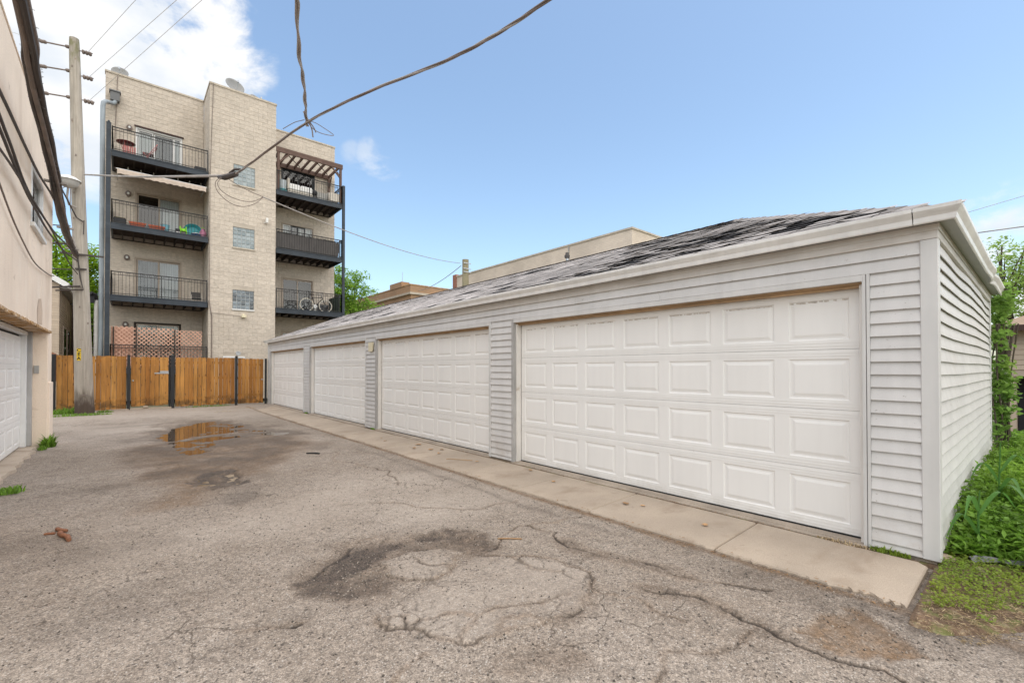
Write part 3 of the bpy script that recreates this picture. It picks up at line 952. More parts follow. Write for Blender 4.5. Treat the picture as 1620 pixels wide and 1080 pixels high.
Z[bb] -= 0.004 * c
near = (Y < 9) & (Y > -1) & (X > -1.5) & (X < 4)
for i, (pts, w, st) in enumerate(CRACKS):
    pl = rough_line(pts, 0.17, 4, 100 + i)
    px = [p[0] for p in pl]
    py = [p[1] for p in pl]
    bb = (X > min(px) - 0.1) & (X < max(px) + 0.1) & (Y > min(py) - 0.1) & (Y < max(py) + 0.1)
    if not bb.any():
        continue
    dd = seg_dist(X[bb], Y[bb], pl)
    wd = w * (0.8 + 1.3 * n2[bb])
    c = sstep(wd - dd, -0.006, 0.004) * st * np.clip(0.62 + 1.5 * n2[bb] + 0.6 * n1[bb], 0.0, 1)
    crack[bb] = np.maximum(crack[bb], c)
    Z[bb] -= 0.013 * c - 0.004 * sstep(0.06 - dd, 0, 0.05) * (n3[bb] > 0)
    dirt[bb] = np.maximum(dirt[bb], 0.35 * sstep(0.035 - dd + 0.02 * n3[bb], 0, 0.03))
ny, nx = X.shape
idx = np.arange(nx * ny).reshape(ny, nx)
F = np.stack([idx[:-1, :-1], idx[:-1, 1:], idx[1:, 1:], idx[1:, :-1]], axis=-1).reshape(-1, 4)
alley = np_mesh('alley_road', np.stack([X, Y, Z], -1).reshape(-1, 3), F, MT['asphalt'], kind='structure', smooth=True)
a = alley.data.attributes.new('mask', 'FLOAT_COLOR', 'POINT')
a.data.foreach_set('color', np.stack([wet, np.clip(dirt, 0, 1), np.clip(crack, 0, 1), np.ones_like(X)], -1).astype(np.float32).ravel())
a = alley.data.attributes.new('pale', 'FLOAT', 'POINT')
a.data.foreach_set('value', np.clip(pale, 0, 1).astype(np.float32).ravel())


def road_z(x, y):
    i = min(max(int(np.searchsorted(ys, y)), 0), ny - 1)
    j = min(max(int(np.searchsorted(xs, x)), 0), nx - 1)
    return float(Z[i, j])


mb = MB()
mb.quad((-0.2, 8.6, WATER_Z), (3.6, 8.6, WATER_Z), (3.6, 17.0, WATER_Z), (-0.2, 17.0, WATER_Z))
mb.build('puddle_water', MT['water'], kind='structure')
mb = MB()
mb.quad((0.4, 6.5, -0.096), (1.6, 6.5, -0.096), (1.6, 8.3, -0.096), (0.4, 8.3, -0.096))
mb.build('puddle_water', MT['silt'], kind='structure')

# ------------------------------------------------------------------ concrete apron in front of the white doors
pavement = thing('pavement', None, None, (4.1, 10, 0))
pavement['kind'] = 'structure'
JOINTS = [0.56, 1.76, 3.07, 4.20, 5.42, 6.70, 8.0, 9.2, 10.5, 11.8, 13.1, 14.4, 15.7, 17.0, 18.3, 19.6, 20.95]


def slab(y0, y1, x0, x1, seed, first=False):
    g = random.Random(seed)
    n = 44 if first else 22
    out = []
    top = lambda x: -0.026 * (x1 - x) / (x1 - x0) + tilt
    tilt = g.uniform(-0.004, 0.002)
    pts = []
    for i in range(n + 1):
        t = i / n
        y = y0 + (y1 - y0) * t
        e = g.uniform(-0.010, 0.010)
        if first:
            e += (0.05 * max(0, 1 - abs(t - 0.13) / 0.22) + 0.012) * g.uniform(0.2, 1.3)
        pts.append((x0 + e + 0.006 * math.sin(y * 7) + (0.02 * max(0, 1 - t / 0.04) ** 1.5 if not first else 0), y))
    pts = pts + [(x1, y1)]
    pts += [(x1, y0 + (0.05 if first else 0)), (x1 - (0.05 if first else 0.001), y0)]
    cx, cy = (x0 + x1) / 2, (y0 + y1) / 2
    m = MB()
    k = len(pts)
    vs = []
    for (ins, dz) in ((0.0, -0.16), (0.0, -0.011), (0.010, 0.0)):
        for (x, y) in pts:
            dx, dy = cx - x, cy - y
            xx = x + max(-ins, min(ins, dx))
            yy = y + max(-ins, min(ins, dy))
            vs.append((xx, yy, top(xx) + dz))
    fs = []
    for r in range(2):
        for i in range(k):
            j = (i + 1) % k
            fs.append((r * k + i, r * k + k + i, r * k + k + j, r * k + j))
    fs.append(tuple(2 * k + i for i in range(k))[::-1])
    m.add(vs, fs)
    return m.build('concrete_slab', MT['concrete'], pavement)


for i, (a, b) in enumerate(zip(JOINTS[:-1], JOINTS[1:])):
    slab(a + 0.004, b - 0.004, 3.66, 4.515, 40 + i, i == 0)

m = MB()
m.box(4.505, 4.545, 0.62, 20.9, -0.1, -0.006)
m.build('ground_joint', MT['soil'], kind='structure')
# threshold slab of the stucco garage and the kerb strip at the fence
mb = MB()
g = random.Random(5)
edge = [(-1.20 + g.uniform(-0.035, 0.035) - (0.05 if y > 11.6 else 0), y) for y in np.arange(6.2, 12.5, 0.18)]
for (xa, ya), (xb, yb) in zip(edge[:-1], edge[1:]):
    mb.quad((-1.50, ya, 0.0), (xa, ya, -0.012), (xb, yb, -0.012), (-1.50, yb, 0.0))
    mb.quad((xa, ya, -0.012), (xa + 0.02, ya, -0.12), (xb + 0.02, yb, -0.12), (xb, yb, -0.012))
mb.build('pavement_threshold', MT['concrete'], kind='structure')
mb = MB()
mb.box(-0.35, 0.16, 20.90, 21.06, -0.05, 0.045)
mb.box(0.20, 1.36, 20.88, 21.08, -0.05, 0.055)
mb.box(0.55, 0.68, 20.86, 21.0, 0.055, 0.12)
mb.build('kerb', MT['concrete'], kind='structure', bevel=0.008)

# ------------------------------------------------------------------ soil bed beside the garage
sx = np.concatenate([np.arange(3.25, 6.2, 0.03), np.arange(6.2, 16, 0.2)])
sy = np.concatenate([np.arange(-8, -0.8, 0.3), np.arange(-0.8, 0.64, 0.025)])
SX, SY = np.meshgrid(sx, sy)
bound = 3.52 + 0.10 * fbm(SX, SY, 1.7, 3, 51) + 0.42 * sstep(-SY, -0.38, 0.1)
bound -= 0.08 * sstep(SY, 0.25, 0.42)
SZ = -0.115 + 0.088 * sstep(SX - bound, -0.12, 0.10) + 0.03 * sstep(SX - bound, 0.1, 1.2) + 0.018 * fbm(SX, SY, 6, 3, 52) * sstep(SX - bound, -0.1, 0.2)
SZ = np.where((SX > 4.45) & (SY > 0.5), np.minimum(SZ, -0.02), SZ)
SZ = np.where((SX < 4.56) & (SY > 0.545), -0.2, SZ)
n_y, n_x = SX.shape
idx = np.arange(n_x * n_y).reshape(n_y, n_x)
F = np.stack([idx[:-1, :-1], idx[:-1, 1:], idx[1:, 1:], idx[1:, :-1]], axis=-1).reshape(-1, 4)
np_mesh('ground_soil', np.stack([SX, SY, SZ], -1).reshape(-1, 3), F, MT['soil'], kind='structure', smooth=True)


def soil_z(x, y):
    i = np.clip(np.searchsorted(sy, y), 0, n_y - 1)
    j = np.clip(np.searchsorted(sx, x), 0, n_x - 1)
    return SZ[i, j]


mb = MB()
mb.box(13.0, 13.9, -3.0, 1.5, -0.2, 0.03)
mb.build('pavement_yard', MT['concrete'], kind='structure')

# ================================================================== THE WHITE-DOOR GARAGE
GX, GY0, GY1, GX1 = 4.6, 0.53, 21.0, 9.6
DOORS = [(0.96, 5.33), (5.94, 10.36), (10.98, 15.42), (16.08, 20.59)]
garage = thing('garage', 'long low pale vinyl-sided garage with four white panel doors and a curling shingle roof', 'garage', (7.1, 10.7, 0))
LAP = 0.1017
ROWS = [2.404 - LAP * n for n in range(1, 25)]          # bottom edge of each siding board

# solid wall behind the cladding
mb = MB()
piers = [(GY0 + 0.02, DOORS[0][0])] + [(DOORS[i][1], DOORS[i + 1][0]) for i in range(3)] + [(DOORS[3][1], GY1 - 0.02)]
for a, b in piers:
    mb.box(4.614, 4.72, a, b, 0.0, 2.2)
mb.box(4.614, 4.72, GY0 + 0.02, GY1 - 0.02, 2.2, 2.52)
mb.box(4.722, 9.58, GY0 + 0.018, 0.65, 0.0, 2.52)
mb.box(4.722, 9.58, 20.85, GY1 - 0.022, 0.0, 2.52)
mb.box(9.46, 9.582, 0.652, 20.848, 0.0, 2.52)
mb.build('wall', MT['siding'], garage)
mb = MB()
mb.box(4.605, 9.6, GY0 - 0.0, GY1, -0.16, 0.012)
for a, b in DOORS:
    mb.box(4.535, 4.603, a - 0.02, b + 0.02, -0.16, 0.006)
mb.build('foundation', MT['foundation'], garage, bevel=0.004)


def front_board(y0, y1, z0, h=LAP, warp=0.0):
    """one vinyl lap on the alley face: slanted face, turned-under bottom edge"""
    n = max(1, int((y1 - y0) / 0.35))
    m = MB()
    prof = [(-0.001, 0.015), (-0.0225, 0.0), (-0.0235, 0.004), (-0.001, h + 0.017)]
    vs, fs = [], []
    for i in range(n + 1):
        y = y0 + (y1 - y0) * i / n
        wv = warp * math.sin(y * 2.3 + z0 * 9) + warp * 0.6 * math.sin(y * 5.1 + z0 * 23)
        for (o, z) in prof:
            vs.append((GX + o + wv * 0.5, y, z0 + z + wv))
    for i in range(n):
        for k in range(3):
            a = i * 4 + k
            fs.append((a, a + 1, a + 5, a + 4))
    fs.append((0, 3, 2, 1))
    e = n * 4
    fs.append((e, e + 1, e + 2, e + 3))
    m.add(vs, fs)
    return m.build('siding_board', MT['siding'], garage)


g = random.Random(11)
for r in (0, 1):
    cuts = [GY0 + 0.078]
    y = cuts[0] + (2.2 if r else 3.45)
    while y < GY1 - 0.6:
        cuts.append(y)
        y += 3.66 + g.uniform(-0.5, 0.1)
    cuts.append(GY1 - 0.078)
    for a, b in zip(cuts[:-1], cuts[1:]):
        front_board(a + 0.001, b - 0.001, ROWS[r], warp=0.0015)
for i, (a, b) in enumerate(piers):
    ya = a + 0.058 if i == 0 else a + 0.047
    yb = b - 0.047 if i < 4 else b - 0.058
    for r in range(2, 23):
        front_board(ya, yb, ROWS[r], warp=0.0012)
    front_board(ya, yb, 0.012, ROWS[22] - 0.012, 0.001)

for r in range(23):
    z0, h = ROWS[r], LAP
    m = MB()
    n = 40
    vs, fs = [], []
    prof = [(0.001, 0.015), (0.0225, 0.0), (0.0235, 0.004), (0.001, h + 0.017)]
    for i in range(n + 1):
        t = i / n
        x = GX + 0.062 + (GX1 - 0.05 - GX - 0.062) * t
        up = max(0, (z0 - 0.9)) / 1.5
        w = 0.010 * up * math.sin(t * 9.0 + z0 * 1.2) * min(1, t * 5) + 0.004 * math.sin(t * 21 + z0 * 5)
        dz = 0.006 * math.sin(t * 6.5 + z0 * 2.2) * min(1, t * 6) * (0.4 + up)
        for (o, z) in prof:
            vs.append((x, GY0 - o - w * 0.6, z0 + z + dz))
    for i in range(n):
        for k in range(3):
            a = i * 4 + k
            fs.append((a, a + 4, a + 5, a + 1))
    m.add(vs, fs)
    m.build('siding_board', MT['siding'], garage)
mb = MB()
mb.box(GX + 0.06, GX1 - 0.05, GY0 - 0.011, GY0, 0.014, ROWS[22] - 0.001)
mb.build('siding_board', MT['siding'], garage)

for (xa, xb, ya, yb) in ((4.574, 4.663, 0.504, 0.609), (4.574, 4.663, 20.921, 21.026), (9.552, 9.62, 0.504, 0.595)):
    mb = MB()
    mb.box(xa, xb, ya, yb, 0.008, 2.403)
    mb.build('corner_post', MT['trim'], garage, bevel=0.006)
# frieze boards and their lower lip
mb = MB()
mb.box(4.572, 4.612, 0.504, 21.03, 2.404, 2.514)
mb.box(4.564, 4.572, 0.496, 21.03, 2.462, 2.5135)
mb.build('frieze_board', MT['frieze'], garage, bevel=0.003)
mb = MB()
mb.box(4.6125, 9.63, 0.504, 0.54, 2.4045, 2.5145)
mb.box(4.5725, 9.63, 0.4965, 0.5035, 2.4625, 2.514)
mb.build('frieze_board', MT['frieze'], garage, bevel=0.003)
# soffit strips
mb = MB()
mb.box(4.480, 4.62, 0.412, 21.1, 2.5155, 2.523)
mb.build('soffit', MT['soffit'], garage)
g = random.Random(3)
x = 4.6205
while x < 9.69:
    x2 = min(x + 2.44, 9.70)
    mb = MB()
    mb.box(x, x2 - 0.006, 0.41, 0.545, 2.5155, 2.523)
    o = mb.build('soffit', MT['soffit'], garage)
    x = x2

# K-style gutters
GPROF = [(0.118, 2.60), (0.118, 2.504), (0.124, 2.500), (0.130, 2.508), (0.134, 2.545), (0.150, 2.572), (0.160, 2.590), (0.161, 2.616), (0.152, 2.618), (0.152, 2.610)]


def gutter(points, name='gutter', dent=None):
    """points: list of functions o -> (x, y); lofts the gutter profile"""
    m = MB()
    k = len(GPROF)
    vs, fs = [], []
    for i, f in enumerate(points):
        for (o, z) in GPROF:
            x, y = f(o)
            dz = dent(i / (len(points) - 1)) if dent else 0
            vs.append((x, y, z + dz))
    for i in range(len(points) - 1):
        for j in range(k - 1):
            a = i * k + j
            fs.append((a, a + 1, a + k + 1, a + k))
    m.add(vs, fs)
    o = m.build(name, MT['gutter'], garage)
    md = o.modifiers.new('solid', 'SOLIDIFY')
    md.thickness = 0.002
    return o


def fy(y):
    return lambda o: (GX - o, y)


near_corner = lambda o: (GX - o, GY0 - o)
gutter([near_corner, fy(0.628)])
gutter([fy(0.634)] + [fy(0.634 + (6.2 - 0.634) * i / 6) for i in range(1, 7)], dent=lambda t: -0.004 * math.sin(t * 3))
gutter([fy(6.203 + (12.3 - 6.203) * i / 6) for i in range(7)], dent=lambda t: -0.003 * math.sin(t * 3))
gutter([fy(12.303 + (17.0 - 12.303) * i / 4) for i in range(5)])
gutter([fy(17.003), fy(19.0), lambda o: (GX - o, GY1 + o)])


def sidef(t):
    b = 0.012 * math.exp(-((t - 0.62) / 0.05) ** 2) - 0.02 * math.exp(-((t - 0.70) / 0.04) ** 2)
    return lambda o: (GX + (GX1 - GX) * t + (o if t > 0.999 else 0) - (o if t < 0.001 else 0), GY0 - o * (1 + 1.5 * b) - b)


gutter([sidef(i / 30) for i in range(31)], dent=lambda t: -0.010 * math.sin(t * 3.1) - 0.014 * math.exp(-((t - 0.66) / 0.05) ** 2))
for y, w in ((0.845, 0.012), (6.20, 0.03), (12.30, 0.03), (17.0, 0.03)):
    m = MB()
    pr = [(o + 0.002, z) for o, z in GPROF[1:8]]
    vs = [(GX - o, y - w / 2, z) for o, z in pr] + [(GX - o, y + w / 2, z) for o, z in pr]
    k = len(pr)
    m.add(vs, [(j, j + 1, j + k + 1, j + k) for j in range(k - 1)])
    m.build('gutter_strap', MT['gutter'], garage)
# capped corner seam of the gutter
m = MB()
vs = [(GX - o - 0.0015, GY0 - o - 0.0015, z) for o, z in GPROF[2:9]]
vs1 = [(GX - o - 0.0015, GY0 - o + 0.022, z) for o, z in GPROF[2:9]]
vs2 = [(GX - o + 0.022, GY0 - o - 0.0015, z) for o, z in GPROF[2:9]]
k = 7
m.add(vs + vs1 + vs2, [(j, j + 1, k + j + 1, k + j) for j in range(k - 1)] + [(j, j + 1, 2 * k + j + 1, 2 * k + j) for j in range(k - 1)])
m.build('gutter_strap', MT['gutter'], garage)

# ---- roof: felted deck, single shingle tabs near the camera, the rest joined
EX0, EX1, EY0, EY1, EZ, RZ = 4.468, 9.732, 0.398, 21.132, 2.592, 3.70
RUN = (EX1 - EX0) / 2
TH = math.atan((RZ - EZ) / RUN)
RXM = (EX0 + EX1) / 2
A, B, C_, D = (EX0, EY0, EZ), (EX1, EY0, EZ), (EX1, EY1, EZ), (EX0, EY1, EZ)
R0, R1 = (RXM, EY0 + RUN, RZ), (RXM, EY1 - RUN, RZ)
mb = MB()
mb.add([A, B, C_, D, R0, R1], [(0, 4, 5, 3), (1, 2, 5, 4), (0, 1, 4), (2, 3, 5)])
mb.add([(p[0], p[1], EZ - 0.03) for p in (A, B, C_, D)] + [A, B, C_, D], [(0, 1, 2, 3), (0, 4, 5, 1), (1, 5, 6, 2), (2, 6, 7, 3), (3, 7, 4, 0)])
roof = mb.build('roof', MT['felt'], garage)

EXPO, TABW, TABL = 0.127, 0.3, 0.165


def tab_geo(rng, curl):
    """one three-tab shingle flap: a local (across), b (up-slope), c (out of the roof)"""
    na, nb = 4, 3
    ca, cb = rng.uniform(0.1, 1.0) * curl, rng.uniform(0.1, 1.0) * curl
    mid = rng.uniform(-0.2, 0.5) * curl
    vs = []
    for j in range(nb + 1):
        b = TABL * j / nb
        fall = (1 - j / nb) ** 2
        for i in range(na + 1):
            t = i / na
            a = (t - 0.5) * (TABW - 0.008)
            lift = (ca * max(0, 1 - 2.2 * t) ** 1.3 + cb * max(0, 2.2 * t - 1.2) ** 1.3 + mid * math.sin(math.pi * t)) * fall
            jag = rng.uniform(-0.006, 0.004) if j == 0 else 0
            vs.append((a, b + jag, 0.009 * (1 - j / nb) + 0.001 + lift))
    fs = []
    w = na + 1
    for j in range(nb):
        for i in range(na):
            fs.append((j * w + i, j * w + i + 1, (j + 1) * w + i + 1, (j + 1) * w + i))
    k = len(vs)
    for i in range(w):
        a, b, c = vs[i]
        vs.append((a, b + 0.001, c - 0.005))
    for i in range(na):
        fs.append((i, k + i, k + i + 1, i + 1))
    return vs, fs


rng = random.Random(21)
VARS = {}
for kind, cl in (('flat', 0.003), ('mild', 0.006), ('bad', 0.015)):
    VARS[kind] = [tab_geo(rng, cl) for _ in range(6)]
TAB_ME = {}
for kind in VARS:
    for i, (v, f) in enumerate(VARS[kind]):
        for mk in ('shingle', 'shingle_dark'):
            me = bpy.data.meshes.new('shingle')
            me.from_pydata(v, [], f)
            me.materials.append(MT[mk])
            TAB_ME[(kind, i, mk)] = me
ct, st = math.cos(TH), math.sin(TH)
slope_len = RUN / ct
tabs = []
k = 0
while k * EXPO < slope_len - 0.05:
    s = k * EXPO - 0.015
    x0 = EX0 + s * ct
    z0 = EZ + s * st
    y = EY0 + max(0, s) * ct + (0.15 if k % 2 else 0.0) + 0.10
    while y < EY1 - max(0, s) * ct - 0.1:
        worn = vnoise(np.array([y * 0.8 + k * 0.21]), np.array([k * 0.33 - y * 0.1]), 61)[0] * 0.7 + vnoise(np.array([y * 3.1]), np.array([k * 1.3]), 62)[0] * 0.5
        zone = math.exp(-((y - 2.9) / 1.5) ** 2) * (1.0 if k < 13 else 0.45) + 0.25 * math.exp(-((y - 6) / 2) ** 2)
        dark = worn + zone * 0.62 + rng.uniform(-0.50, 0.50) > 0.86
        kd = 'bad' if (dark or (worn + zone > 0.55)) and y < 6 else ('mild' if worn > 0.3 or y < 4 else 'flat')
        tabs.append((math.dist((0, 0, 1.43), (x0, y, z0)), k, y, x0, z0, kd, dark))
        y += TABW + rng.uniform(-0.002, 0.004)
    k += 1
tabs.sort()
rest = MB()
rest_dark = MB()
for n, (d, k, y, x0, z0, kd, dark) in enumerate(tabs):
    vi = rng.randrange(6)
    yaw = rng.uniform(-0.02, 0.02) * (2.5 if kd == 'bad' else 1)
    M = Matrix(((0, ct, -st, x0 + rng.uniform(-0.004, 0.004)), (-1, 0, 0, y), (0, st, ct, z0 + 0.001), (0, 0, 0, 1))) @ Matrix.Rotation(yaw, 4, 'Z')
    if n < 300:
        o = bpy.data.objects.new('shingle', TAB_ME[(kd, vi, 'shingle_dark' if dark else 'shingle')])
        COL.objects.link(o)
        o.parent = roof
        o.matrix_basis = M
    else:
        v, f = VARS[kd][vi]
        (rest_dark if dark else rest).add([tuple(M @ Vector(p)) for p in v], f, rng.random())
rest.build('shingles', MT['shingle'], roof, rattr=True, kind='stuff')
if rest_dark.v:
    rest_dark.build('shingles_black', MT['shingle_dark'], roof, rattr=True, kind='stuff')
# side and back slopes in plain courses, hip and ridge caps
mb = MB()
for k in range(22):
    s = k * EXPO
    for (flip, nrm) in ((0, 0), (1, 0), (2, 0)):
        a, b = s * ct, min((s + EXPO) * ct, RUN)
        za, zb = EZ + s * st + 0.012, EZ + min(s + EXPO, slope_len) * st + 0.004
        if flip == 0:
            mb.quad((EX0 + a, EY0 + a, za), (EX1 - a, EY0 + a, za), (EX1 - b, EY0 + b, zb), (EX0 + b, EY0 + b, zb), rng.random())
        elif flip == 1:
            mb.quad((EX1 - a, EY0 + a, za), (EX1 - a, EY1 - a, za), (EX1 - b, EY1 - b, zb), (EX1 - b, EY0 + b, zb), rng.random())
        else:
            mb.quad((EX1 - a, EY1 - a, za), (EX0 + a, EY1 - a, za), (EX0 + b, EY1 - b, zb), (EX1 - b, EY1 - b, zb), rng.random())
mb.build('shingle_courses', MT['shingle'], roof, rattr=True, kind='stuff')
mb = MB()


def caps(p, q, n):
    p, q = Vector(p), Vector(q)
    t = (q - p).normalized()
    s = t.cross(Vector((0, 0, 1))).normalized()
    dn = Vector((0, 0, -1))
    for i in range(n):
        a, b = p.lerp(q, i / n), p.lerp(q, min(1, (i + 1.35) / n))
        j = rng.uniform(0, 0.008)
        la, lb = a + Vector((0, 0, 0.021 + j * 0.5)), b + Vector((0, 0, 0.013))
        w = 0.13
        mb.add([tuple(v) for v in (la, lb, la + s * w + dn * 0.045, lb + s * w + dn * 0.045, la - s * w + dn * 0.045, lb - s * w + dn * 0.045)],
               [(0, 1, 3, 2), (0, 4, 5, 1), (0, 2, 4)], rng.random())


Av, R0v = Vector(A), Vector(R0)
caps(Av.lerp(R0v, 0.07), R0, 19)
caps(B, R0, 20)
caps(D, R1, 20)
caps(R0, R1, 78)
mb.build('ridge_cap', MT['shingle_cap'], roof, rattr=True, kind='stuff')


# ---- doors
def door_section(y0, y1, z0, h, parent, x=4.715, sgn=-1, mname='door', cols=7):
    """one pressed steel section with raised panels; sgn is the way the face looks along x"""
    m = MB()
    W = (y1 - y0) / cols
    mz = 0.082
    for c in range(cols):
        a, b = y0 + c * W, y0 + (c + 1) * W
        ml = 0.062 if c else 0.085
        mr = 0.062 if c < cols - 1 else 0.085
        rings = [(0, 0, 0, 0, 0.0), (ml, mr, mz, mz, 0.0), (ml + 0.010, mr + 0.010, mz + 0.010, mz + 0.010, 0.0075), (ml + 0.026, mr + 0.026, mz + 0.026, mz + 0.026, 0.0075),
                 (ml + 0.052, mr + 0.052, mz + 0.052, mz + 0.052, 0.0005)]
        vs = []
        for (l, r_, bt, tp, dp) in rings:
            xx = x - sgn * dp
            vs += [(xx, a + l, z0 + bt), (xx, b - r_, z0 + bt), (xx, b - r_, z0 + h - tp), (xx, a + l, z0 + h - tp)]
        fs = []
        for i in range(4):
            for j in range(4):
                j2 = (j + 1) % 4
                q = (i * 4 + j, i * 4 + 4 + j, i * 4 + 4 + j2, i * 4 + j2)
                fs.append(q if sgn < 0 else q[::-1])
        q = (16, 19, 18, 17)
        fs.append(q if sgn < 0 else q[::-1])
        m.add(vs, fs)
    xb = x - sgn * 0.03
    m.quad((x, y0, z0), (x, y1, z0), (xb, y1, z0), (xb, y0, z0))
    m.quad((x, y0, z0 + h), (xb, y0, z0 + h), (xb, y1, z0 + h), (x, y1, z0 + h))
    for zr in (0.026, 0.052, h - 0.058, h - 0.034):
        xo = x + sgn * 0.0028
        m.box(min(x, xo), max(x, xo), y0 + 0.004, y1 - 0.004, z0 + zr, z0 + zr + 0.010)
    return m.build('door_section', MT[mname], parent)


for di, (a, b) in enumerate(DOORS):
    ya, yb = a + 0.034, b - 0.034
    d = MB().box(4.748, 4.765, ya - 0.02, yb + 0.02, 0.0, 2.18).build('garage_door', MT['room'], garage)
    H0, HS = 0.024, 0.527
    for i in range(4):
        door_section(ya + 0.003, yb - 0.003, H0 + i * HS + 0.0015, HS - 0.003, d)
    MB().box(4.705, 4.74, ya, yb, 0.010, 0.022).build('door_seal', MT['rubber'], d)
    gm_ = random.Random(di)
    m = MB()
    Wp = (yb - ya - 0.006) / 7
    for c in range(7):
        zt = H0 + 3 * HS + HS - 0.003 - 0.084
        y0_ = ya + 0.003 + c * Wp + 0.078
        y_ = y0_
        while y_ < ya + 0.003 + (c + 1) * Wp - 0.082:
            st_w = gm_.uniform(0.006, 0.022)
            if gm_.random() < (0.85 if c < 4 else 0.35):
                hh_ = gm_.uniform(0.003, 0.011)
                m.quad((4.7206, y_, zt - 0.012 - hh_), (4.7206, y_ + st_w, zt - 0.012 - hh_ * gm_.uniform(0.5, 1)), (4.7188, y_ + st_w, zt - 0.006), (4.7188, y_, zt - 0.006))
            y_ += st_w
    m.build('grime', MT['grime'], d, kind='stuff')  # brown-grey dashes drawn along the upper bevels of the top panels
    # metal trim on the siding, white stop inside, bare header
    for s, y in ((-1, a), (1, b)):
        m = MB()
        y0, y1 = (y - 0.046, y) if s < 0 else (y, y + 0.046)
        if s < 0:
            m.box(4.574, 4.613, y0, y0 + 0.021, 0.004, 2.20)
            m.box(4.578, 4.613, y1 - 0.019, y1, 0.004, 2.20)
            m.box(4.606, 4.613, y0, y1, 0.004, 2.19)
        else:
            m.box(4.578, 4.613, y0, y1, 0.004, 2.20)
        yi = (y, y + 0.004) if s < 0 else (y - 0.004, y)
        m.box(4.574, 4.642, yi[0], yi[1], 0.004, 2.146)
        m.build('door_trim', MT['trim'] if s < 0 else MT['jamb'], garage)
        m = MB()
        yi = (y + 0.0045, y + 0.034) if s < 0 else (y - 0.034, y - 0.0045)
        m.box(4.626, 4.712, yi[0], yi[1], 0.004, 2.13)
        m.build('door_stop', MT['doorstop'], garage, bevel=0.003)
    MB().box(4.577, 4.612, a + 0.0005, b - 0.0005, 2.147, 2.2005).build('door_trim', MT['trim'], garage, bevel=0.003)
    MB().box(4.6135, 4.73, a + 0.005, b - 0.005, 2.134, 2.198).build('door_header', MT['bare_wood'], garage)
    MB().box(4.652, 4.70, a + 0.035, b - 0.035, 2.110, 2.1335).build('door_header', MT['bare_wood'], garage)

# utility box on the third pier
mb = MB()
mb.box(4.545, 4.588, 10.50, 10.72, 1.86, 2.08)
for z in (1.93, 1.965, 2.0):
    mb.box(4.541, 4.5455, 10.56, 10.66, z, z + 0.012)
box = mb.build('junction_box', MT['cream'], garage, bevel=0.006)
mb = MB()
mb.tube([(4.56, 10.49, 1.86), (4.565, 10.46, 1.90), (4.57, 10.45, 2.02), (4.578, 10.44, 2.06)], 0.008)
mb.build('conduit', MT['cable'], box)

# ================================================================== THE STUCCO BUILDING ON THE LEFT
stucco = thing('stucco_building', 'two-storey building of pale pink-tan stucco with a white garage door under a rusty lintel', 'building', (-4.0, 8.5, 0))
mb = MB()
WX, WY0, WY1, WT = -1.1, 4.0, 12.95, 5.62
# alley wall above the door, with the window opening
wy0, wy1, wz0, wz1 = 10.13, 11.42, 3.70, 4.62
mb.box(WX - 0.25, WX, WY0, wy0, 2.17, WT)
mb.box(WX - 0.25, WX, wy1, WY1 - 0.003, 2.17, WT)
mb.box(WX - 0.25, WX, wy0, wy1, 2.17, wz0)
mb.box(WX - 0.25, WX, wy0, wy1, wz1, WT)
mb.box(-1.36, WX + 0.004, 12.40, WY1, -0.1, 2.169)
mb.box(-1.36, WX + 0.03, 12.42, WY1 + 0.02, -0.1, 1.18)
mb.box(-1.36, WX, WY0, 6.9, -0.1, 2.169)
mb.box(-7.0, WX - 0.252, WY0, WY0 + 0.2, -0.1, WT)
mb.box(-7.0, -1.362, WY1 - 0.25, WY1 - 0.004, -0.1, WT)
mb.box(-7.0, -6.8, WY0 + 0.202, WY1 - 0.252, -0.1, WT)
mb.box(-6.79, WX - 0.26, WY0 + 0.21, WY1 - 0.26, 5.2, 5.3)
mb.build('wall', MT['stucco'], stucco, bevel=0.012)
m = MB()
g = random.Random(9)
for i in range(30):
    y = WY0 + (WY1 - WY0) * i / 30
    m.box(WX - 0.27, WX + 0.012, y, y + 0.30, WT + 0.001, WT + 0.03 + g.uniform(-0.008, 0.012))
m.build('parapet_coping', MT['stucco'], stucco, bevel=0.006)
m = MB()
m.add([(WX + 0.004, 10.9, 2.42), (WX + 0.004, 11.05, 2.62), (WX + 0.004, 11.35, 2.66), (WX + 0.004, 11.55, 2.45), (WX + 0.004, 11.5, 2.22), (WX + 0.004, 10.95, 2.2)], [(0, 1, 2, 3, 4, 5)])
m.build('wall_patch', MT['patch_stucco'], stucco)
# rusty lintel: a bent angle with flaking edge
m = MB()
for i in range(44):
    y = 6.9 + 0.13 * i
    if y > 12.85:
        break
    d, e = g.uniform(-0.008, 0.012), g.uniform(-0.01, 0.012)
    m.box(WX - 0.24, WX + 0.022 + d, y, y + 0.131, 2.135 + e, 2.172)
m.build('lintel', MT['rust'], stucco)
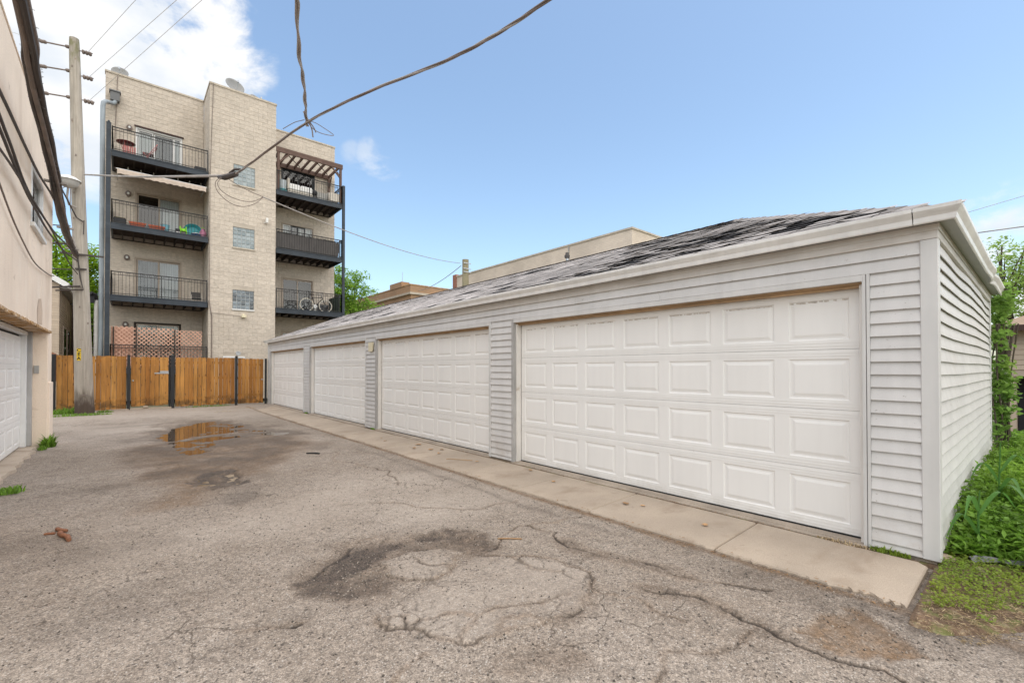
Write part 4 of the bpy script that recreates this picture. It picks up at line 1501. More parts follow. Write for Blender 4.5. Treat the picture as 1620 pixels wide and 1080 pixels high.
# window
win = MB()
fx = WX + 0.012
for (ya, yb, za, zb) in ((wy0 - 0.01, wy0 + 0.08, wz0, wz1), (wy1 - 0.08, wy1 + 0.01, wz0, wz1), (wy0 + 0.08, wy1 - 0.08, wz1 - 0.08, wz1)):
    win.box(WX - 0.12, fx, ya, yb, za, zb)
win.box(WX - 0.12, WX + 0.055, wy0 - 0.06, wy1 + 0.06, wz0 - 0.07, wz0 - 0.001)
wo = win.build('window', MT['white_paint'], stucco, bevel=0.006)
m = MB()
m.box(WX - 0.07, WX - 0.02, wy0 + 0.081, wy1 - 0.081, 4.13, 4.18)
for y in (wy0 + 0.081, wy1 - 0.121):
    m.box(WX - 0.07, WX - 0.02, y, y + 0.04, wz0, 4.129)
    m.box(WX - 0.07, WX - 0.02, y, y + 0.04, 4.181, wz1 - 0.081)
m.build('sash', MT['white_paint'], wo)
MB().box(WX - 0.045, WX - 0.04, wy0 + 0.1, wy1 - 0.1, wz0, 4.13).build('pane', MT['glass_dark'], wo)
MB().box(WX - 0.045, WX - 0.04, wy0 + 0.1, wy1 - 0.1, 4.18, wz1 - 0.08).build('pane', MT['glass'], wo)
MB().box(WX - 0.6, WX - 0.59, wy0 - 0.2, wy1 + 0.2, wz0 - 0.2, wz1 + 0.2).build('interior', MT['room'], wo)
MB().box(WX - 0.16, WX - 0.15, wy0 + 0.1, wy1 - 0.1, 4.15, wz1).build('blind', MT['blind'], wo)
# garage door of the stucco building
d = MB().box(-1.475, -1.46, 6.9, 12.25, 0.0, 2.15).build('garage_door', MT['room'], stucco)
for i in range(4):
    door_section(7.0, 12.17, 0.022 + i * 0.50 + 0.0015, 0.497, d, x=-1.43, sgn=1, cols=8)
m = MB()
m.box(-1.455, -1.36, 12.172, 12.30, 0.0, 2.06)
m.box(-1.455, -1.352, 6.9, 12.30, 2.061, 2.13)
m.build('door_trim', MT['white_paint'], stucco, bevel=0.004)
MB().box(-1.361, -1.30, 12.301, 12.399, 0.0, 2.13).build('door_trim', MT['jamb'], stucco, bevel=0.003)
m = MB()
m.box(-1.285, -1.215, 12.378, 12.399, 1.35, 1.50)
k_ = m.build('keypad', MT['grey_plastic'], stucco, bevel=0.004)

# ================================================================== FENCES AND GATES
FY = 21.0


def board(x0, x1, z0, z1, parent, dog=0.0, y=FY, rnd=None):
    g = rnd or random
    m = MB()
    lean = g.uniform(-0.006, 0.006)
    c = dog
    pts = [(x0, z0), (x1, z0), (x1 + lean, z1 - c), (x1 + lean - c * 0.8, z1), (x0 + lean + c * 0.8, z1), (x0 + lean, z1 - c)]
    yo = y - 0.024 + g.uniform(-0.010, 0.005)
    vs = [(x, yo, z) for x, z in pts] + [(x, yo + 0.018, z) for x, z in pts]
    n = 6
    fs = [tuple(range(n)), tuple(range(2 * n - 1, n - 1, -1))] + [(i, i + n, (i + 1) % n + n, (i + 1) % n) for i in range(n)]
    m.add(vs, fs)
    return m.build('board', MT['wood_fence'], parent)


def rails(xa, xb, zs, parent, y=FY):
    for z in zs:
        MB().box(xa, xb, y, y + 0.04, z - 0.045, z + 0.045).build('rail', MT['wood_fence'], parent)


def boards(xa, xb, n, z0, z1, parent, dog, seed):
    g = random.Random(seed)
    w = (xb - xa) / n
    for i in range(n):
        gap = g.choice([0.006, 0.007, 0.008, 0.010, 0.016])
        board(xa + i * w + gap / 2, xa + (i + 1) * w - gap / 2, z0 + g.uniform(-0.01, 0.02), z1 + g.uniform(-0.012, 0.012), parent, dog, rnd=g)


def steel_post(x, w, z1, parent, name='post', y=FY - 0.06):
    return MB().box(x - w / 2, x + w / 2, y - 0.035, y + 0.035, -0.1, z1).build(name, MT['black_steel'], parent, bevel=0.006)


fl = thing('wooden_fence', 'stained cedar board fence behind the leaning utility pole, with flat-topped boards', 'fence', (-0.8, FY, 0))
boards(-1.66, 0.085, 13, 0.03, 1.885, fl, 0.0, 1)
rails(-1.66, 0.085, (0.35, 1.25, 1.72), fl)
steel_post(-1.72, 0.10, 1.92, fl)
steel_post(0.145, 0.085, 1.94, fl)
gl_ = thing('wooden_gate', 'stained board gate with a strap latch between two thick black posts', 'gate', (0.75, FY, 0))
boards(0.21, 1.27, 8, 0.12, 1.87, gl_, 0.0, 2)
rails(0.21, 1.27, (0.40, 1.25, 1.70), gl_, FY + 0.002)
m = MB()
m.box(0.86, 1.28, FY - 0.040, FY - 0.034, 1.27, 1.31)
m.box(1.02, 1.27, FY - 0.046, FY - 0.041, 1.32, 1.37)
m.build('latch_strap', MT['galv'], gl_)
m = MB()
m.lathe([(0.0, 0.0), (0.022, 0.0), (0.022, 0.008), (0.012, 0.012), (0.012, 0.03), (0.028, 0.045), (0.03, 0.06), (0.02, 0.075), (0, 0.078)], (0.265, FY - 0.03, 1.03), 14, Matrix(((1, 0, 0), (0, 0, -1), (0, 1, 0))))
m.build('door_knob', MT['galv'], gl_, smooth=True)
fm = thing('wooden_fence', 'stained cedar board fence with clipped board tops and green moss along its foot', 'fence', (2.4, FY, 0))
boards(1.475, 3.385, 14, 0.05, 1.875, fm, 0.02, 3)
rails(1.475, 3.385, (0.35, 1.1, 1.68), fm)
m = MB()
m.box(1.33, 1.44, FY - 0.10, FY - 0.03, -0.1, 1.95)
m.build('post', MT['black_steel'], fm, bevel=0.006)
steel_post(1.305, 0.045, 1.94, fm, y=FY + 0.03)
p = steel_post(3.43, 0.085, 1.96, fm)
m = MB()
m.lathe([(0, 0), (0.05, 0.0), (0.085, 0.03), (0.09, 0.06), (0.08, 0.075), (0.0, 0.07)], (3.47, FY - 0.12, 2.06), 18, Matrix(((1, 0, 0), (0, 0, -1), (0, 1, 0))))
m.tube([(3.43, FY - 0.06, 1.95), (3.44, FY - 0.07, 2.02), (3.47, FY - 0.11, 2.05)], 0.012)
m.build('floodlight', MT['galv'], p, smooth=True)
gr = thing('wooden_gate', 'narrow stained board gate with clipped tops beside the garage corner', 'gate', (3.95, FY, 0))
boards(3.49, 4.40, 7, 0.06, 1.86, gr, 0.02, 4)
rails(3.49, 4.40, (0.4, 1.08, 1.62), gr, FY + 0.002)
steel_post(4.485, 0.07, 1.87, gr)
m = MB()
m.lathe([(0.0, 0.0), (0.022, 0.0), (0.022, 0.008), (0.012, 0.012), (0.012, 0.03), (0.028, 0.045), (0.03, 0.06), (0.02, 0.075), (0, 0.078)], (4.34, FY - 0.03, 1.02), 14, Matrix(((1, 0, 0), (0, 0, -1), (0, 1, 0))))
m.build('door_knob', MT['galv'], gr, smooth=True)

# ================================================================== APARTMENT BUILDING
apt = thing('apartment_building', 'four-storey apartment building of pale block with a projecting stair tower and dark steel balconies', 'building', (4.3, 32, 0))
YW, YB, TOP, TOPR = 27.0, 25.0, 14.72, 14.45
XL, XB0, XB1, XR = -0.69, 2.96, 5.77, 9.37
DL = [(0.36, 2.10, 10.5, 12.55), (0.36, 2.10, 7.5, 9.58), (0.36, 2.10, 4.5, 6.58), (0.36, 2.10, 1.5, 3.60)]
DR = [(6.49, 8.25, 10.5, 12.46), (6.51, 8.21, 7.5, 9.45), (6.51, 8.21, 4.5, 6.48), (6.51, 8.21, 1.5, 3.53)]
GB = [(3.93, 4.84, 10.25, 11.22), (3.92, 4.83, 7.25, 8.22), (3.92, 4.82, 4.31, 5.22)]
TD = [(3.55, 4.45, 0.0, 2.05)]


def holed(mb, x0, x1, z0, z1, ya, yb, holes):
    """a wall slab with rectangular openings"""
    zc = sorted({z0, z1, *[max(z0, min(z1, h[2])) for h in holes], *[max(z0, min(z1, h[3])) for h in holes]})
    for za, zb in zip(zc[:-1], zc[1:]):
        cuts = sorted((h[0], h[1]) for h in holes if h[2] < zb - 1e-6 and h[3] > za + 1e-6)
        x = x0
        for a, b in cuts:
            if a > x:
                mb.box(x, a, ya, yb, za, zb)
            x = b
        if x < x1:
            mb.box(x, x1, ya, yb, za, zb)


mb = MB()
holed(mb, XL + 0.005, XB0 - 0.0, 0, TOP, YW + 0.01, YW + 0.3, DL)
holed(mb, XB1, XR - 0.005, 0, TOPR, YW + 0.01, YW + 0.3, DR)
holed(mb, XB0 + 0.01, XB1 - 0.01, 0, TOP, YB + 0.01, YB + 0.3, GB + TD)
mb.box(XB0 + 0.01, XB0 + 0.2, YB + 0.302, YW + 0.008, 0, TOP)
mb.box(XB1 - 0.2, XB1 - 0.01, YB + 0.302, YW + 0.008, 0, TOP)
mb.box(XL + 0.005, XL + 0.3, YW + 0.302, 44, 0, TOP)
mb.box(XR - 0.3, XR - 0.005, YW + 0.302, 44, 0, TOPR)
mb.box(XL + 0.305, XR - 0.305, 43.7, 44, 0, TOPR)
mb.box(XL + 0.305, XR - 0.305, YW + 0.303, 43.69, 13.6, 13.8)
mb.build('wall', MT['mortar'], apt)


def blocks(u0, u1, z0, z1, place, holes, name='wall_blocks', seed=1):
    """split-face blocks, each with its own face and recessed joints; place(u, d, z) puts d outwards"""
    g = random.Random(seed)
    m = MB()
    BH, BW, J = 0.2, 0.4, 0.004
    r = 0
    z = z0
    while z < z1 - 0.02:
        zt = min(z + BH, z1)
        u = u0 - (0.2 if r % 2 else 0)
        while u < u1 - 0.001:
            a, b = max(u, u0), min(u + BW, u1)
            u += BW
            spans = [(a, b)]
            for h in holes:
                if h[2] < zt - 0.01 and h[3] > z + 0.01:
                    ns = []
                    for s, e in spans:
                        if h[1] <= s or h[0] >= e:
                            ns.append((s, e))
                        else:
                            if h[0] > s:
                                ns.append((s, h[0]))
                            if h[1] < e:
                                ns.append((h[1], e))
                    spans = ns
            for s, e in spans:
                if e - s < 0.02:
                    continue
                d = g.uniform(0.004, 0.009)
                q = []
                for dd in (0.0, d):
                    ii = J if dd == 0 else J + 0.003
                    for (uu, zz) in ((s + ii, z + ii), (e - ii, z + ii), (e - ii, zt - ii), (s + ii, zt - ii)):
                        q.append(place(uu, dd + (g.uniform(-0.003, 0.003) if dd else 0), zz))
                m.add(q, [(4, 5, 6, 7), (0, 1, 5, 4), (1, 2, 6, 5), (2, 3, 7, 6), (3, 0, 4, 7)], g.random())
        z += BH
        r += 1
    return m.build(name, MT['block'], apt, rattr=True, kind='stuff')


blocks(XL, XB0 - 0.005, 1.2, TOP - 0.06, lambda u, d, z: (u, YW + 0.01 - d, z), DL, seed=1)
blocks(XB1 + 0.005, XR, 1.2, TOPR - 0.06, lambda u, d, z: (u, YW + 0.01 - d, z), DR, seed=2)
blocks(XB0, XB1, 0.0, TOP - 0.06, lambda u, d, z: (u, YB + 0.01 - d, z), GB + TD, seed=3)
blocks(YB + 0.02, YW - 0.02, 0.6, TOP - 0.06, lambda u, d, z: (XB0 + 0.01 - d, u, z), [], seed=4)
blocks(YB + 0.02, YW - 0.02, 0.6, TOP - 0.06, lambda u, d, z: (XB1 - 0.01 + d, u, z), [], seed=5)
blocks(YW + 0.02, 44, 1.2, TOPR - 0.06, lambda u, d, z: (XR - 0.005 + d, u, z), [], seed=6)
m = MB()
m.box(XL - 0.02, XB0 - 0.03, YW - 0.03, YW + 0.32, TOP - 0.058, TOP + 0.03)
m.box(XB1 + 0.03, XR + 0.02, YW - 0.03, YW + 0.32, TOPR - 0.058, TOPR + 0.03)
m.box(XB0 - 0.025, XB1 + 0.025, YB - 0.025, YB + 0.32, TOP - 0.057, TOP + 0.035)
m.box(XB0 - 0.024, XB0 + 0.22, YB + 0.321, YW + 0.32, TOP - 0.057, TOP + 0.034)
m.box(XB1 - 0.22, XB1 + 0.024, YB + 0.321, YW + 0.32, TOP - 0.057, TOP + 0.034)
m.build('parapet_coping', MT['coping'], apt, bevel=0.006)


def sliding_door(h, frame, panes, name='balcony_door', hood=None):
    """panes: list of (x0, x1, infill material or None, glass material)"""
    x0, x1, z0, z1 = h
    m = MB()
    ya, yb = YW - 0.012, YW + 0.12
    t = 0.07
    m.box(x0, x0 + t, ya, yb, z0, z1 - t)
    m.box(x1 - t, x1, ya, yb, z0, z1 - t)
    m.box(x0, x1, ya, yb, z1 - t + 0.0005, z1)
    d = m.build(name, frame, apt, bevel=0.006)
    MB().box(x0 - 0.3, x1 + 0.3, YW + 0.9, YW + 0.92, z0 - 0.2, z1 + 0.2).build('interior', MT['room'], d)
    for i, (a, b, fill, gm, fr) in enumerate(panes):
        dy = 0.03 if i % 2 else 0.0
        m = MB()
        s = 0.045
        m.box(a, a + s, YW + 0.04 + dy, YW + 0.075 + dy, z0 + 0.03, z1 - t - 0.005)
        m.box(b - s, b, YW + 0.04 + dy, YW + 0.075 + dy, z0 + 0.03, z1 - t - 0.005)
        m.box(a + s, b - s, YW + 0.04 + dy, YW + 0.075 + dy, z1 - t - 0.06, z1 - t - 0.005)
        m.box(a + s, b - s, YW + 0.04 + dy, YW + 0.075 + dy, z0 + 0.03, z0 + 0.10)
        m.build('sash', fr, d)
        MB().box(a + s, b - s, YW + 0.055 + dy, YW + 0.06 + dy, z0 + 0.1, z1 - t - 0.06).build('pane', gm, d)
        if fill:
            m = MB()
            g = random.Random(int(a * 100))
            w = 0.09
            x = a + s
            while x < b - s:
                x2 = min(x + w * 0.97, b - s)
                sk = g.uniform(0.008, 0.03)
                m.quad((x, YW + 0.16, z0 + 0.04), (x2, YW + 0.16 + sk, z0 + 0.04), (x2, YW + 0.16 + sk, z1 - 0.12), (x, YW + 0.16, z1 - 0.12), g.random())
                x += w
            m.build('blind', fill, d, rattr=True)
    if hood:
        MB().box(x0 - 0.05, x1 + 0.05, YW - 0.08, YW - 0.014, z1 + 0.005, z1 + 0.06).build('door_hood', hood, d)
    return d


G1, G2 = MT['glass'], MT['glass_dark']
ft, fw, fd = MT['frame_tan'], MT['frame_white'], MT['frame_dark']
sliding_door(DL[0], fw, [(0.44, 1.00, MT['white_cloth'], G1, fw), (1.02, 1.78, MT['blind_grey'], G1, fw), (1.76, 2.04, MT['white_cloth'], G1, fw)], hood=MT['brown_trim'])
sliding_door(DL[1], ft, [(0.44, 1.25, None, G2, ft), (1.23, 2.03, MT['white_cloth'], G1, ft)])
sliding_door(DL[2], ft, [(0.44, 1.25, MT['blind_grey'], G1, ft), (1.23, 2.03, MT['blind'], G1, ft)])
sliding_door(DL[3], MT['joist'], [(0.44, 1.25, MT['blind_grey'], G2, ft), (1.23, 2.03, MT['blind_grey'], G2, ft)])
sliding_door(DR[0], fd, [(6.57, 7.38, None, G2, fd), (7.36, 8.18, None, G2, fd)])
sliding_door(DR[1], ft, [(6.59, 6.98, MT['white_cloth'], G1, fw), (7.00, 7.37, MT['blind_grey'], G1, fd), (7.35, 7.76, MT['blind'], G1, fd), (7.76, 8.14, MT['white_cloth'], G1, fw)])
sliding_door(DR[2], ft, [(6.59, 7.37, MT['blind_grey'], G2, ft), (7.35, 8.14, None, G1, ft)])
sliding_door(DR[3], ft, [(6.59, 7.37, None, G2, ft), (7.35, 8.14, None, G2, ft)])

# glass block windows of the stair tower
MTGB = NB('glass_block')
MTGB.set(MTGB.p.inputs['Base Color'], MTGB.mix(MTGB.attr('rnd').outputs['Fac'], (0.19, 0.235, 0.25), (0.32, 0.37, 0.385)))
MTGB.p.inputs['Roughness'].default_value = 0.12
MTGB.p.inputs['Specular IOR Level'].default_value = 0.6
MTGB.bump(MTGB.noise(26, 2), 0.5, 0.01)
MT['glassblock'] = MTGB.m
MTGC = NB('glass_block_clear')
MTGC.set(MTGC.p.inputs['Base Color'], MTGC.mix(MTGC.attr('rnd').outputs['Fac'], (0.045, 0.055, 0.065), (0.20, 0.24, 0.27)))
MTGC.p.inputs['Roughness'].default_value = 0.08
MTGC.p.inputs['Specular IOR Level'].default_value = 0.7
MTGC.bump(MTGC.noise(26, 2), 0.6, 0.01)
MT['glassblock_clear'] = MTGC.m
MT['grout'] = mat('white_grout', (0.44, 0.46, 0.46), 0.7, 0.08, 5)
for wi, (x0, x1, z0, z1) in enumerate(GB):
    m = MB()
    m.box(x0, x1, YB + 0.05, YB + 0.12, z0, z1)
    w = m.build('window', MT['grout'], apt)
    m = MB()
    g = random.Random(wi)
    for i in range(5):
        for j in range(5):
            a, c = x0 + (x1 - x0) * i / 5, z0 + (z1 - z0) * j / 5
            dx, dz = (x1 - x0) / 5, (z1 - z0) / 5
            q = []
            for (ins, y) in ((0.010, YB + 0.048), (0.018, YB + 0.036), (0.05, YB + 0.030)):
                q += [(a + ins, y, c + ins), (a + dx - ins, y, c + ins), (a + dx - ins, y, c + dz - ins), (a + ins, y, c + dz - ins)]
            m.add(q, [(k * 4 + e, k * 4 + (e + 1) % 4, k * 4 + 4 + (e + 1) % 4, k * 4 + 4 + e) for k in range(2) for e in range(4)] + [(8, 9, 10, 11)], g.random())
    m.build('glass_blocks', MT['glassblock_clear'] if wi == 2 else MT['glassblock'], w, rattr=True, kind='stuff')
    MB().box(x0 - 0.03, x1 + 0.02, YB - 0.05, YB + 0.05, z0 - 0.07, z0 - 0.002).build('sill', MT['frame_white'] if wi == 2 else MT['coping'], w, bevel=0.006)
# door of the tower, just above the fence
m = MB()
m.box(TD[0][0], TD[0][0] + 0.08, YB - 0.02, YB + 0.1, 0, 2.05)
m.box(TD[0][1] - 0.08, TD[0][1], YB - 0.02, YB + 0.1, 0, 2.05)
m.box(TD[0][0] + 0.08, TD[0][1] - 0.08, YB - 0.02, YB + 0.1, 1.97, 2.05)
d = m.build('door', MT['white_paint'], apt, bevel=0.006)
MB().box(TD[0][0] + 0.08, TD[0][1] - 0.08, YB + 0.05, YB + 0.09, 0, 1.97).build('door_leaf', mat('grey_door', (0.50, 0.52, 0.52), 0.5), d)


def balcony(xa, xb, zf, open_sides, first=False):
    """steel-framed balcony: deck, channel beams, joists, railing"""
    m = MB()
    n = int((xb - xa - 0.1) / 0.145)
    for i in range(13):
        y = YB + 0.07 + i * 0.148
        m.box(xa + 0.02, xb - 0.02, y, y + 0.14, zf - 0.045, zf - 0.015)
    b = m.build('balcony', MT['deck'], apt)
    for (x0, x1, y0, y1, nm) in ((xa, xb, YB, YB + 0.06, 0), (xa, xa + 0.06, YB + 0.061, YW - 0.01, 1), (xb - 0.06, xb, YB + 0.061, YW - 0.01, 1)):
        m = MB()
        m.box(x0, x1, y0, y1, zf - 0.235, zf - 0.001)
        if nm == 0:
            m.box(x0, x1, y0 - 0.022, y0 - 0.0005, zf - 0.03, zf + 0.006)
            m.box(x0, x1, y0 - 0.022, y0 - 0.0005, zf - 0.25, zf - 0.225)
        m.build('beam', MT['steel_navy'], b)
    nj = int((xb - xa) / 0.36)
    for i in range(1, nj):
        x = xa + (xb - xa) * i / nj
        MB().box(x - 0.02, x + 0.02, YB + 0.062, YW - 0.012, zf - 0.215, zf - 0.047).build('joist', MT['joist'], b)
    MB().box(xa + 0.06, xb - 0.06, YW - 0.07, YW - 0.012, zf - 0.25, zf - 0.216).build('ledger', MT['joist'], b)
    r = MB()
    runs = [((xa + 0.03, YB + 0.03), (xb - 0.03, YB + 0.03))]
    if 'l' in open_sides:
        runs.append(((xa + 0.03, YB + 0.03), (xa + 0.03, YW - 0.05)))
    if 'r' in open_sides:
        runs.append(((xb - 0.03, YB + 0.03), (xb - 0.03, YW - 0.05)))
    for (p, q) in runs:
        for z, t in ((zf + 0.97, 0.036), (zf + 0.85, 0.022), (zf + 0.07, 0.024)):
            r.bar((*p, z), (*q, z), t, t)
        L = math.dist(p, q)
        k = max(1, int(L / 0.118))
        for i in range(1, k):
            t = i / k
            x, y = p[0] + (q[0] - p[0]) * t, p[1] + (q[1] - p[1]) * t
            w = 0.034 if i % (k // 2 if k > 8 else 99) == 0 else 0.013
            r.bar((x, y, zf + 0.0), (x, y, zf + 0.97), w, w, (0, 1, 0))
            if i % 2 == 0:
                r.bar((x + (q[0] - p[0]) / L * 0.059, y + (q[1] - p[1]) / L * 0.059, zf + 0.85), (x + (q[0] - p[0]) / L * 0.059, y + (q[1] - p[1]) / L * 0.059, zf + 0.97), 0.012, 0.012, (0, 1, 0))
        for e in (p, q):
            r.bar((*e, zf), (*e, zf + 1.0), 0.036, 0.036, (0, 1, 0))
    r.build('railing', MT['rail_black'], b)
    return b


for zf in (10.52, 7.5, 4.52, 1.48):
    balcony(-0.44, 2.93, zf, 'l')
for zf in (10.48, 7.52, 4.52):
    balcony(5.79, 9.10, zf, 'r')
m = MB()
m.box(-0.60, -0.445, YB - 0.03, YB + 0.11, -0.1, 11.62)
m.lathe([(0.03, 0), (0.045, 0.04), (0.03, 0.09), (0, 0.1)], (-0.52, YB + 0.04, 11.62), 10)
m.build('post', MT['steel_navy'], apt)
m = MB()
m.box(9.105, 9.235, YB - 0.03, YB + 0.09, -0.1, 11.52)
m.build('post', MT['steel_navy'], apt)
# downpipe with conductor head
m = MB()
m.tube([(-0.74, 26.3, -0.1), (-0.745, 26.3, 12.75), (-0.73, 26.35, 12.95), (-0.66, 26.5, 13.10), (-0.42, 26.75, 13.22), (-0.36, 26.78, 13.30), (-0.36, 26.8, 13.5)], 0.085, 12)
dp = m.build('downpipe', mat('blue_grey_pipe', (0.27, 0.31, 0.34), 0.45, 0.1, 3, streak=0.2), apt, smooth=True)
m = MB()
m.box(-0.52, -0.20, 26.70, 26.97, 13.36, 13.74)
m.box(-0.56, -0.16, 26.66, 26.98, 13.741, 13.80)
m.build('conductor_head', MT['blind_grey'], dp, bevel=0.01)


def wall_light(x, z, mname='grey_plastic'):
    m = MB()
    m.lathe([(0, 0), (0.10, 0.0), (0.11, 0.03), (0.10, 0.07), (0.06, 0.085)], (x, YW - 0.02, z), 14, Matrix(((1, 0, 0), (0, 0, -1), (0, 1.25, 0))))
    l = m.build('wall_light', MT['cable_brown'], apt, smooth=True)
    m = MB()
    m.lathe([(0.045, 0.0855), (0.04, 0.105), (0.0, 0.112)], (x, YW - 0.02, z), 12, Matrix(((1, 0, 0), (0, 0, -1), (0, 1.25, 0))))
    m.build('lamp_cover', MT['white_lamp'], l, smooth=True)


for x, z in ((0.14, 12.41), (0.12, 9.4), (0.09, 6.49), (0.06, 3.46)):
    wall_light(x, z)
m = MB()
m.box(4.27, 4.47, YB - 0.20, YB - 0.012, 3.90, 4.02)
m.box(4.33, 4.41, YB - 0.06, YB - 0.012, 4.02, 4.08)
m.build('wall_light', MT['cream'], apt, bevel=0.01)
m = MB()
m.box(5.28, 5.38, YB - 0.26, YB - 0.06, 8.62, 8.86)
m.box(5.24, 5.28, YB - 0.12, YB - 0.012, 8.62, 8.68)
m.build('security_camera', MT['white_lamp'], apt, bevel=0.015)
# conduits and cables on the tower
m = MB()
m.tube([(3.10, YB - 0.03, 14.7), (3.06, YB - 0.035, 13.2), (3.02, YB - 0.03, 11.5), (2.99, YB - 0.03, 10.2), (2.99, YB - 0.03, 7.2), (3.0, YB - 0.03, 4.6)], 0.013)
m.tube([(2.985, YB - 0.03, 4.6), (3.02, YB - 0.04, 4.3), (3.09, YB - 0.03, 3.9), (3.10, YB - 0.03, 0.3)], 0.022)
m.tube([(3.10, YB - 0.03, 4.05), (4.26, YB - 0.025, 3.96)], 0.008)
m.tube([(-0.28, YW - 0.03, 14.6), (-0.32, YW - 0.03, 13.0), (-0.36, YW - 0.03, 11.6)], 0.014)
m.build('conduit', MT['cable_brown'], apt)

# ---- things on the building
def dish(x, y, z, r, face, label, tilt=0.5):
    t = thing('satellite_dish', label, 'dish', (x, y, z - 0.5), 'satellite dishes on the flat roof')
    fx, fy = face
    nrm = Vector((fx, fy, tilt)).normalized()
    q = nrm.to_track_quat('Z', 'Y').to_matrix()
    m = MB()
    m.lathe([(r * k / 6, 0.28 * r * (k / 6) ** 2) for k in range(7)], (x, y, z), 24, q)
    o = m.build('reflector', MT['dish'], t, smooth=True)
    md = o.modifiers.new('solid', 'SOLIDIFY')
    md.thickness = 0.015
    m = MB()
    c = Vector((x, y, z))
    m.tube([c - nrm * 0.05, c - nrm * 0.2 + Vector((0, 0, -0.1)), (x - nrm.x * 0.2, y - nrm.y * 0.2, z - 1.0)], 0.025)
    m.build('mast', MT['galv'], t)
    m = MB()
    tip = c + nrm * r * 1.1
    m.tube([c + q @ Vector((0, -r * 0.9, 0.25 * r)), tip + q @ Vector((0, -r * 0.3, 0))], 0.012)
    m.lathe([(0, -0.05), (0.04, -0.04), (0.04, 0.05), (0, 0.06)], tip + q @ Vector((0, -r * 0.3, 0)), 8)
    m.build('feed_arm', MT['galv'], t)


dish(-0.20, 27.3, 14.90, 0.31, (-0.1, -1), 'grey satellite dish at the roof corner above the downpipe')
dish(4.05, 25.75, 15.26, 0.42, (0.2, -1), 'large grey satellite dish on the middle of the stair tower roof')
dish(5.05, 26.0, 15.02, 0.37, (0.35, -0.8), 'low grey satellite dish half sunk behind the right edge of the tower parapet')

# awning under the top left balcony
aw = thing('awning', 'beige roll-out awning with scalloped edge hung under the top left balcony', 'awning', (1.3, 25.6, 9.6))
m = MB()
xa, xb = -0.25, 2.84
n = 60
vs, fs = [], []
for i in range(n + 1):
    x = xa + (xb - xa) * i / n
    sc = 0.035 * abs(math.sin(i / n * math.pi * 13))
    vs += [(x, 26.9, 10.20), (x, 25.05, 9.80), (x, 24.98, 9.78), (x, 24.97, 9.56 + sc)]
for i in range(n):
    for k in range(3):
        a = i * 4 + k
        fs.append((a, a + 1, a + 5, a + 4))
m.add(vs, fs)
o = m.build('cloth', MT['awning'], aw)
m = MB()
m.tube([(xa - 0.04, 25.02, 9.79), (xb + 0.03, 25.02, 9.79)], 0.025, 8)
m.bar((xa, 26.9, 9.9), (xa + 0.02, 25.05, 9.79), 0.04, 0.04)
m.bar((xb, 26.9, 9.9), (xb - 0.02, 25.05, 9.79), 0.04, 0.04)
m.build('frame', MT['frame_white'], aw)

# pergola on the top right balcony
pg = thing('pergola', 'dark brown timber pergola on the top right balcony', 'pergola', (7.5, 26, 10.48))
for (x, y) in ((5.90, 25.12), (9.03, 25.12), (8.98, 26.85)):
    MB().box(x - 0.055, x + 0.055, y - 0.055, y + 0.055, 10.49, 12.42).build('post', MT['pergola'], pg)
MB().box(5.80, 9.13, 25.05, 25.13, 12.43, 12.68).build('beam', MT['pergola'], pg)
MB().box(5.92, 9.06, 26.90, 26.97, 12.43, 12.66).build('beam', MT['pergola'], pg)
for i in range(9):
    x = 5.98 + i * 0.375
    MB().box(x, x + 0.05, 25.131, 26.899, 12.50, 12.655).build('rafter', MT['pergola'], pg)
for (a, b) in (((5.955, 25.09, 11.95), (6.4, 25.09, 12.42)), ((8.98, 25.09, 11.95), (8.55, 25.09, 12.42)), ((9.03, 25.18, 11.95), (9.03, 25.6, 12.42)), ((8.98, 26.8, 11.9), (8.98, 26.4, 12.42))):
    MB().bar(a, b, 0.05, 0.08).build('brace', MT['pergola'], pg)
m = MB()
m.bar((6.0, 25.1, 12.67), (7.4, 26.85, 12.67), 0.03, 0.03)
m.bar((7.5, 25.1, 12.67), (8.9, 26.85, 12.67), 0.03, 0.03)
m.build('cross_brace', MT['joist'], pg)

# lattice screen on the ground-floor deck
lt = thing('lattice_screen', 'pinkish cedar lattice screen standing on the ground floor deck behind the fence', 'lattice screen', (1.2, 25.2, 1.48))


def lattice(xa, xb, za, zb, y):
    m = MB()
    s, w = 0.118, 0.036
    g = random.Random(int(xa * 50))
    for sg in (1, -1):
        c = -(zb - za) - (xb - xa)
        while c < (zb - za) + (xb - xa):
            # line z = za + sg*(x - xa) + c  clipped to the panel
            ps = []
            for x in (xa, xb):
                z = za + sg * (x - xa) + c
                if za <= z <= zb:
                    ps.append((x, z))
            for z in (za, zb):
                x = xa + (z - za - c) / sg
                if xa < x < xb:
                    ps.append((x, z))
            if len(ps) >= 2:
                (x1, z1), (x2, z2) = ps[0], ps[-1]
                if math.hypot(x2 - x1, z2 - z1) > 0.02:
                    yy = y + (0.004 if sg > 0 else -0.004)
                    m.bar((x1, yy, z1), (x2, yy, z2), w, 0.007, (0, 1, 0), g.random())
            c += s * 1.4142 / 1.0
    return m.build('lattice_panel', MT['lattice'], lt, rattr=True)


lattice(-0.40, 0.40, 1.55, 3.24, 25.16)
lattice(0.42, 1.72, 1.55, 3.22, 25.17)
lattice(1.74, 2.74, 1.55, 3.17, 25.16)
m = MB()
m.box(-0.40, 0.32, 25.24, 25.26, 1.55, 3.20)
m.build('backing_board', MT['lattice'], lt, rattr=True)
for x in (-0.32, 0.41, 1.73):
    MB().box(x - 0.02, x + 0.02, 25.10, 25.14, 1.5, 3.2).build('stake', MT['joist'], lt)

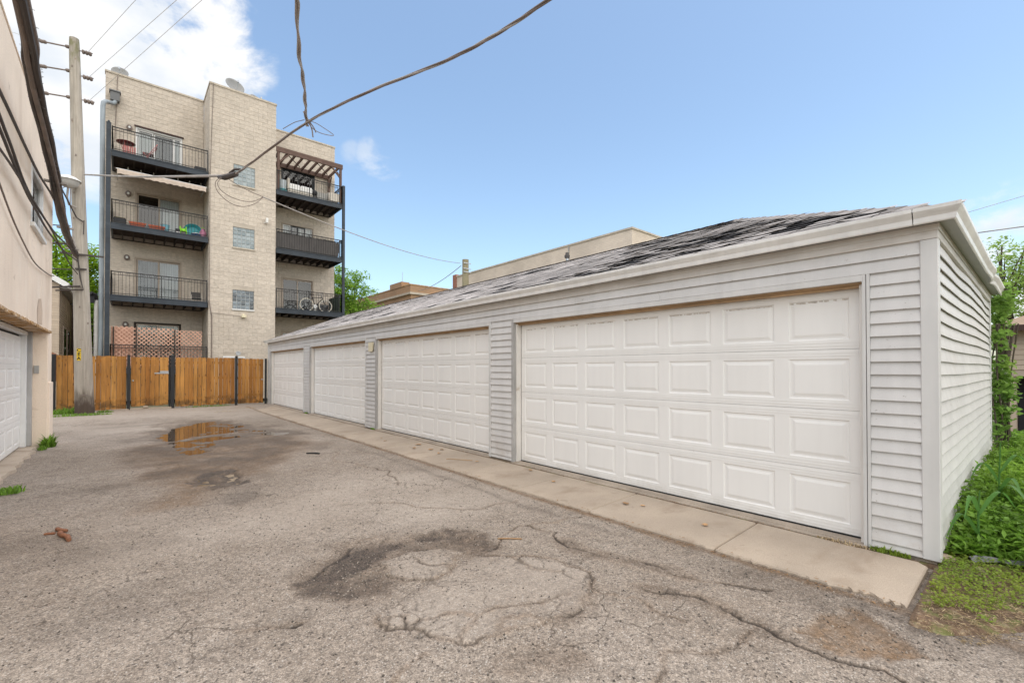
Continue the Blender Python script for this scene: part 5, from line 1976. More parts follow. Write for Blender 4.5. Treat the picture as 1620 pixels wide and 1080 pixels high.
# red bistro table and folding chair, top left balcony
t = thing('bistro_table', 'round dark red bistro table on the top left balcony', 'table', (0.05, 25.75, 10.52))
m = MB()
c = (0.02, 25.75, 0)
m.lathe([(0, 11.20), (0.31, 11.20), (0.33, 11.215), (0.31, 11.23), (0, 11.235)], c, 24)
m.build('tabletop', MT['red'], t, smooth=True)
m = MB()
for k in range(3):
    a = k * 2.1 + 0.3
    m.tube([(0.02 + 0.25 * math.cos(a), 25.75 + 0.25 * math.sin(a), 11.20), (0.02 + 0.10 * math.cos(a), 25.75 + 0.10 * math.sin(a), 10.9), (0.02 + 0.27 * math.cos(a), 25.75 + 0.27 * math.sin(a), 10.525)], 0.012)
m.build('legs', MT['red_light'], t)
t = thing('folding_chair', 'small red slatted folding chair beside the red bistro table', 'chair', (0.8, 25.75, 10.52))
m = MB()
for i in range(6):
    m.box(0.58 + i * 0.065, 0.63 + i * 0.065, 25.58, 25.94, 10.93, 10.95)
m.build('seat', MT['red'], t)
m = MB()
for z in (11.15, 11.25, 11.35):
    m.bar((0.99 + (z - 10.95) * 0.22, 25.58, z), (0.99 + (z - 10.95) * 0.22, 25.94, z), 0.015, 0.07)
m.build('backrest', MT['red'], t)
m = MB()
for y in (25.57, 25.95):
    m.bar((0.60, y, 10.525), (1.09, y, 11.42), 0.02, 0.02)
    m.bar((0.98, y, 10.525), (0.58, y, 10.94), 0.02, 0.02)
m.build('frame', MT['red_light'], t)
t = thing('storage_crate', 'pale red slatted crate under the bistro table on the top left balcony', 'crate', (0.1, 25.45, 10.52))
m = MB()
for i in range(6):
    m.box(-0.08 + i * 0.075, -0.03 + i * 0.075, 25.33, 25.35, 10.66, 10.95)
    m.box(-0.08 + i * 0.075, -0.03 + i * 0.075, 25.56, 25.58, 10.66, 10.95)
m.build('slats', MT['red_light'], t)
MB().box(-0.10, 0.38, 25.32, 25.59, 10.53, 10.65).build('base', MT['red'], t)
o = MB().box(2.42, 2.86, 25.12, 25.4, 10.525, 10.72).build('planter_box', MT['soil_pot'], bevel=0.02)
tag(o, 'low black planter box at the right end of the top left balcony', 'planter')


def planter(x0, x1, y, z, mname, label, group=None, flare=0.04):
    t = thing('planter', label, 'planter', ((x0 + x1) / 2, y, z), group)
    m = MB()
    h = 0.20
    m.add([(x0 + flare, y - 0.07, z), (x1 - flare, y - 0.07, z), (x1 - flare, y + 0.07, z), (x0 + flare, y + 0.07, z), (x0, y - 0.10, z + h), (x1, y - 0.10, z + h), (x1, y + 0.10, z + h), (x0, y + 0.10, z + h)],
          [(0, 3, 2, 1), (0, 1, 5, 4), (1, 2, 6, 5), (2, 3, 7, 6), (3, 0, 4, 7)])
    m.box(x0 - 0.015, x1 + 0.015, y - 0.115, y - 0.095, z + h - 0.035, z + h)
    m.build('trough', MT[mname], t)
    MB().box(x0 + 0.02, x1 - 0.02, y - 0.085, y + 0.085, z + h - 0.05, z + h - 0.02).build('earth', MT['soil'], t)


planter(0.14, 0.70, 25.22, 7.50, 'terracotta', 'orange terracotta trough planter nearest the black pot on the third floor balcony', 'orange planters')
planter(0.80, 1.36, 25.22, 7.49, 'terracotta', 'orange terracotta trough planter beside the pale blue bucket on the third floor balcony', 'orange planters')
t = thing('flower_pot', 'black planter pot at the post end of the third floor left balcony', 'pot', (-0.15, 25.35, 7.5))
m = MB()
m.box(-0.36, 0.05, 25.18, 25.5, 7.505, 7.80)
m.build('pot', MT['soil_pot'], t, bevel=0.03)
MB().box(-0.34, 0.03, 25.20, 25.48, 7.801, 7.82).build('earth', MT['soil'], t)
t = thing('toy_bucket', 'pale blue bucket behind the orange planters', 'bucket', (1.38, 25.45, 7.5))
m = MB()
m.lathe([(0, 7.505), (0.12, 7.505), (0.16, 7.85), (0.175, 7.86), (0.15, 7.85), (0.11, 7.53), (0, 7.53)], (1.38, 25.48, 0), 18)
m.build('shell', mat('pale_blue_plastic', (0.20, 0.45, 0.55), 0.45), t, smooth=True)
m = MB()
m.tube([(1.22, 25.48, 7.86), (1.25, 25.40, 7.92), (1.38, 25.36, 7.95), (1.51, 25.40, 7.92), (1.54, 25.48, 7.86)], 0.01)
m.build('handle', MT['white_lamp'], t)
t = thing('toy_chair', 'lime green plastic toddler chair among the toys', 'toy chair', (2.02, 25.3, 7.5))
m = MB()
m.box(1.90, 2.16, 25.2, 25.45, 7.66, 7.69)
for x in (1.90, 2.12):
    m.box(x, x + 0.04, 25.2, 25.24, 7.505, 7.66)
    m.box(x, x + 0.04, 25.41, 25.45, 7.505, 7.93)
m.box(1.94, 2.12, 25.42, 25.45, 7.72, 7.84)
m.build('chair_shell', MT['lime'], t, bevel=0.012)
t = thing('plastic_tub', 'big teal plastic tub leaning on its side behind the toys', 'tub', (2.45, 25.6, 7.5))
m = MB()
q = Vector((-0.1, -1, 0.25)).normalized().to_track_quat('Z', 'Y').to_matrix()
m.lathe([(0, 0.0), (0.26, 0.0), (0.33, 0.16), (0.35, 0.17), (0.33, 0.15), (0.25, 0.02), (0, 0.02)], (2.42, 25.72, 7.80), 24, q)
m.build('shell', MT['teal'], t, smooth=True)
t = thing('plastic_basin', 'blue and white basin in front of the teal tub', 'basin', (2.52, 25.25, 7.5))
m = MB()
m.lathe([(0, 7.505), (0.15, 7.505), (0.20, 7.62), (0.21, 7.63)], (2.50, 25.28, 0), 20)
m.build('shell', MT['blue'], t, smooth=True)
m = MB()
m.lathe([(0, 7.69), (0.10, 7.68), (0.17, 7.655), (0.19, 7.632)], (2.50, 25.28, 0), 20)
m.build('lid', MT['white_lamp'], t, smooth=True)
t = thing('toy_bag', 'pink patterned bag stuffed against the railing end', 'bag', (2.76, 25.2, 7.5))
m = MB()
m.lathe([(0, 7.505), (0.11, 7.51), (0.14, 7.62), (0.13, 7.76), (0.08, 7.86), (0.09, 7.90)], (2.76, 25.25, 0), 14)
m.build('sack', MT['pink'], t, smooth=True)
m = MB()
m.tube([(2.70, 25.25, 7.88), (2.72, 25.24, 7.97), (2.80, 25.24, 7.97), (2.82, 25.25, 7.88)], 0.012)
m.build('handle', MT['lime'], t)
t = thing('toy_box', 'small black and white toy box next to the lime chair', 'toy box', (1.82, 25.2, 7.5))
MB().box(1.74, 1.90, 25.15, 25.3, 7.505, 7.72).build('box', MT['soil_pot'], t, bevel=0.01)
MB().box(1.755, 1.885, 25.140, 25.149, 7.52, 7.60).build('front', MT['white_lamp'], t)
t = thing('deck_chair', 'black chair with pale legs at the right end of the second floor left balcony', 'chair', (2.5, 25.5, 4.52))
m = MB()
m.box(2.36, 2.74, 25.35, 25.7, 4.68, 4.72)
m.build('seat', MT['soil_pot'], t)
m = MB()
m.box(2.36, 2.74, 25.70, 25.73, 4.78, 5.02)
m.build('backrest', MT['screen_grey'], t)
m = MB()
for x in (2.35, 2.75):
    m.bar((x, 25.35, 4.525), (x, 25.35, 4.85), 0.025, 0.025, (0, 1, 0))
    m.bar((x, 25.72, 4.525), (x, 25.74, 5.05), 0.025, 0.025, (0, 1, 0))
m.build('frame', MT['cushion'], t)

# string of bulbs below the top left balcony
sl = thing('string_light', 'string of small white bulbs drooping below the top left balcony deck', 'string light', (1.2, 25.9, 10.2))
pts = []
for i in range(8):
    pts += sag((-0.36 + i * 0.47, 25.9, 10.26), (-0.36 + (i + 1) * 0.47, 25.9, 10.26), 0.03, 4)[:-1]
m = MB()
m.tube(pts, 0.005, 4)
m.build('cord', MT['cable'], sl)
for i in range(7):
    x = 0.10 + i * 0.44
    m = MB()
    m.lathe([(0.008, 10.25), (0.012, 10.22), (0.026, 10.18), (0.022, 10.15), (0, 10.135)], (x, 25.9, 0), 8)
    m.build('bulb', MT['white_lamp'], sl, smooth=True)

# top right balcony furniture
sf = thing('patio_sofa', 'pale cushioned patio sofa on the top right balcony under the pergola', 'sofa', (6.9, 25.6, 10.48))
MB().box(6.40, 7.62, 25.25, 25.95, 10.52, 10.72).build('base', MT['cushion'], sf, bevel=0.02)
m = MB()
m.box(6.42, 7.0, 25.22, 25.40, 10.73, 11.05)
m.box(7.01, 7.6, 25.22, 25.40, 10.73, 11.05)
m.build('cushions', MT['white_cloth'], sf, bevel=0.05)
MB().box(6.36, 6.50, 25.24, 25.95, 10.73, 11.30).build('armrest', MT['cushion'], sf, bevel=0.04)
for x0, x1, lab in ((7.86, 8.38, 'grey slatted patio box in the middle of the top right balcony'), (8.42, 8.95, 'beige slatted patio box next to the right post of the top right balcony')):
    b_ = thing('patio_box', lab, 'deck box', ((x0 + x1) / 2, 25.5, 10.48), 'patio boxes on the top right balcony')
    for i in range(5):
        w = (x1 - x0) / 5
        MB().box(x0 + i * w + 0.004, x0 + (i + 1) * w - 0.004, 25.3, 25.32, 10.50, 11.06 if x0 > 8.4 else 10.96).build('slat', MT['cushion'] if x0 > 8.4 else MT['grey_plastic'], b_)
    MB().box(x0, x1, 25.321, 25.85, 10.50, 11.05 if x0 > 8.4 else 10.95).build('chest', MT['blind'], b_)
t = thing('plant_pot', 'large pale pot with a teal base at the left end of the top right balcony', 'pot', (6.12, 25.35, 10.48))
MB().lathe([(0, 10.5), (0.18, 10.5), (0.22, 11.12), (0.2, 11.13), (0.17, 10.9), (0, 10.9)], (6.14, 25.4, 0), 18).build('pot', mat('glazed_pale_pot', (0.45, 0.5, 0.52), 0.35), t, smooth=True)
MB().lathe([(0, 10.49), (0.235, 10.49), (0.24, 10.66), (0.19, 10.665)], (6.14, 25.4, 0), 18).build('saucer', MT['teal'], t, smooth=True)
t = thing('barbecue_grill', 'small black barbecue beside the pale sofa', 'grill', (7.74, 25.4, 10.48))
MB().lathe([(0, 10.75), (0.1, 10.76), (0.14, 10.86), (0.13, 10.93), (0.06, 11.0), (0, 11.01)], (7.74, 25.35, 0), 14).build('kettle', MT['soil_pot'], t, smooth=True)
m = MB()
for a in (0.2, 2.3, 4.4):
    m.tube([(7.74 + 0.08 * math.cos(a), 25.35 + 0.08 * math.sin(a), 10.78), (7.74 + 0.15 * math.cos(a), 25.35 + 0.15 * math.sin(a), 10.49)], 0.01)
m.build('legs', MT['soil_pot'], t)
t = thing('glass_railing_screen', 'pale square of translucent sheeting tied on the right part of the top right railing', 'screen', (8.7, 25.08, 10.9))
MB().box(8.45, 8.98, 25.075, 25.08, 10.56, 11.02).build('sheet', MT['cushion'], t)

# privacy screen on the third-floor right balcony
ps = thing('privacy_screen', 'dark grey fabric privacy screen tied along the third floor right railing', 'screen', (7.3, 25.0, 7.6))
m = MB()
n = 34
vs, fs = [], []
for i in range(n + 1):
    x = 5.84 + (8.97 - 5.84) * i / n
    w = 0.010 * math.sin(i * 1.1) + 0.006 * math.sin(i * 2.7)
    top = 8.38 - 0.03 * math.sin(i / n * math.pi) - (0.0 if i < n - 3 else 0.03 * (i - n + 3))
    vs += [(x - (0.10 if i == n else 0), YB + 0.055 + w, 7.54), (x, YB + 0.055 - w * 0.5, 7.95), (x, YB + 0.055, top)]
for i in range(n):
    for k in range(2):
        a = i * 3 + k
        fs.append((a, a + 3, a + 4, a + 1))
m.add(vs, fs)
m.build('cloth', MT['screen_grey'], ps)
m = MB()
for i in range(9):
    x = 5.9 + i * 0.38
    m.tube([(x, YB + 0.05, 8.34), (x, YB + 0.0, 8.38), (x, YB + 0.05, 8.42)], 0.008, 5)
m.build('ties', MT['soil_pot'], ps)

# bicycle and keg, second-floor right balcony
bk = thing('bicycle', 'dark city bicycle with cream tyres leaning on the second floor right balcony', 'bicycle', (7.87, 25.5, 4.52))
ZB = 4.525
R = 0.335


def wheel(x):
    y = 25.5
    m = MB()
    pts = [(x + R * math.cos(a), y, ZB + R + 0.01 + R * math.sin(a)) for a in np.linspace(0, 2 * math.pi, 33)]
    m.tube(pts, 0.018, 7, cap=False)
    w = m.build('wheel', MT['tyre'], bk, smooth=True)
    m = MB()
    pts = [(x + (R - 0.03) * math.cos(a), y, ZB + R + 0.01 + (R - 0.03) * math.sin(a)) for a in np.linspace(0, 2 * math.pi, 33)]
    m.tube(pts, 0.010, 5, cap=False)
    m.tube([(x, y - 0.04, ZB + R + 0.01), (x, y + 0.04, ZB + R + 0.01)], 0.025, 8)
    for k in range(12):
        a = k * math.pi / 6
        m.tube([(x, y, ZB + R + 0.01), (x + (R - 0.03) * math.cos(a), y, ZB + R + 0.01 + (R - 0.03) * math.sin(a))], 0.003, 3)
    m.build('rim', MT['galv'], w)


wheel(7.40)
wheel(8.38)
m = MB()
BBk, hub, fr_, hd, st_ = Vector((7.83, 25.5, ZB + 0.29)), Vector((7.40, 25.5, ZB + 0.345)), Vector((8.38, 25.5, ZB + 0.345)), Vector((8.20, 25.5, ZB + 0.78)), Vector((7.70, 25.5, ZB + 0.76))
for a, b in ((hub, BBk), (hub, st_), (BBk, st_), (BBk, hd - Vector((0, 0, 0.08))), (st_, hd), (hd + Vector((-0.03, 0, 0.1)), fr_)):
    m.tube([a, b], 0.020, 7)
m.tube([st_, st_ + Vector((-0.03, 0, 0.14))], 0.014)
m.build('frame', MT['soil_pot'], bk)
m = MB()
m.tube([hd + Vector((-0.03, 0, 0.1)), hd + Vector((0.0, 0, 0.20)), hd + Vector((0.02, -0.14, 0.22)), hd + Vector((-0.12, -0.26, 0.22))], 0.012)
m.tube([hd + Vector((0.0, 0, 0.20)), hd + Vector((0.02, 0.14, 0.22)), hd + Vector((-0.12, 0.26, 0.22))], 0.012)
m.build('handlebar', MT['galv'], bk)
m = MB()
m.add([(7.54, 25.42, ZB + 0.93), (7.54, 25.58, ZB + 0.93), (7.80, 25.48, ZB + 0.92), (7.80, 25.52, ZB + 0.92), (7.56, 25.44, ZB + 0.88), (7.56, 25.56, ZB + 0.88), (7.78, 25.5, ZB + 0.89)], [(0, 2, 3, 1), (0, 1, 5, 4), (0, 4, 6, 2), (1, 3, 6, 5), (4, 5, 6), (2, 6, 3)])
m.build('saddle', MT['soil_pot'], bk)
m = MB()
m.lathe([(0.02, 0), (0.10, 0.0), (0.10, 0.01), (0.02, 0.01)], (7.83, 25.46, ZB + 0.29), 18, Matrix(((1, 0, 0), (0, 0, -1), (0, 1, 0))))
m.tube([(7.83, 25.44, ZB + 0.29), (7.93, 25.42, ZB + 0.16)], 0.01)
m.tube([(7.83, 25.56, ZB + 0.29), (7.73, 25.58, ZB + 0.42)], 0.01)
m.build('crank', MT['steel'], bk)
t = thing('steel_bucket', 'shiny steel bucket behind the bicycle between its wheels', 'bucket', (7.92, 25.75, 4.52))
MB().lathe([(0, ZB), (0.13, ZB), (0.155, ZB + 0.34), (0.165, ZB + 0.35), (0.15, ZB + 0.34), (0.12, ZB + 0.03), (0, ZB + 0.03)], (7.92, 25.78, 0), 18).build('shell', MT['steel'], t, smooth=True)
MB().tube([(7.77, 25.78, ZB + 0.34), (7.82, 25.70, ZB + 0.22), (7.92, 25.66, ZB + 0.18), (8.02, 25.70, ZB + 0.22), (8.07, 25.78, ZB + 0.34)], 0.006, 5).build('handle', MT['steel'], t)
t = thing('storage_bin', 'dark storage bin behind the front wheel of the bicycle', 'bin', (8.3, 25.9, 4.52))
MB().box(8.06, 8.62, 25.72, 26.1, ZB, ZB + 0.40).build('tub', MT['soil_pot'], t, bevel=0.02)
MB().box(8.04, 8.64, 25.70, 26.12, ZB + 0.401, ZB + 0.45).build('lid', MT['screen_grey'], t, bevel=0.01)
t = thing('side_screen', 'dark green mesh screen tied to the end railing of the second floor right balcony', 'screen', (9.05, 26, 4.6))
MB().box(9.030, 9.036, 25.15, 26.85, 4.58, 5.44).build('mesh', mat('green_mesh', (0.02, 0.04, 0.03), 0.8), t)

# ================================================================== UTILITY POLE, LAMP, CABLES
pole = thing('utility_pole', 'tall leaning weathered wooden utility pole with tarred foot and yellow letters', 'utility pole', (-0.92, 20.0, 0))
P0, P1 = Vector((-0.925, 20.0, -0.12)), Vector((-1.26, 20.0, 11.95))
m = MB()
prof = []
gp = random.Random(4)
for i in range(40):
    t = i / 39
    prof.append((P0.lerp(P1, t), 0.245 - 0.118 * t ** 0.8))
prof[-1] = (prof[-1][0], 0.118)


def pole_at(z):
    t = (z - P0.z) / (P1.z - P0.z)
    return P0.lerp(P1, t), 0.245 - 0.118 * max(t, 0) ** 0.8


m.tube([p for p, r in prof], [r for p, r in prof], 24)
m.build('shaft', MT['pole_wood'], pole, smooth=True)
# yellow tag letters
st_ = MB()
c, r = pole_at(1.95)
lx = c.x - 0.085
ly = c.y - math.sqrt(r * r - 0.085 ** 2) - 0.004
ROT = math.atan2(-0.085, r)
for k, zz in enumerate((2.03, 1.90, 1.77)):
    st_.box(lx - 0.05, lx + 0.05, ly - 0.012, ly - 0.004, zz - 0.062, zz + 0.060)
sticker = st_.build('tag_plate', MT['yellow'], pole)
for ch, zz in (('C', 2.03), ('E', 1.90), ('A', 1.77)):
    cu = bpy.data.curves.new('letter', 'FONT')
    cu.body = ch
    cu.size = 0.135
    cu.align_x = 'CENTER'
    cu.align_y = 'CENTER'
    cu.extrude = 0.001
    cu.offset = 0.004
    tmp = bpy.data.objects.new('letter', cu)
    COL.objects.link(tmp)
    tmp.matrix_world = Matrix.Translation((lx, ly - 0.0145, zz)) @ Matrix.Rotation(math.pi / 2, 4, 'X')
    dg = bpy.context.evaluated_depsgraph_get()
    me = bpy.data.meshes.new_from_object(tmp.evaluated_get(dg))
    me.transform(tmp.matrix_world)
    me.materials.clear()
    me.materials.append(MT['ink'])
    bpy.data.objects.remove(tmp)
    link('letter', me, sticker)
# dead-end insulators
INS = [(-1.44, 11.61, -2.0, 11.42, -1.02, 11.62), (-1.43, 10.86, -1.99, 10.66, -0.97, 10.82), (-1.41, 10.02, -1.94, 9.86, -0.95, 10.06)]
for (xa, za, xb, zb, xc, zc) in INS:
    c, r = pole_at(za)
    m = MB()
    m.tube([(c.x - r, 20, za + 0.02), (xb, 19.8, zb)], 0.022, 6)
    q = Vector((xb - c.x, -0.2, zb - za)).normalized().to_track_quat('Z', 'Y').to_matrix()
    for s in (0.05, 0.85, 0.95):
        pp = Vector((c.x - r, 20, za + 0.02)).lerp(Vector((xb, 19.8, zb)), s)
        m.lathe([(0, -0.05), (0.045, -0.045), (0.055, 0), (0.045, 0.045), (0, 0.05)], pp, 10, q)
    q2 = Vector((1, -0.2, 0.05)).to_track_quat('Z', 'Y').to_matrix()
    for s in (0.08, 0.16, 0.24):
        m.lathe([(0, -0.04), (0.06, -0.03), (0.07, 0), (0.05, 0.035), (0, 0.04)], (c.x + r + s, 20 - 0.02, zc - 0.01 + s * 0.03), 10, q2)
    m.tube([(c.x + r - 0.02, 20, zc), (c.x + r + 0.3, 19.95, zc + 0.02)], 0.015, 6)
    m.build('insulator', MT['cable_brown'], pole, smooth=True)
m = MB()
for z, L in ((5.06, 0.75), (4.6, 0.2)):
    c, r = pole_at(z)
    m.bar((c.x - L * 0.6, 19.78, z - 0.01), (c.x + L * 0.75, 19.78, z), 0.05, 0.05)
m.tube([(-1.20, 19.76, 5.25), (-1.12, 19.76, 5.0), (-1.05, 19.76, 4.3), (-0.98, 19.76, 3.95), (-1.6, 19.7, 3.85)], 0.022)
m.tube([(-1.0, 19.76, 6.1), (-1.15, 19.75, 6.2), (-1.5, 19.3, 7.0)], 0.02)
m.tube([(-0.98, 19.76, 6.15), (-0.99, 19.76, 5.7)], 0.015)
m.tube([(-1.28, 19.75, 5.9), (-1.9, 19.8, 5.85), (-2.6, 19.9, 5.9)], 0.016)
m.tube([(-1.2, 19.75, 5.35), (-1.8, 19.8, 5.3), (-2.8, 19.9, 5.2)], 0.03)
m.tube([(-1.25, 19.75, 4.55), (-1.9, 19.8, 4.50), (-2.8, 19.9, 4.52)], 0.018)
m.tube([(-1.05, 19.75, 4.05), (-1.7, 19.8, 3.95), (-2.8, 19.9, 3.9)], 0.03)
m.build('cable_bracket', MT['cable'], pole)
# staples and old hardware: small scars on the shaft
m = MB()
for z in (11.0, 9.3, 8.2, 7.0, 6.2, 3.4, 2.9):
    c, r = pole_at(z)
    a = -1.57 + gp.uniform(-0.9, 0.9)
    p = c + Vector((math.cos(a) * r, math.sin(a) * r, 0))
    m.box(p.x - 0.014, p.x + 0.014, p.y - 0.012, p.y + 0.01, z - 0.03, z + 0.03)
c, r = pole_at(0.62)
m.box(c.x - 0.08, c.x + 0.08, c.y - r - 0.006, c.y - r + 0.02, 0.60, 0.625)
m.build('hardware', MT['cable_brown'], pole)

lamp = thing('street_lamp', 'white dish-shaped alley lamp bracketed on the utility pole', 'lamp', (-1.35, 19.6, 7.2))
m = MB()
m.lathe([(0, 7.42), (0.08, 7.41), (0.20, 7.36), (0.30, 7.28), (0.315, 7.25), (0.29, 7.25)], (-1.33, 19.55, 0), 24)
m.build('lamp_shade', MT['white_lamp'], lamp, smooth=True)
m = MB()
m.lathe([(0.27, 7.248), (0.22, 7.14), (0.12, 7.06), (0, 7.04)], (-1.33, 19.55, 0), 20)
m.build('lamp_bowl', MT['blind'], lamp, smooth=True)
m = MB()
m.tube([(-1.33, 19.55, 7.06), (-1.36, 19.6, 6.75), (-1.32, 19.7, 6.55), (-1.16, 19.76, 6.52)], 0.028, 8)
m.tube([(-1.28, 19.6, 7.08), (-1.29, 19.66, 6.5), (-1.22, 19.74, 5.7), (-1.16, 19.76, 5.2)], 0.016, 6)
m.tube([(-1.43, 19.5, 7.1), (-1.55, 19.45, 7.02), (-1.62, 19.4, 6.94)], 0.04, 8)
m.tube([(-1.4, 19.55, 7.05), (-1.5, 19.3, 6.85), (-1.55, 19.0, 6.8)], 0.012, 6)
m.build('bracket', MT['cable_grey'], lamp)

W = {}


def wire(name, label, paths, rad, mname, cat='cable', n=6):
    m = MB()
    for p in paths:
        m.tube(p, rad, n)
    o = m.build(name, MT[mname], smooth=True)
    return tag(o, label, cat)


# thick lashed telephone bundle running down the alley to the pole
core = smooth_path([(-0.62, -6, 5.9), (-0.66, 0, 5.25), (-0.755, 6.2, 4.93), (-0.81, 7.6, 4.79), (-0.875, 10.0, 4.70), (-0.96, 12.5, 4.62), (-1.04, 15.0, 4.66), (-1.12, 18, 4.85), (-1.16, 19.8, 5.02)], 14)
bd = thing('cable_bundle', 'thick lashed bundle of dark telephone cables hanging along the stucco building', 'cable bundle', tuple(core[0]))
L = len(core)
for k in range(5):
    m = MB()
    pts = []
    for i, p in enumerate(core):
        a = k * 1.257 + i * 0.045
        rr = 0.044 + 0.005 * math.sin(i * 0.7 + k)
        pts.append(p + Vector((math.cos(a) * rr, 0, math.sin(a) * rr * 1.15)))
    m.tube(pts, (0.040, 0.034, 0.027, 0.032, 0.024)[k], 8)
    m.build('cable', MT['cable' if k % 2 else 'cable_brown'], bd, smooth=True)
m = MB()
i = 0
pts = []
for i in range(L * 2):
    p = core[i // 2] if i % 2 == 0 or i // 2 + 1 >= L else core[i // 2].lerp(core[i // 2 + 1], 0.5)
    a = i * 2.2
    pts.append(p + Vector((math.cos(a) * 0.086, 0, math.sin(a) * 0.092)))
m.tube(pts, 0.0025, 4)
m.build('lashing_wire', MT['wire_thin'], bd)
m = MB()
for t in (0.55, 0.72, 0.86):
    p = core[int(L * t)]
    m.box(p.x - 0.14, p.x + 0.14, p.y - 0.03, p.y + 0.03, p.z - 0.02, p.z + 0.015)
m.build('clamp', MT['cable_grey'], bd)

wire('drop_wire', 'black drop wire crossing high on the stucco wall just above its window', [smooth_path([(-1.02, 5.0, 4.27), (-1.0, 7.08, 4.33), (-1.0, 8.69, 4.36), (-1.0, 9.99, 4.41), (-1.0, 11.89, 4.58), (-1.05, 15, 4.72), (-1.1, 19.5, 5.05)])], 0.017, 'cable')
wire('drop_wire', 'pair of black wires dipping across the stucco wall and over its window', [smooth_path([(-1.0, 5.4, 4.3), (-1.0, 7.09, 4.07), (-1.0, 7.75, 3.99), (-1.0, 8.67, 3.86), (-1.0, 9.96, 3.87), (-1.02, 12.25, 4.05), (-1.06, 15.17, 4.42), (-1.1, 19.6, 4.95)]),
                   smooth_path([(-1.02, 5.5, 4.12), (-1.0, 7.1, 3.94), (-1.0, 7.76, 3.87), (-1.0, 8.86, 3.79), (-1.0, 9.5, 3.79), (-1.02, 11.48, 3.86), (-1.06, 15, 4.2), (-1.1, 19.6, 4.8)])], 0.016, 'cable')
wire('drop_wire', 'single black wire slanting below the pair of wires on the stucco wall', [smooth_path([(-1.03, 5.5, 3.62), (-1.0, 7.11, 3.74), (-1.0, 8.23, 3.81), (-1.0, 9.27, 3.85), (-1.0, 11.95, 3.95), (-1.05, 16, 4.1), (-1.1, 19.6, 4.4)])], 0.014, 'cable')
wire('drop_wire', 'thin loose wire drooping low across the bare stucco wall', [smooth_path([(-1.06, 5.0, 4.1), (-1.06, 6.6, 3.72), (-1.06, 7.49, 3.5), (-1.06, 8.3, 3.31), (-1.06, 9.16, 3.18), (-1.06, 10.25, 3.09), (-1.06, 11.93, 3.18), (-1.07, 12.9, 3.3)])], 0.010, 'cable_brown')

# service drop: pole, splice, then sagging towards the camera's side
tri = smooth_path([(-0.98, 19.8, 7.62), (0.2, 14.6, 6.2), (1.38, 9.4, 4.86)], 6)
wire('service_cable', 'pale service cable stretched from the pole to the dark splice before the stair tower', [tri], 0.024, 'cable_grey')
tri2 = smooth_path([(1.36, 9.5, 4.87), (1.46, 9.1, 4.82), (1.62, 8.3, 4.84), (1.98, 6.86, 4.97), (2.30, 5.5, 4.90), (2.59, 4.18, 4.73), (2.75, 3.5, 4.71), (2.88, 2.92, 4.75), (3.1, 1.8, 4.85), (3.5, -0.6, 5.2), (4.0, -4, 5.8)], 8)
sv = thing('service_cable', 'heavy twisted service cable sweeping up from the splice to the upper edge over the garage', 'cable', tuple(tri2[0]))
for k in range(3):
    m = MB()
    m.tube([p + Vector((math.cos(i * 0.5 + k * 2.09), math.sin(i * 0.5 + k * 2.09) * 0.3, math.sin(i * 0.5 + k * 2.09))) * 0.0095 for i, p in enumerate(tri2)], 0.0095, 6)
    m.build('strand', MT[('cable_brown', 'cable_brown', 'cable_grey')[k]], sv, smooth=True)
m = MB()
m.tube([(1.30, 9.75, 4.93), (1.36, 9.5, 4.86), (1.47, 9.1, 4.82)], [0.03, 0.05, 0.045], 8)
m.tube([(1.40, 9.3, 4.88), (1.46, 9.2, 4.93), (1.52, 9.05, 4.90)], 0.02, 6)
m.build('splice', MT['cable'], sv)
hg = thing('hanging_cable', 'frayed grey cable coming straight down the sky and tied to the service cable', 'cable', (1.98, 6.86, 4.97))
hp = smooth_path([(-0.5, -6, 5.6), (0.35, 1, 4.95), (1.0, 3.8, 4.78), (1.21, 4.5, 4.80), (1.42, 5.2, 4.84), (1.62, 5.75, 4.90), (1.80, 6.3, 4.95), (1.96, 6.82, 5.02), (2.0, 6.9, 4.94)], 8)
for k in range(2):
    m = MB()
    m.tube([p + Vector((math.cos(i * 0.4 + k * 3.14), 0, math.sin(i * 0.4 + k * 3.14))) * 0.011 + Vector((0.006 * math.sin(i * 0.9), 0, 0)) for i, p in enumerate(hp)], 0.012, 6)
    m.build('strand', MT['cable_grey' if k else 'cable_mid'], hg, smooth=True)
m = MB()
m.tube(smooth_path([(1.93, 6.84, 5.10), (1.97, 6.8, 5.0), (2.03, 6.8, 4.88), (2.05, 6.8, 4.76)]), 0.009)
m.tube(smooth_path([(1.95, 6.84, 5.06), (2.0, 6.8, 4.97), (2.06, 6.8, 4.90), (2.09, 6.8, 4.84)]), 0.008)
m.tube(smooth_path([(1.99, 6.86, 4.98), (2.08, 6.85, 4.90), (2.2, 6.85, 4.88), (2.36, 6.85, 4.91), (2.2, 6.84, 4.97), (2.08, 6.84, 5.0), (1.98, 6.85, 4.99)]), 0.005)
m.tube(smooth_path([(1.95, 6.86, 5.0), (1.90, 6.86, 4.97), (1.82, 6.9, 4.93), (1.70, 7.0, 4.84)]), 0.005)
m.build('frayed_ends', MT['cable_brown'], hg)
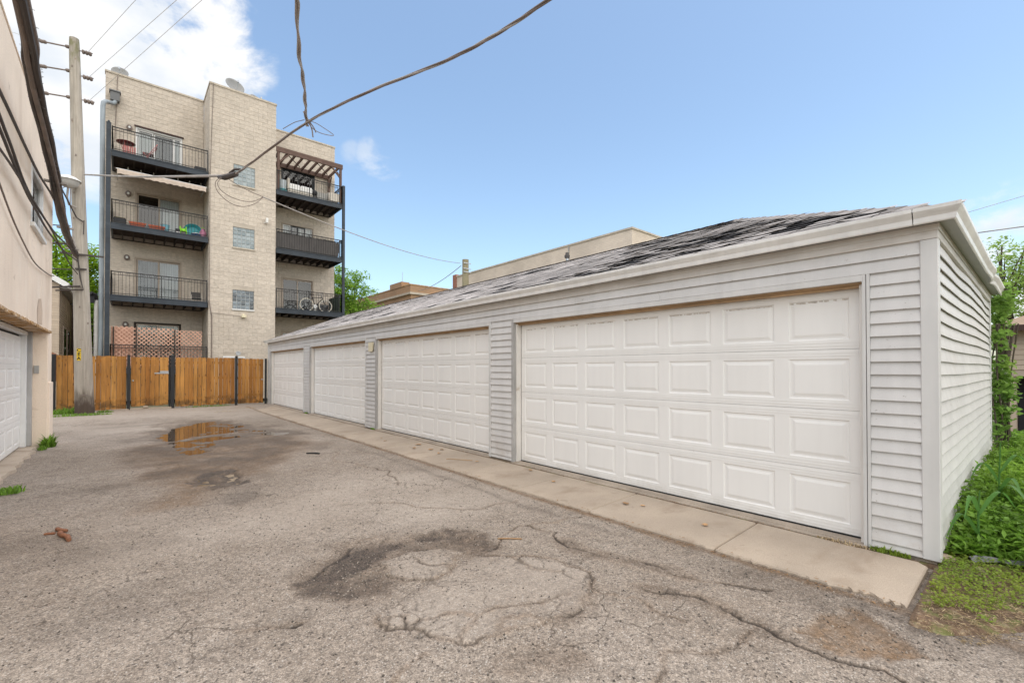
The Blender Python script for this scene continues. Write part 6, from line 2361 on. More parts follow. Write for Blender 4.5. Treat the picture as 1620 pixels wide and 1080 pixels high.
wire('loop_wire', 'two loose loops of thin wire hanging below the splice in front of the stair tower',
     [smooth_path([(1.30, 9.5, 4.85), (1.22, 9.5, 4.74), (1.24, 9.5, 4.60), (1.36, 9.5, 4.47), (1.52, 9.5, 4.40), (1.70, 9.5, 4.42), (1.86, 9.5, 4.52), (1.97, 9.5, 4.65)]),
      smooth_path([(1.31, 9.5, 4.84), (1.25, 9.5, 4.72), (1.32, 9.5, 4.60), (1.5, 9.5, 4.52), (1.72, 9.5, 4.51), (1.88, 9.5, 4.58), (1.97, 9.5, 4.66)]),
      smooth_path([(1.42, 9.5, 4.84), (1.6, 9.5, 4.76), (1.8, 9.5, 4.70), (1.97, 9.5, 4.66)])], 0.006, 'cable_brown', 'wire')
wire('drop_wire', 'thin pale wire falling across the tower to the small pole behind the garage', [sag((1.97, 9.5, 4.66), (11.75, 17.4, 6.30), 0.22, 20)], 0.011, 'cable_grey', 'wire')
wire('drop_wire', 'short thin wire rising from the brown brick roof to the small pole', [sag((16.5, 30, 7.2), (11.85, 17.5, 6.22), 0.2, 12)], 0.016, 'cable_grey', 'wire')
for p0, p1, lab in (((-0.92, 19.9, 11.64), (0.17, 14.0, 10.23), 'topmost thin power line rising from the pole top to the upper edge'),
                    ((-0.89, 19.9, 10.84), (0.82, 12.0, 9.33), 'middle thin power line rising from the pole past the roof corner'),
                    ((-0.88, 19.9, 10.08), (1.27, 12.0, 9.57), 'lowest thin power line crossing the roof parapet corner of the apartment building')):
    a_, b_ = Vector(p0), Vector(p1)
    wire('power_line', lab, [sag(a_, a_ + (b_ - a_) * 2.6, 0.0, 4)], 0.0055, 'cable_pale', 'wire')
for i, ((xb, zb), nm) in enumerate((((-2.0, 11.42), 'top'), ((-1.99, 10.66), 'second'), ((-1.94, 9.86), 'third'))):
    wire('power_line', '%s thin line leaving the pole towards the stucco parapet' % nm, [sag((xb, 19.8, zb), (-6.5, 19.0, zb + 0.6), 0.3, 10)], 0.006, 'cable_pale', 'wire')
wire('power_line', 'upper thin wire in the sky at the far end of the garage gutter', [sag((14.0, 5.0, 4.25), (14.0, -10, 6.55), 0.0, 4)], 0.006, 'cable_pale', 'wire')
wire('power_line', 'lower thin wire in the sky above the ash tree', [sag((14.0, 5.0, 4.50), (14.0, -10, 4.03), 0.0, 4)], 0.012, 'cable_grey', 'wire')

# ================================================================== BUILDINGS BEHIND
cb = thing('brick_building', 'long low building of cream brick with a thin coping, rising behind the garage ridge', 'building', (17, 17, 0))
m = MB()
m.box(16.0, 24.0, 11.07, 24.1, -0.1, 7.25)
m.build('wall', MT['brick_cream'], cb)
m = MB()
m.box(15.96, 16.25, 11.03, 24.14, 7.251, 7.33)
m.box(16.251, 24.04, 11.03, 11.3, 7.252, 7.33)
m.build('parapet_coping', MT['coping'], cb)
m = MB()
m.box(15.95, 16.3, 24.11, 24.5, -0.1, 7.42)
m.build('pilaster', MT['brick_red'], cb)
MB().box(15.955, 15.999, 14.55, 14.60, 3.0, 7.24).build('downpipe', MT['grey_plastic'], cb)
t = thing('roof_vent', 'grey capped vent pipe sticking up behind the garage ridge in front of the cream brick', 'vent', (8.6, 7.9, 3.2))
MB().tube([(8.6, 7.9, 3.0), (8.6, 7.9, 4.27)], 0.032, 10).build('pipe', MT['galv'], t, smooth=True)
MB().lathe([(0.03, 4.26), (0.065, 4.27), (0.07, 4.33), (0.045, 4.36), (0.045, 4.40), (0, 4.42)], (8.6, 7.9, 0), 14).build('cap', MT['screen_grey'], t, smooth=True)
bb = thing('brick_building', 'old brown brick building with a corbelled stepped parapet beyond the garage', 'building', (20, 38, 0))
m = MB()
m.box(18.0, 24, 33.92, 48, -0.1, 7.8)
m.box(17.9, 24, 33.82, 48, 7.801, 8.38)
m.box(17.85, 18.6, 35.3, 37.5, 8.381, 8.85)
m.build('wall', MT['brick_brown'], bb)
MB().box(17.84, 24.1, 33.76, 48.1, 7.62, 7.80).build('corbel', MT['coping'], bb)
m = MB()
m.box(17.86, 18.25, 33.78, 48, 8.381, 8.46)
m.box(18.251, 24, 33.78, 34.2, 8.381, 8.46)
m.build('parapet_coping', MT['rust'], bb)
MB().tube([(18.3, 36.0, 8.8), (18.3, 36.0, 9.8)], 0.02, 5).build('aerial', MT['galv'], bb)
sp = thing('utility_pole', 'short greenish wooden pole standing behind the garage ridge', 'utility pole', (12, 17.36, 0))
MB().tube([(12, 17.36, -0.1), (12, 17.36, 6.49)], [0.17, 0.15], 16).build('shaft', MT['pole_green'], sp, smooth=True)
m = MB()
for z in (6.3, 6.05, 5.9):
    m.box(11.80, 12.2, 17.20, 17.24, z - 0.02, z + 0.02)
m.build('hardware', MT['galv'], sp)

# gabled house left of the pole
hs = thing('gabled_house', 'beige-sided house with white eaves squeezed between the stucco building and the pole', 'house', (-4, 29, 0))
MB().box(-6.9, -2.02, 26.0, 34.0, -0.1, 4.85).build('wall', MT['house_siding'], hs)
g = random.Random(8)
for r in range(33):
    z = 1.5 + r * 0.105
    m = MB()
    m.add([(-3.4, 25.999, z), (-1.99, 25.999, z), (-1.99, 25.985, z + 0.003), (-3.4, 25.985, z + 0.003), (-1.995, 25.997, z + 0.105), (-3.4, 25.997, z + 0.105)], [(0, 1, 2, 3), (3, 2, 4, 5)], g.random())
    m.add([(-2.019, 25.99, z), (-2.019, 34, z), (-2.0, 34, z + 0.003), (-2.0, 25.99, z + 0.003), (-2.017, 34, z + 0.105), (-2.017, 25.99, z + 0.105)], [(0, 1, 2, 3), (3, 2, 4, 5)], g.random())
    m.build('siding_board', MT['house_siding'], hs, rattr=True)
m = MB()
m.add([(-1.75, 25.8, 4.80), (-4.4, 25.8, 6.6), (-4.4, 34.2, 6.6), (-1.75, 34.2, 4.80), (-1.75, 25.8, 4.9), (-4.4, 25.8, 6.72), (-4.4, 34.2, 6.72), (-1.75, 34.2, 4.9), (-7.1, 25.8, 4.8), (-7.1, 34.2, 4.8), (-7.1, 25.8, 4.9), (-7.1, 34.2, 4.9)],
      [(0, 3, 2, 1), (4, 5, 6, 7), (0, 4, 7, 3), (8, 1, 2, 9), (10, 11, 6, 5), (8, 9, 11, 10), (3, 7, 6, 2), (2, 6, 11, 9)])
m.build('roof', MT['roof_brown'], hs)
m = MB()
m.add([(-6.9, 26.0, 4.85), (-2.02, 26.0, 4.85), (-4.4, 26.0, 6.55), (-6.9, 26.3, 4.85), (-2.02, 26.3, 4.85), (-4.4, 26.3, 6.55)], [(0, 1, 2), (5, 4, 3)])
m.build('gable', MT['house_siding'], hs)
m = MB()
m.bar((-1.74, 25.78, 4.83), (-4.42, 25.78, 6.64), 0.04, 0.20)
m.box(-1.76, -1.70, 25.8, 34.2, 4.74, 4.93)
m.build('fascia', MT['white_paint'], hs)
MB().box(-2.0, -1.76, 25.82, 34.1, 4.72, 4.738).build('soffit', MT['soffit'], hs)
for y in (27.6, 29.4):
    w = MB().box(-2.015, -1.965, y, y + 1.0, 1.6, 3.3).build('window', MT['frame_tan'], hs)
    MB().box(-1.963, -1.96, y + 0.1, y + 0.9, 1.7, 3.2).build('pane', MT['glass_dark'], w)
MB().box(-1.96, -1.86, 31.2, 31.35, 0, 4.7).build('downpipe', MT['brown_trim'], hs)
t = thing('garden_chair', 'rust-brown arched chair back showing over the fence post by the stucco corner', 'chair', (-1.98, 23, 0.9))
m = MB()
m.tube(smooth_path([(-2.26, 23, 1.0), (-2.26, 23, 1.75), (-2.18, 23, 1.93), (-1.98, 23, 2.0), (-1.82, 23, 1.9), (-1.78, 23, 1.75), (-1.78, 23, 1.0)]), 0.05, 8)
m.build('frame', MT['stick_brown'], t, smooth=True)
m = MB()
for i in range(5):
    x = -2.18 + i * 0.085
    m.box(x, x + 0.06, 22.99, 23.01, 1.0, 1.9)
m.build('slats', MT['stick_brown'], t)
t = thing('service_mast', 'thin pale metal mast with a dark weatherhead just left of the downpipe', 'mast', (-0.95, 27.2, 0))
MB().tube([(-0.93, 27.2, -0.1), (-0.93, 27.2, 4.55)], 0.075, 10).build('pipe', MT['white_lamp'], t, smooth=True)
m = MB()
m.box(-1.28, -0.98, 27.05, 27.3, 4.35, 4.75)
m.tube([(-0.93, 27.2, 4.5), (-0.95, 27.1, 4.7), (-1.1, 27.0, 4.75)], 0.08, 8)
m.tube([(-1.2, 27.0, 4.4), (-1.5, 27, 4.1), (-1.7, 26.8, 4.2)], 0.03, 6)
m.build('weatherhead', MT['soil_pot'], t)

# neighbour's garage at the right edge
ng = thing('garage', 'small tan-sided garage with brown eaves and a dark open doorway at the right edge', 'garage', (17, -1.5, 0))
m = MB()
m.box(14.6, 20, 0.40, 0.52, -0.1, 2.28)
m.box(14.6, 20, -5.5, -5.2, -0.1, 2.28)
m.box(14.6, 14.8, -5.199, 0.399, 1.38, 2.28)
m.box(14.6, 14.8, -5.199, -3.6, -0.1, 1.379)
m.box(19.8, 20, -5.199, 0.399, -0.1, 2.28)
m.build('wall', MT['house_siding'], ng)
for r in range(8):
    z = 1.42 + r * 0.108
    m = MB()
    m.add([(14.6, 0.53, z), (14.6, -5.4, z), (14.578, -5.4, z + 0.004), (14.578, 0.53, z + 0.004), (14.594, -5.4, z + 0.108), (14.594, 0.53, z + 0.108)], [(0, 1, 2, 3), (3, 2, 4, 5)], g.random())
    m.build('siding_board', MT['house_siding'], ng, rattr=True)
m = MB()
m.add([(14.2, 0.85, 2.34), (20.4, 0.85, 2.34), (20.4, -5.9, 2.34), (14.2, -5.9, 2.34), (17.3, -2.0, 3.6), (17.3, -3.0, 3.6)], [(0, 1, 4), (1, 2, 5, 4), (2, 3, 5), (3, 0, 4, 5), (3, 2, 1, 0)])
m.build('roof', MT['roof_brown'], ng)
m = MB()
m.box(14.16, 14.22, -5.9, 0.9, 2.24, 2.36)
m.box(14.22, 20.4, 0.84, 0.9, 2.24, 2.36)
m.build('gutter', MT['brown_trim'], ng)
MB().box(15.2, 15.22, -5.1, 0.39, -0.1, 2.2).build('interior', MT['room'], ng)
MB().box(14.55, 14.598, -3.6, 0.5, 1.28, 1.379).build('door_header', MT['frame_tan'], ng)


# ================================================================== TREES AND PLANTS
def clump_points(blobs, n, rng, clump=0.35, sub=26):
    """points gathered in leaf sprays inside ellipsoid blobs"""
    vol = np.array([b[1][0] * b[1][1] * b[1][2] for b in blobs])
    k = np.maximum(1, (n / sub * vol ** 0.8 / (vol ** 0.8).sum()).astype(int))
    out, cents = [], []
    for (c, r), kk in zip(blobs, k):
        d = rng.normal(size=(kk, 3))
        d /= np.linalg.norm(d, axis=1)[:, None]
        rad = rng.uniform(0.25, 1.0, kk) ** 0.5
        cc = np.array(c) + d * rad[:, None] * np.array(r)
        cents.append(cc)
        for q in cc:
            out.append(q + rng.normal(size=(sub, 3)) * np.array([clump, clump, clump * 0.55]))
    return np.concatenate(out), np.concatenate(cents)


def tree(name, label, base, blobs, n, leaf, mname, seed, trunk=0.16, clump=0.35, group=None, up=0.5, cat='tree'):
    t = thing(name, label, cat, base, group)
    rng = np.random.default_rng(seed)
    P, C = clump_points(blobs, n, rng, clump)
    leaves('crown', P, leaf, MT[mname], t, up, seed=seed)
    m = MB()
    top = Vector(blobs[0][0])
    b = Vector(base)
    fork = b.lerp(top, 0.42)
    m.tube([b - Vector((0, 0, 0.2)), b + Vector((0, 0, 0.3)), b.lerp(fork, 0.6), fork], [trunk * 1.3, trunk * 1.05, trunk * 0.9, trunk * 0.75], 10)
    for (c, r) in blobs:
        c = Vector(c)
        mid = fork.lerp(c, 0.5) + Vector((rng.uniform(-.2, .2), rng.uniform(-.2, .2), -0.15))
        m.tube([fork - Vector((0, 0, 0.2)), mid, c], [trunk * 0.6, trunk * 0.35, trunk * 0.12], 7)
    for q in C[:: max(1, len(C) // 70)]:
        j = min(range(len(blobs)), key=lambda i: (Vector(blobs[i][0]) - Vector(q)).length)
        a = fork.lerp(Vector(blobs[j][0]), 0.6)
        m.tube([a, a.lerp(Vector(q), 0.55) + Vector((0, 0, 0.08)), Vector(q)], [trunk * 0.22, trunk * 0.13, trunk * 0.04], 5)
    m.build('trunk', MT['bark'], t, smooth=True)
    return t


tree('shade_tree', 'bright green tree rising behind the leaning pole beside the beige house', (-2.4, 36, 0),
     [((-2.2, 36, 6.4), (1.4, 1.6, 1.9)), ((-3.4, 36.5, 8.2), (1.1, 1.3, 1.0)), ((-1.5, 36, 7.7), (0.9, 1.2, 1.0)), ((-1.9, 35.6, 4.6), (1.5, 1.4, 1.3)), ((-3.3, 36, 6.6), (1.3, 1.3, 1.5)), ((-1.2, 36, 5.8), (0.9, 1, 1.2))],
     11000, 0.21, 'leaf_tree', 3, 0.2, 0.30, 'trees behind the fence')
tree('shade_tree', 'darker lower tree filling the gap between the pole and the downpipe', (-1.3, 33, 0),
     [((-1.3, 33, 3.6), (0.75, 1.0, 1.2)), ((-1.6, 33, 2.4), (0.9, 1.0, 0.9)), ((-1.0, 33.4, 4.6), (0.7, 0.9, 0.8))],
     5000, 0.17, 'leaf_mid', 4, 0.12, 0.22, 'trees behind the fence')
tree('shade_tree', 'feathery green tree at the right side of the apartment building', (11.4, 31, 0),
     [((11.0, 31, 6.6), (1.2, 1.3, 1.3)), ((12.2, 31, 6.0), (1.2, 1.2, 0.7)), ((11.8, 31, 7.6), (0.8, 1.0, 0.8)), ((12.9, 31, 6.9), (0.7, 0.8, 0.45)), ((11.4, 31, 5.1), (1.5, 1.3, 0.8)), ((13.2, 31.2, 5.5), (1.1, 0.9, 0.4)),
      ((12.6, 31, 8.0), (0.45, 0.5, 0.4)), ((10.7, 31, 8.0), (0.7, 0.8, 0.6)), ((14.1, 31, 5.7), (0.6, 0.6, 0.25))],
     9000, 0.17, 'leaf_mid', 5, 0.15, 0.20)
tree('ash_tree', 'loose-branched pale green ash tree behind the far end of the garage', (19.0, 0.6, 0),
     [((18.6, 0.75, 3.9), (0.9, 0.6, 0.75)), ((19.0, 0.1, 4.2), (0.9, 0.7, 0.7)), ((18.6, 0.75, 4.85), (0.45, 0.3, 0.45)), ((19.2, -0.7, 3.8), (1.0, 0.9, 0.8)), ((19.0, 0.4, 3.0), (1.2, 0.8, 0.6)), ((19, 1.4, 3.4), (1, 0.8, 0.8)),
      ((19.1, 0.35, 4.75), (0.35, 0.3, 0.35)), ((19, -1.8, 3.6), (1.0, 0.9, 1.0))],
     9000, 0.105, 'leaf_right', 6, 0.14, 0.13)
# vine climbing the far corner of the garage
vt = thing('climbing_vine', 'leafy vine climbing the far corner of the pale garage', 'vine', (9.9, 0.3, 0))
rng = np.random.default_rng(12)
P, C = clump_points([((9.85, 0.46, 2.0), (0.25, 0.07, 0.35)), ((9.85, 0.43, 1.5), (0.25, 0.08, 0.4)), ((9.85, 0.41, 1.0), (0.25, 0.09, 0.45)), ((9.85, 0.44, 0.55), (0.22, 0.07, 0.3)), ((10.1, 0.42, 2.3), (0.3, 0.08, 0.22)), ((9.95, 0.44, 2.45), (0.25, 0.12, 0.25)), ((9.9, 0.34, 1.1), (0.2, 0.05, 0.16))], 1500, rng, 0.05, 12)
leaves('foliage', P, 0.085, MT['leaf_vine'], vt, 0.3, seed=13, aspect=0.7)
m = MB()
for i in range(16):
    x, y = 9.9 + rng.uniform(-.2, .3), 0.42 + rng.uniform(-.12, .08)
    m.tube(smooth_path([(x, y, -0.1), (x + rng.uniform(-.1, .1), y + rng.uniform(-.06, .06), 0.6), (x + rng.uniform(-.15, .15), y + rng.uniform(-.06, .06), 1.3), (x + rng.uniform(-.2, .3), y + rng.uniform(-.08, .05), 2.1)], 4), 0.010, 5)
m.build('stems', MT['bark'], vt)

# rank weeds along the garage side
rng = np.random.default_rng(31)


def weed_field(n, x0, x1, y0, y1, hmax, wall=True):
    x = x0 + (x1 - x0) * rng.uniform(0, 1, n) ** 1.25
    y = rng.uniform(y0, y1, n)
    hgt = hmax * (0.55 + 0.45 * sstep(x, x0, x0 + 1.2)) * (0.65 + 0.45 * fbm(x, y, 1.9, 2, 71)) * (1 - 0.15 * sstep(y, 0.2, 0.5))
    return x, y, np.clip(hgt, 0.05, 2)


x, y, h = weed_field(3600, 4.84, 11.5, -1.6, 0.49, 0.60)
keep = y < 0.47
stem = MB()
LP = []
for xx, yy, hh in zip(x[keep], y[keep], h[keep]):
    z = float(soil_z(xx, yy))
    lx, ly = rng.normal(0, 0.05, 2)
    k = int(9 + 22 * hh)
    for i in range(k):
        t = (i + 0.5) / k
        rr = 0.075 * (1.15 - t * 0.75)
        a = rng.uniform(0, 6.28)
        LP.append((xx + lx * t + rr * math.cos(a), min(0.50, yy + ly * t + rr * math.sin(a)), z + hh * (0.12 + 0.9 * t)))
    if rng.uniform() < 0.35:
        stem.tube([(xx, yy, z), (xx + lx * 0.5, yy + ly * 0.5, z + hh * 0.5), (xx + lx, min(0.5, yy + ly), z + hh)], 0.0035, 4)
LP = np.array(LP)
leaves('weeds', LP, 0.062, MT['leaf_weed'], None, 0.55, 'stuff', 0.42, 0.3, 32)
o = stem.build('weed_stems', MT['leaf_grass'], None, kind='stuff', rattr=True)

# ground cover of small clover leaves on the soil in front
n = 15000
x = rng.uniform(3.60, 5.6, n)
y = rng.uniform(-1.2, 0.52, n)
bd_ = 3.70 + 0.16 * fbm(x, y, 2.1, 3, 81) + 0.55 * sstep(-y, -0.30, 0.12)
ok = (x > bd_) & ((x > 4.62) | (y < 0.50)) & (fbm(x, y, 6, 4, 83) > -0.42 + 0.85 * sstep(bd_ + 0.45 - x, 0, 0.55))
x, y = x[ok], y[ok]
P = np.stack([x, y, soil_z(x, y) + rng.uniform(0.006, 0.045, len(x))], -1)
P = np.concatenate([P + rng.normal(0, 0.008, P.shape), P])
leaves('ground_cover', P, 0.017, MT['leaf_cover'], None, 0.9, 'stuff', 0.8, 0.0, 33)
# dead stalks and litter where the soil meets the asphalt
n = 5000
x = rng.uniform(3.45, 4.9, n)
y = rng.uniform(-0.7, 0.5, n)
bd_ = 3.62 + 0.10 * fbm(x, y, 1.7, 3, 51) + 0.45 * sstep(-y, -0.38, 0.1)
ok = (np.abs(x - bd_ - 0.10) < 0.34) & (soil_z(x, y) > -0.15)
x, y = x[ok], y[ok]
P = np.stack([x, y, np.maximum(soil_z(x, y), -0.05) + 0.008], -1)
leaves('leaf_litter', P, 0.030, MT['straw'], None, 2.0, 'stuff', 0.14, 0.0, 34)
n = 1500
x = 3.645 + rng.normal(0, 0.022, n)
y = rng.uniform(0.6, 16, n) ** 1.0
x2 = 4.525 + rng.normal(0, 0.010, 900)
y2 = rng.uniform(0.7, 20, 900)
keep2 = fbm(x2 * 0, y2, 1.1, 3, 90) > -0.1
keep1 = fbm(x * 0, y, 1.3, 3, 91) > -0.15
P = np.concatenate([np.stack([x[keep1], y[keep1], np.where(x[keep1] > 3.66, -0.018, -0.046)], -1), np.stack([x2[keep2], y2[keep2], 0.004 + 0 * x2[keep2]], -1)])
leaves('leaf_litter', P, 0.020, MT['dry_leaf'], None, 2.0, 'stuff', 0.5, 0.0, 35)


def grass_tuft(cx, cy, rx, ry, h, n, label, seed, cz=None, mname='leaf_grass'):
    g = np.random.default_rng(seed)
    r = np.sqrt(g.uniform(0, 1, n))
    a = g.uniform(0, 6.283, n)
    x, y = cx + rx * r * np.cos(a), cy + ry * r * np.sin(a)
    V, F, R = [], [], []
    for i in range(n):
        z = cz if cz is not None else road_z(x[i], y[i]) - 0.004
        hh = h * g.uniform(0.4, 1.1) * (1.1 - 0.6 * r[i])
        d = g.uniform(0, 6.283)
        l = hh * g.uniform(0.3, 0.9)
        w = 0.05 * h + 0.003
        px, py = -math.sin(d) * w, math.cos(d) * w
        k = len(V)
        V += [(x[i] - px, y[i] - py, z), (x[i] + px, y[i] + py, z), (x[i] + l * 0.4 * math.cos(d) + px * 0.8, y[i] + l * 0.4 * math.sin(d) + py * 0.8, z + hh * 0.7), (x[i] + l * 0.4 * math.cos(d) - px * 0.8, y[i] + l * 0.4 * math.sin(d) - py * 0.8, z + hh * 0.7),
              (x[i] + l * math.cos(d), y[i] + l * math.sin(d), z + hh)]
        F += [(k, k + 1, k + 2), (k, k + 2, k + 3), (k + 3, k + 2, k + 4)]
        R += [g.uniform()] * 3
    o = np_mesh('grass_tuft', np.array(V), np.array(F), MT[mname], None, np.array(R))
    return tag(o, label, 'grass tuft')


grass_tuft(-1.35, 20.35, 0.42, 0.35, 0.26, 420, 'bright grass clump at the foot of the fence left of the pole', 1, 0.0)
grass_tuft(-1.0, 19.35, 0.75, 0.22, 0.10, 420, 'low strip of grass in front of the tarred pole foot', 2, 0.0)
grass_tuft(-0.45, 20.2, 0.22, 0.2, 0.12, 140, 'small grass patch right of the pole foot', 3, 0.0)
grass_tuft(-1.08, 12.35, 0.10, 0.14, 0.27, 160, 'green tuft growing against the foot of the stucco pier', 4, -0.05)
grass_tuft(-1.12, 11.95, 0.06, 0.14, 0.09, 130, 'flat grass patch spreading in front of the stucco pier', 5, -0.04)
grass_tuft(-1.02, 8.1, 0.12, 0.16, 0.10, 170, 'low grass growing from the edge of the left threshold slab', 6, -0.05)
grass_tuft(4.54, 0.80, 0.03, 0.13, 0.055, 170, 'tiny bright weeds rooted under the siding beside the nearest door', 7, -0.004, 'leaf_cover')
grass_tuft(4.53, 10.42, 0.03, 0.12, 0.06, 60, 'sparse weeds at the foot of the pier with the cream box', 8, 0.0)
grass_tuft(4.53, 15.6, 0.03, 0.14, 0.07, 60, 'sparse weeds at the foot of the farthest pier', 9, 0.0)
grass_tuft(2.5, 20.75, 0.75, 0.10, 0.08, 260, 'thin mossy grass along the foot of the clipped-top fence', 10, 0.01)
grass_tuft(2.7, 18.4, 0.4, 0.25, 0.03, 120, 'worn grass patch in the alley in front of the fence', 11, None, 'straw')
grass_tuft(3.5, 19.3, 0.4, 0.35, 0.03, 160, 'straw-coloured dry grass at the far end of the apron', 12, None, 'straw')
grass_tuft(4.52, 1.08, 0.03, 0.20, 0.03, 150, 'dry straw caught at the corner of the nearest door', 13, 0.0, 'straw')


def blade_plant(x, y, label, seed, blades, hs):
    g = random.Random(seed)
    z = float(soil_z(x, y))
    t = thing('weed_stalk', label, 'weed', (x, y, z))
    MB().tube([(x, y, z - 0.02), (x + 0.01, y, z + hs * 0.6), (x, y - 0.01, z + hs)], [0.009, 0.007, 0.004], 7).build('stem', MT['leaf_blade'], t, rattr=True)
    for (a, zz, L, rise, w) in blades:
        m = MB()
        n = 12
        vs, fs = [], []
        dx, dy = math.cos(a), math.sin(a)
        for i in range(n + 1):
            s = i / n
            hx = L * (s * 0.95)
            hz = rise * math.sin(min(1, s * 1.15) * math.pi * 0.62) - L * 0.55 * max(0, s - 0.45) ** 1.6 * 2
            ww = w * math.sin(math.pi * (0.08 + 0.92 * s) ** 0.8) * 0.5 * (1 if s < 0.97 else 0.3)
            cx, cy, cz = x + dx * hx, y + dy * hx, z + zz + hz
            vs += [(cx - dy * ww, cy + dx * ww, cz + ww * 0.35), (cx, cy, cz), (cx + dy * ww, cy - dx * ww, cz + ww * 0.35)]
        for i in range(n):
            for k in range(2):
                q = i * 3 + k
                fs.append((q, q + 1, q + 4, q + 3))
        m.add(vs, fs, g.random())
        m.build('leaf', MT['leaf_blade'], t, rattr=True, smooth=True)
    return t


blade_plant(4.98, 0.34, 'broad-bladed weed arching towards the pale siding near the garage corner', 1,
            [(2.75, 0.16, 0.40, 0.20, 0.038), (3.0, 0.34, 0.36, 0.16, 0.034), (-0.6, 0.30, 0.36, 0.20, 0.036)], 0.50)
blade_plant(5.30, 0.04, 'tall weed with wide drooping blades at the right edge of the weed bed', 2,
            [(3.3, 0.20, 0.42, 0.20, 0.045), (-1.3, 0.26, 0.45, 0.18, 0.05), (1.2, 0.3, 0.3, 0.22, 0.04), (4.2, 0.12, 0.4, 0.16, 0.05)], 0.60)
blade_plant(5.9, 0.27, 'slim upright weed with bent blades in the middle of the weed bed', 3,
            [(2.6, 0.42, 0.34, 0.20, 0.034), (-0.7, 0.50, 0.30, 0.18, 0.034), (3.6, 0.34, 0.36, 0.18, 0.036)], 0.78)

# weed fabric strip and stones at the edge of the bed
m = MB()
n = 24
vs, fs = [], []
g = random.Random(17)
for i in range(n + 1):
    t = i / n
    x = 4.78 + 0.35 * t
    y = 0.38 - 0.62 * t + 0.03 * math.sin(t * 9)
    z = float(soil_z(x, y)) + 0.028 + 0.02 * math.sin(t * 7) * math.sin(t * 3.1)
    vs += [(x - 0.04, y - 0.03, z - 0.016), (x - 0.01, y - 0.005, z + 0.012 + 0.012 * math.sin(t * 17) * math.sin(t * 5)), (x + 0.03, y + 0.025, z - 0.010)]
for i in range(n):
    for k in range(2):
        q = i * 3 + k
        fs.append((q, q + 3, q + 4, q + 1))
m.add(vs, fs)
o = m.build('weed_fabric', MT['fabric_grey'], smooth=True)
tag(o, 'rumpled strip of grey landscape fabric between the clover and the tall weeds', 'fabric strip')


def stone(x, y, r, label, seed):
    g = random.Random(seed)
    bm = bmesh.new()
    bmesh.ops.create_icosphere(bm, subdivisions=2, radius=r)
    for v in bm.verts:
        v.co *= 1 + g.uniform(-0.14, 0.14)
        v.co.z *= 0.6
    me = bpy.data.meshes.new('stone')
    bm.to_mesh(me)
    bm.free()
    me.materials.append(MT['stone'])
    o = link('stone', me)
    o.location = (x, y, float(soil_z(x, y)) + r * 0.2)
    tag(o, label, 'stone')


stone(4.74, 0.50, 0.065, 'brown stone wedged at the foot of the garage corner', 1)
stone(4.62, 0.30, 0.035, 'small stone in the clover near the garage corner', 2)

# ---- small things on the ground
def dry_leaf(x, y, z, L, yaw, label, seed):
    g = random.Random(seed)
    n = 7
    vs = [(0, 0, 0.006)]
    k = 18
    for i in range(k):
        a = 2 * math.pi * i / k
        r = L * (0.5 + 0.10 * math.cos(3 * a) + g.uniform(-0.05, 0.05))
        vs.append((r * math.cos(a), r * 0.62 * math.sin(a), 0.004 + abs(math.sin(a)) * L * 0.10 + g.uniform(0, 0.004)))
    fs = [(0, i + 1, (i + 1) % k + 1) for i in range(k)]
    m = MB().add(vs, fs)
    o = m.build('dry_leaf', MT['dry_leaf'], smooth=True)
    o.location = (x, y, z)
    o.rotation_euler = (0, 0, yaw)
    return tag(o, label, 'leaf', 'dry leaves on the concrete apron')


dry_leaf(4.10, 2.05, -0.010, 0.075, 0.3, 'round tan dry leaf alone on the apron in front of the nearest door', 1)
dry_leaf(4.10, 2.93, -0.010, 0.085, 1.2, 'larger dry leaf lying on the apron joint in front of the nearest door', 2)
dry_leaf(4.17, 2.76, -0.009, 0.05, 2.0, 'small dry leaf beside the larger one on the apron joint', 3)
dry_leaf(4.20, 4.10, -0.008, 0.07, 0.6, 'dry leaf near the far end of the nearest door', 4)
dry_leaf(4.40, 4.75, -0.002, 0.08, 0.9, 'dry leaf by the pier between the two nearest doors', 5)
for i, (x, y, l) in enumerate([(4.20, 7.15, .10), (4.05, 7.5, .10), (4.28, 7.75, .12), (4.12, 6.75, .09), (4.33, 7.0, .08), (4.0, 8.6, .07), (4.1, 9.0, .07), (4.2, 5.75, .06)]):
    dry_leaf(x, y, -0.008, l, i * 1.3, ['brown leaf nearest the second door in the leaf cluster', 'brown leaf at the road side of the leaf cluster by the second door', 'largest leaf of the cluster by the second door', 'leaf at the near end of the cluster by the second door',
                                        'leaf tucked at the sill of the second door', 'leaf beyond the cluster towards the cream box pier', 'last leaf towards the cream box pier', 'small leaf on the second apron joint'][i], 10 + i)
m = MB()
m.tube([(4.18, 5.85, 0.0), (4.0, 6.2, -0.004), (3.95, 6.25, -0.006)], 0.006, 5)
tag(m.build('twig', MT['straw'] if False else MT['bare_wood']), 'pale thin twig lying on the apron before the second door', 'twig')


def stick(pts, r, label, mname='stick_brown', seed=0):
    g = random.Random(seed)
    P = smooth_path([(x, y, road_z(x, y) + r * 0.75 + dz) for x, y, dz in pts], 5)
    m = MB()
    m.tube(P, [r * g.uniform(0.8, 1.15) * (0.75 if i in (0, len(P) - 1) else 1) for i in range(len(P))], 9)
    o = m.build('stick', MT[mname], smooth=True)
    return tag(o, label, 'stick')


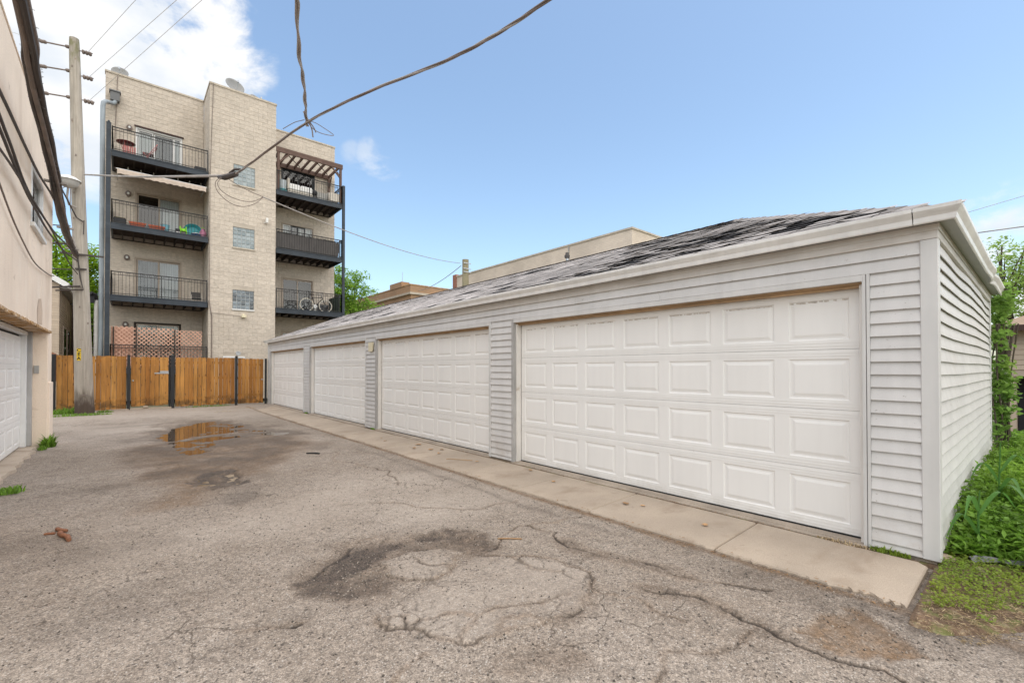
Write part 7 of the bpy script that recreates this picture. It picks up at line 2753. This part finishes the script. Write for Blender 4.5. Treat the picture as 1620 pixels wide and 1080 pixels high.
stick([(-0.425, 5.78, 0), (-0.405, 5.68, 0), (-0.365, 5.58, 0.003), (-0.345, 5.47, 0)], 0.020, 'longest red-brown broken stick on the asphalt at the left', seed=1)
stick([(-0.455, 5.93, 0.0), (-0.425, 5.85, 0.002), (-0.38, 5.80, 0)], 0.017, 'middle red-brown stick lying across the end of the long stick', seed=2)
stick([(-0.53, 5.83, 0), (-0.49, 5.82, 0), (-0.455, 5.80, 0)], 0.012, 'shortest red-brown stick fragment left of the other two', seed=3)
stick([(2.45, 8.42, 0), (2.55, 8.34, 0.0), (2.62, 8.24, 0)], 0.016, 'short black stick on the asphalt beyond the potholes', 'rubber', 4)
stick([(2.50, 3.12, 0), (2.56, 3.06, 0.004), (2.66, 2.98, 0)], 0.006, 'thin dry twig on the asphalt in front of the nearest door', 'dry_leaf', 5)
# crumbs of asphalt in the worn hollows: loose gravel
n = 900
cx = np.concatenate([rng.normal(1.35, 0.25, 260), rng.normal(1.9, 0.25, 200), rng.normal(3.3, 0.25, 70), rng.uniform(-0.6, 3.6, 4200)])
cy = np.concatenate([rng.normal(3.2, 0.25, 260), rng.normal(3.4, 0.25, 200), rng.normal(0.6, 0.2, 70), 0.3 + 6.5 * rng.uniform(0, 1, 4200) ** 1.3])
V, F = [], []
for i in range(len(cx)):
    s = rng.uniform(0.003, 0.008)
    z = road_z(cx[i], cy[i])
    k = len(V)
    q = rng.uniform(0.6, 1.3, 6) * s
    V += [(cx[i] + q[0], cy[i], z + s * .3), (cx[i], cy[i] + q[1], z + s * .3), (cx[i] - q[2], cy[i], z + s * .3), (cx[i], cy[i] - q[3], z + s * .3), (cx[i], cy[i], z + s * .3 + q[4]), (cx[i], cy[i], z - q[5])]
    F += [(k, k + 1, k + 4), (k + 1, k + 2, k + 4), (k + 2, k + 3, k + 4), (k + 3, k, k + 4), (k + 1, k, k + 5), (k + 2, k + 1, k + 5), (k + 3, k + 2, k + 5), (k, k + 3, k + 5)]
np_mesh('gravel', np.array(V), np.array(F), mat('grit', (0.22, 0.19, 0.16), 0.9, 0.3, 45, attr=0.75), None, np.repeat(rng.uniform(0, 1, len(cx)), 8), kind='stuff')
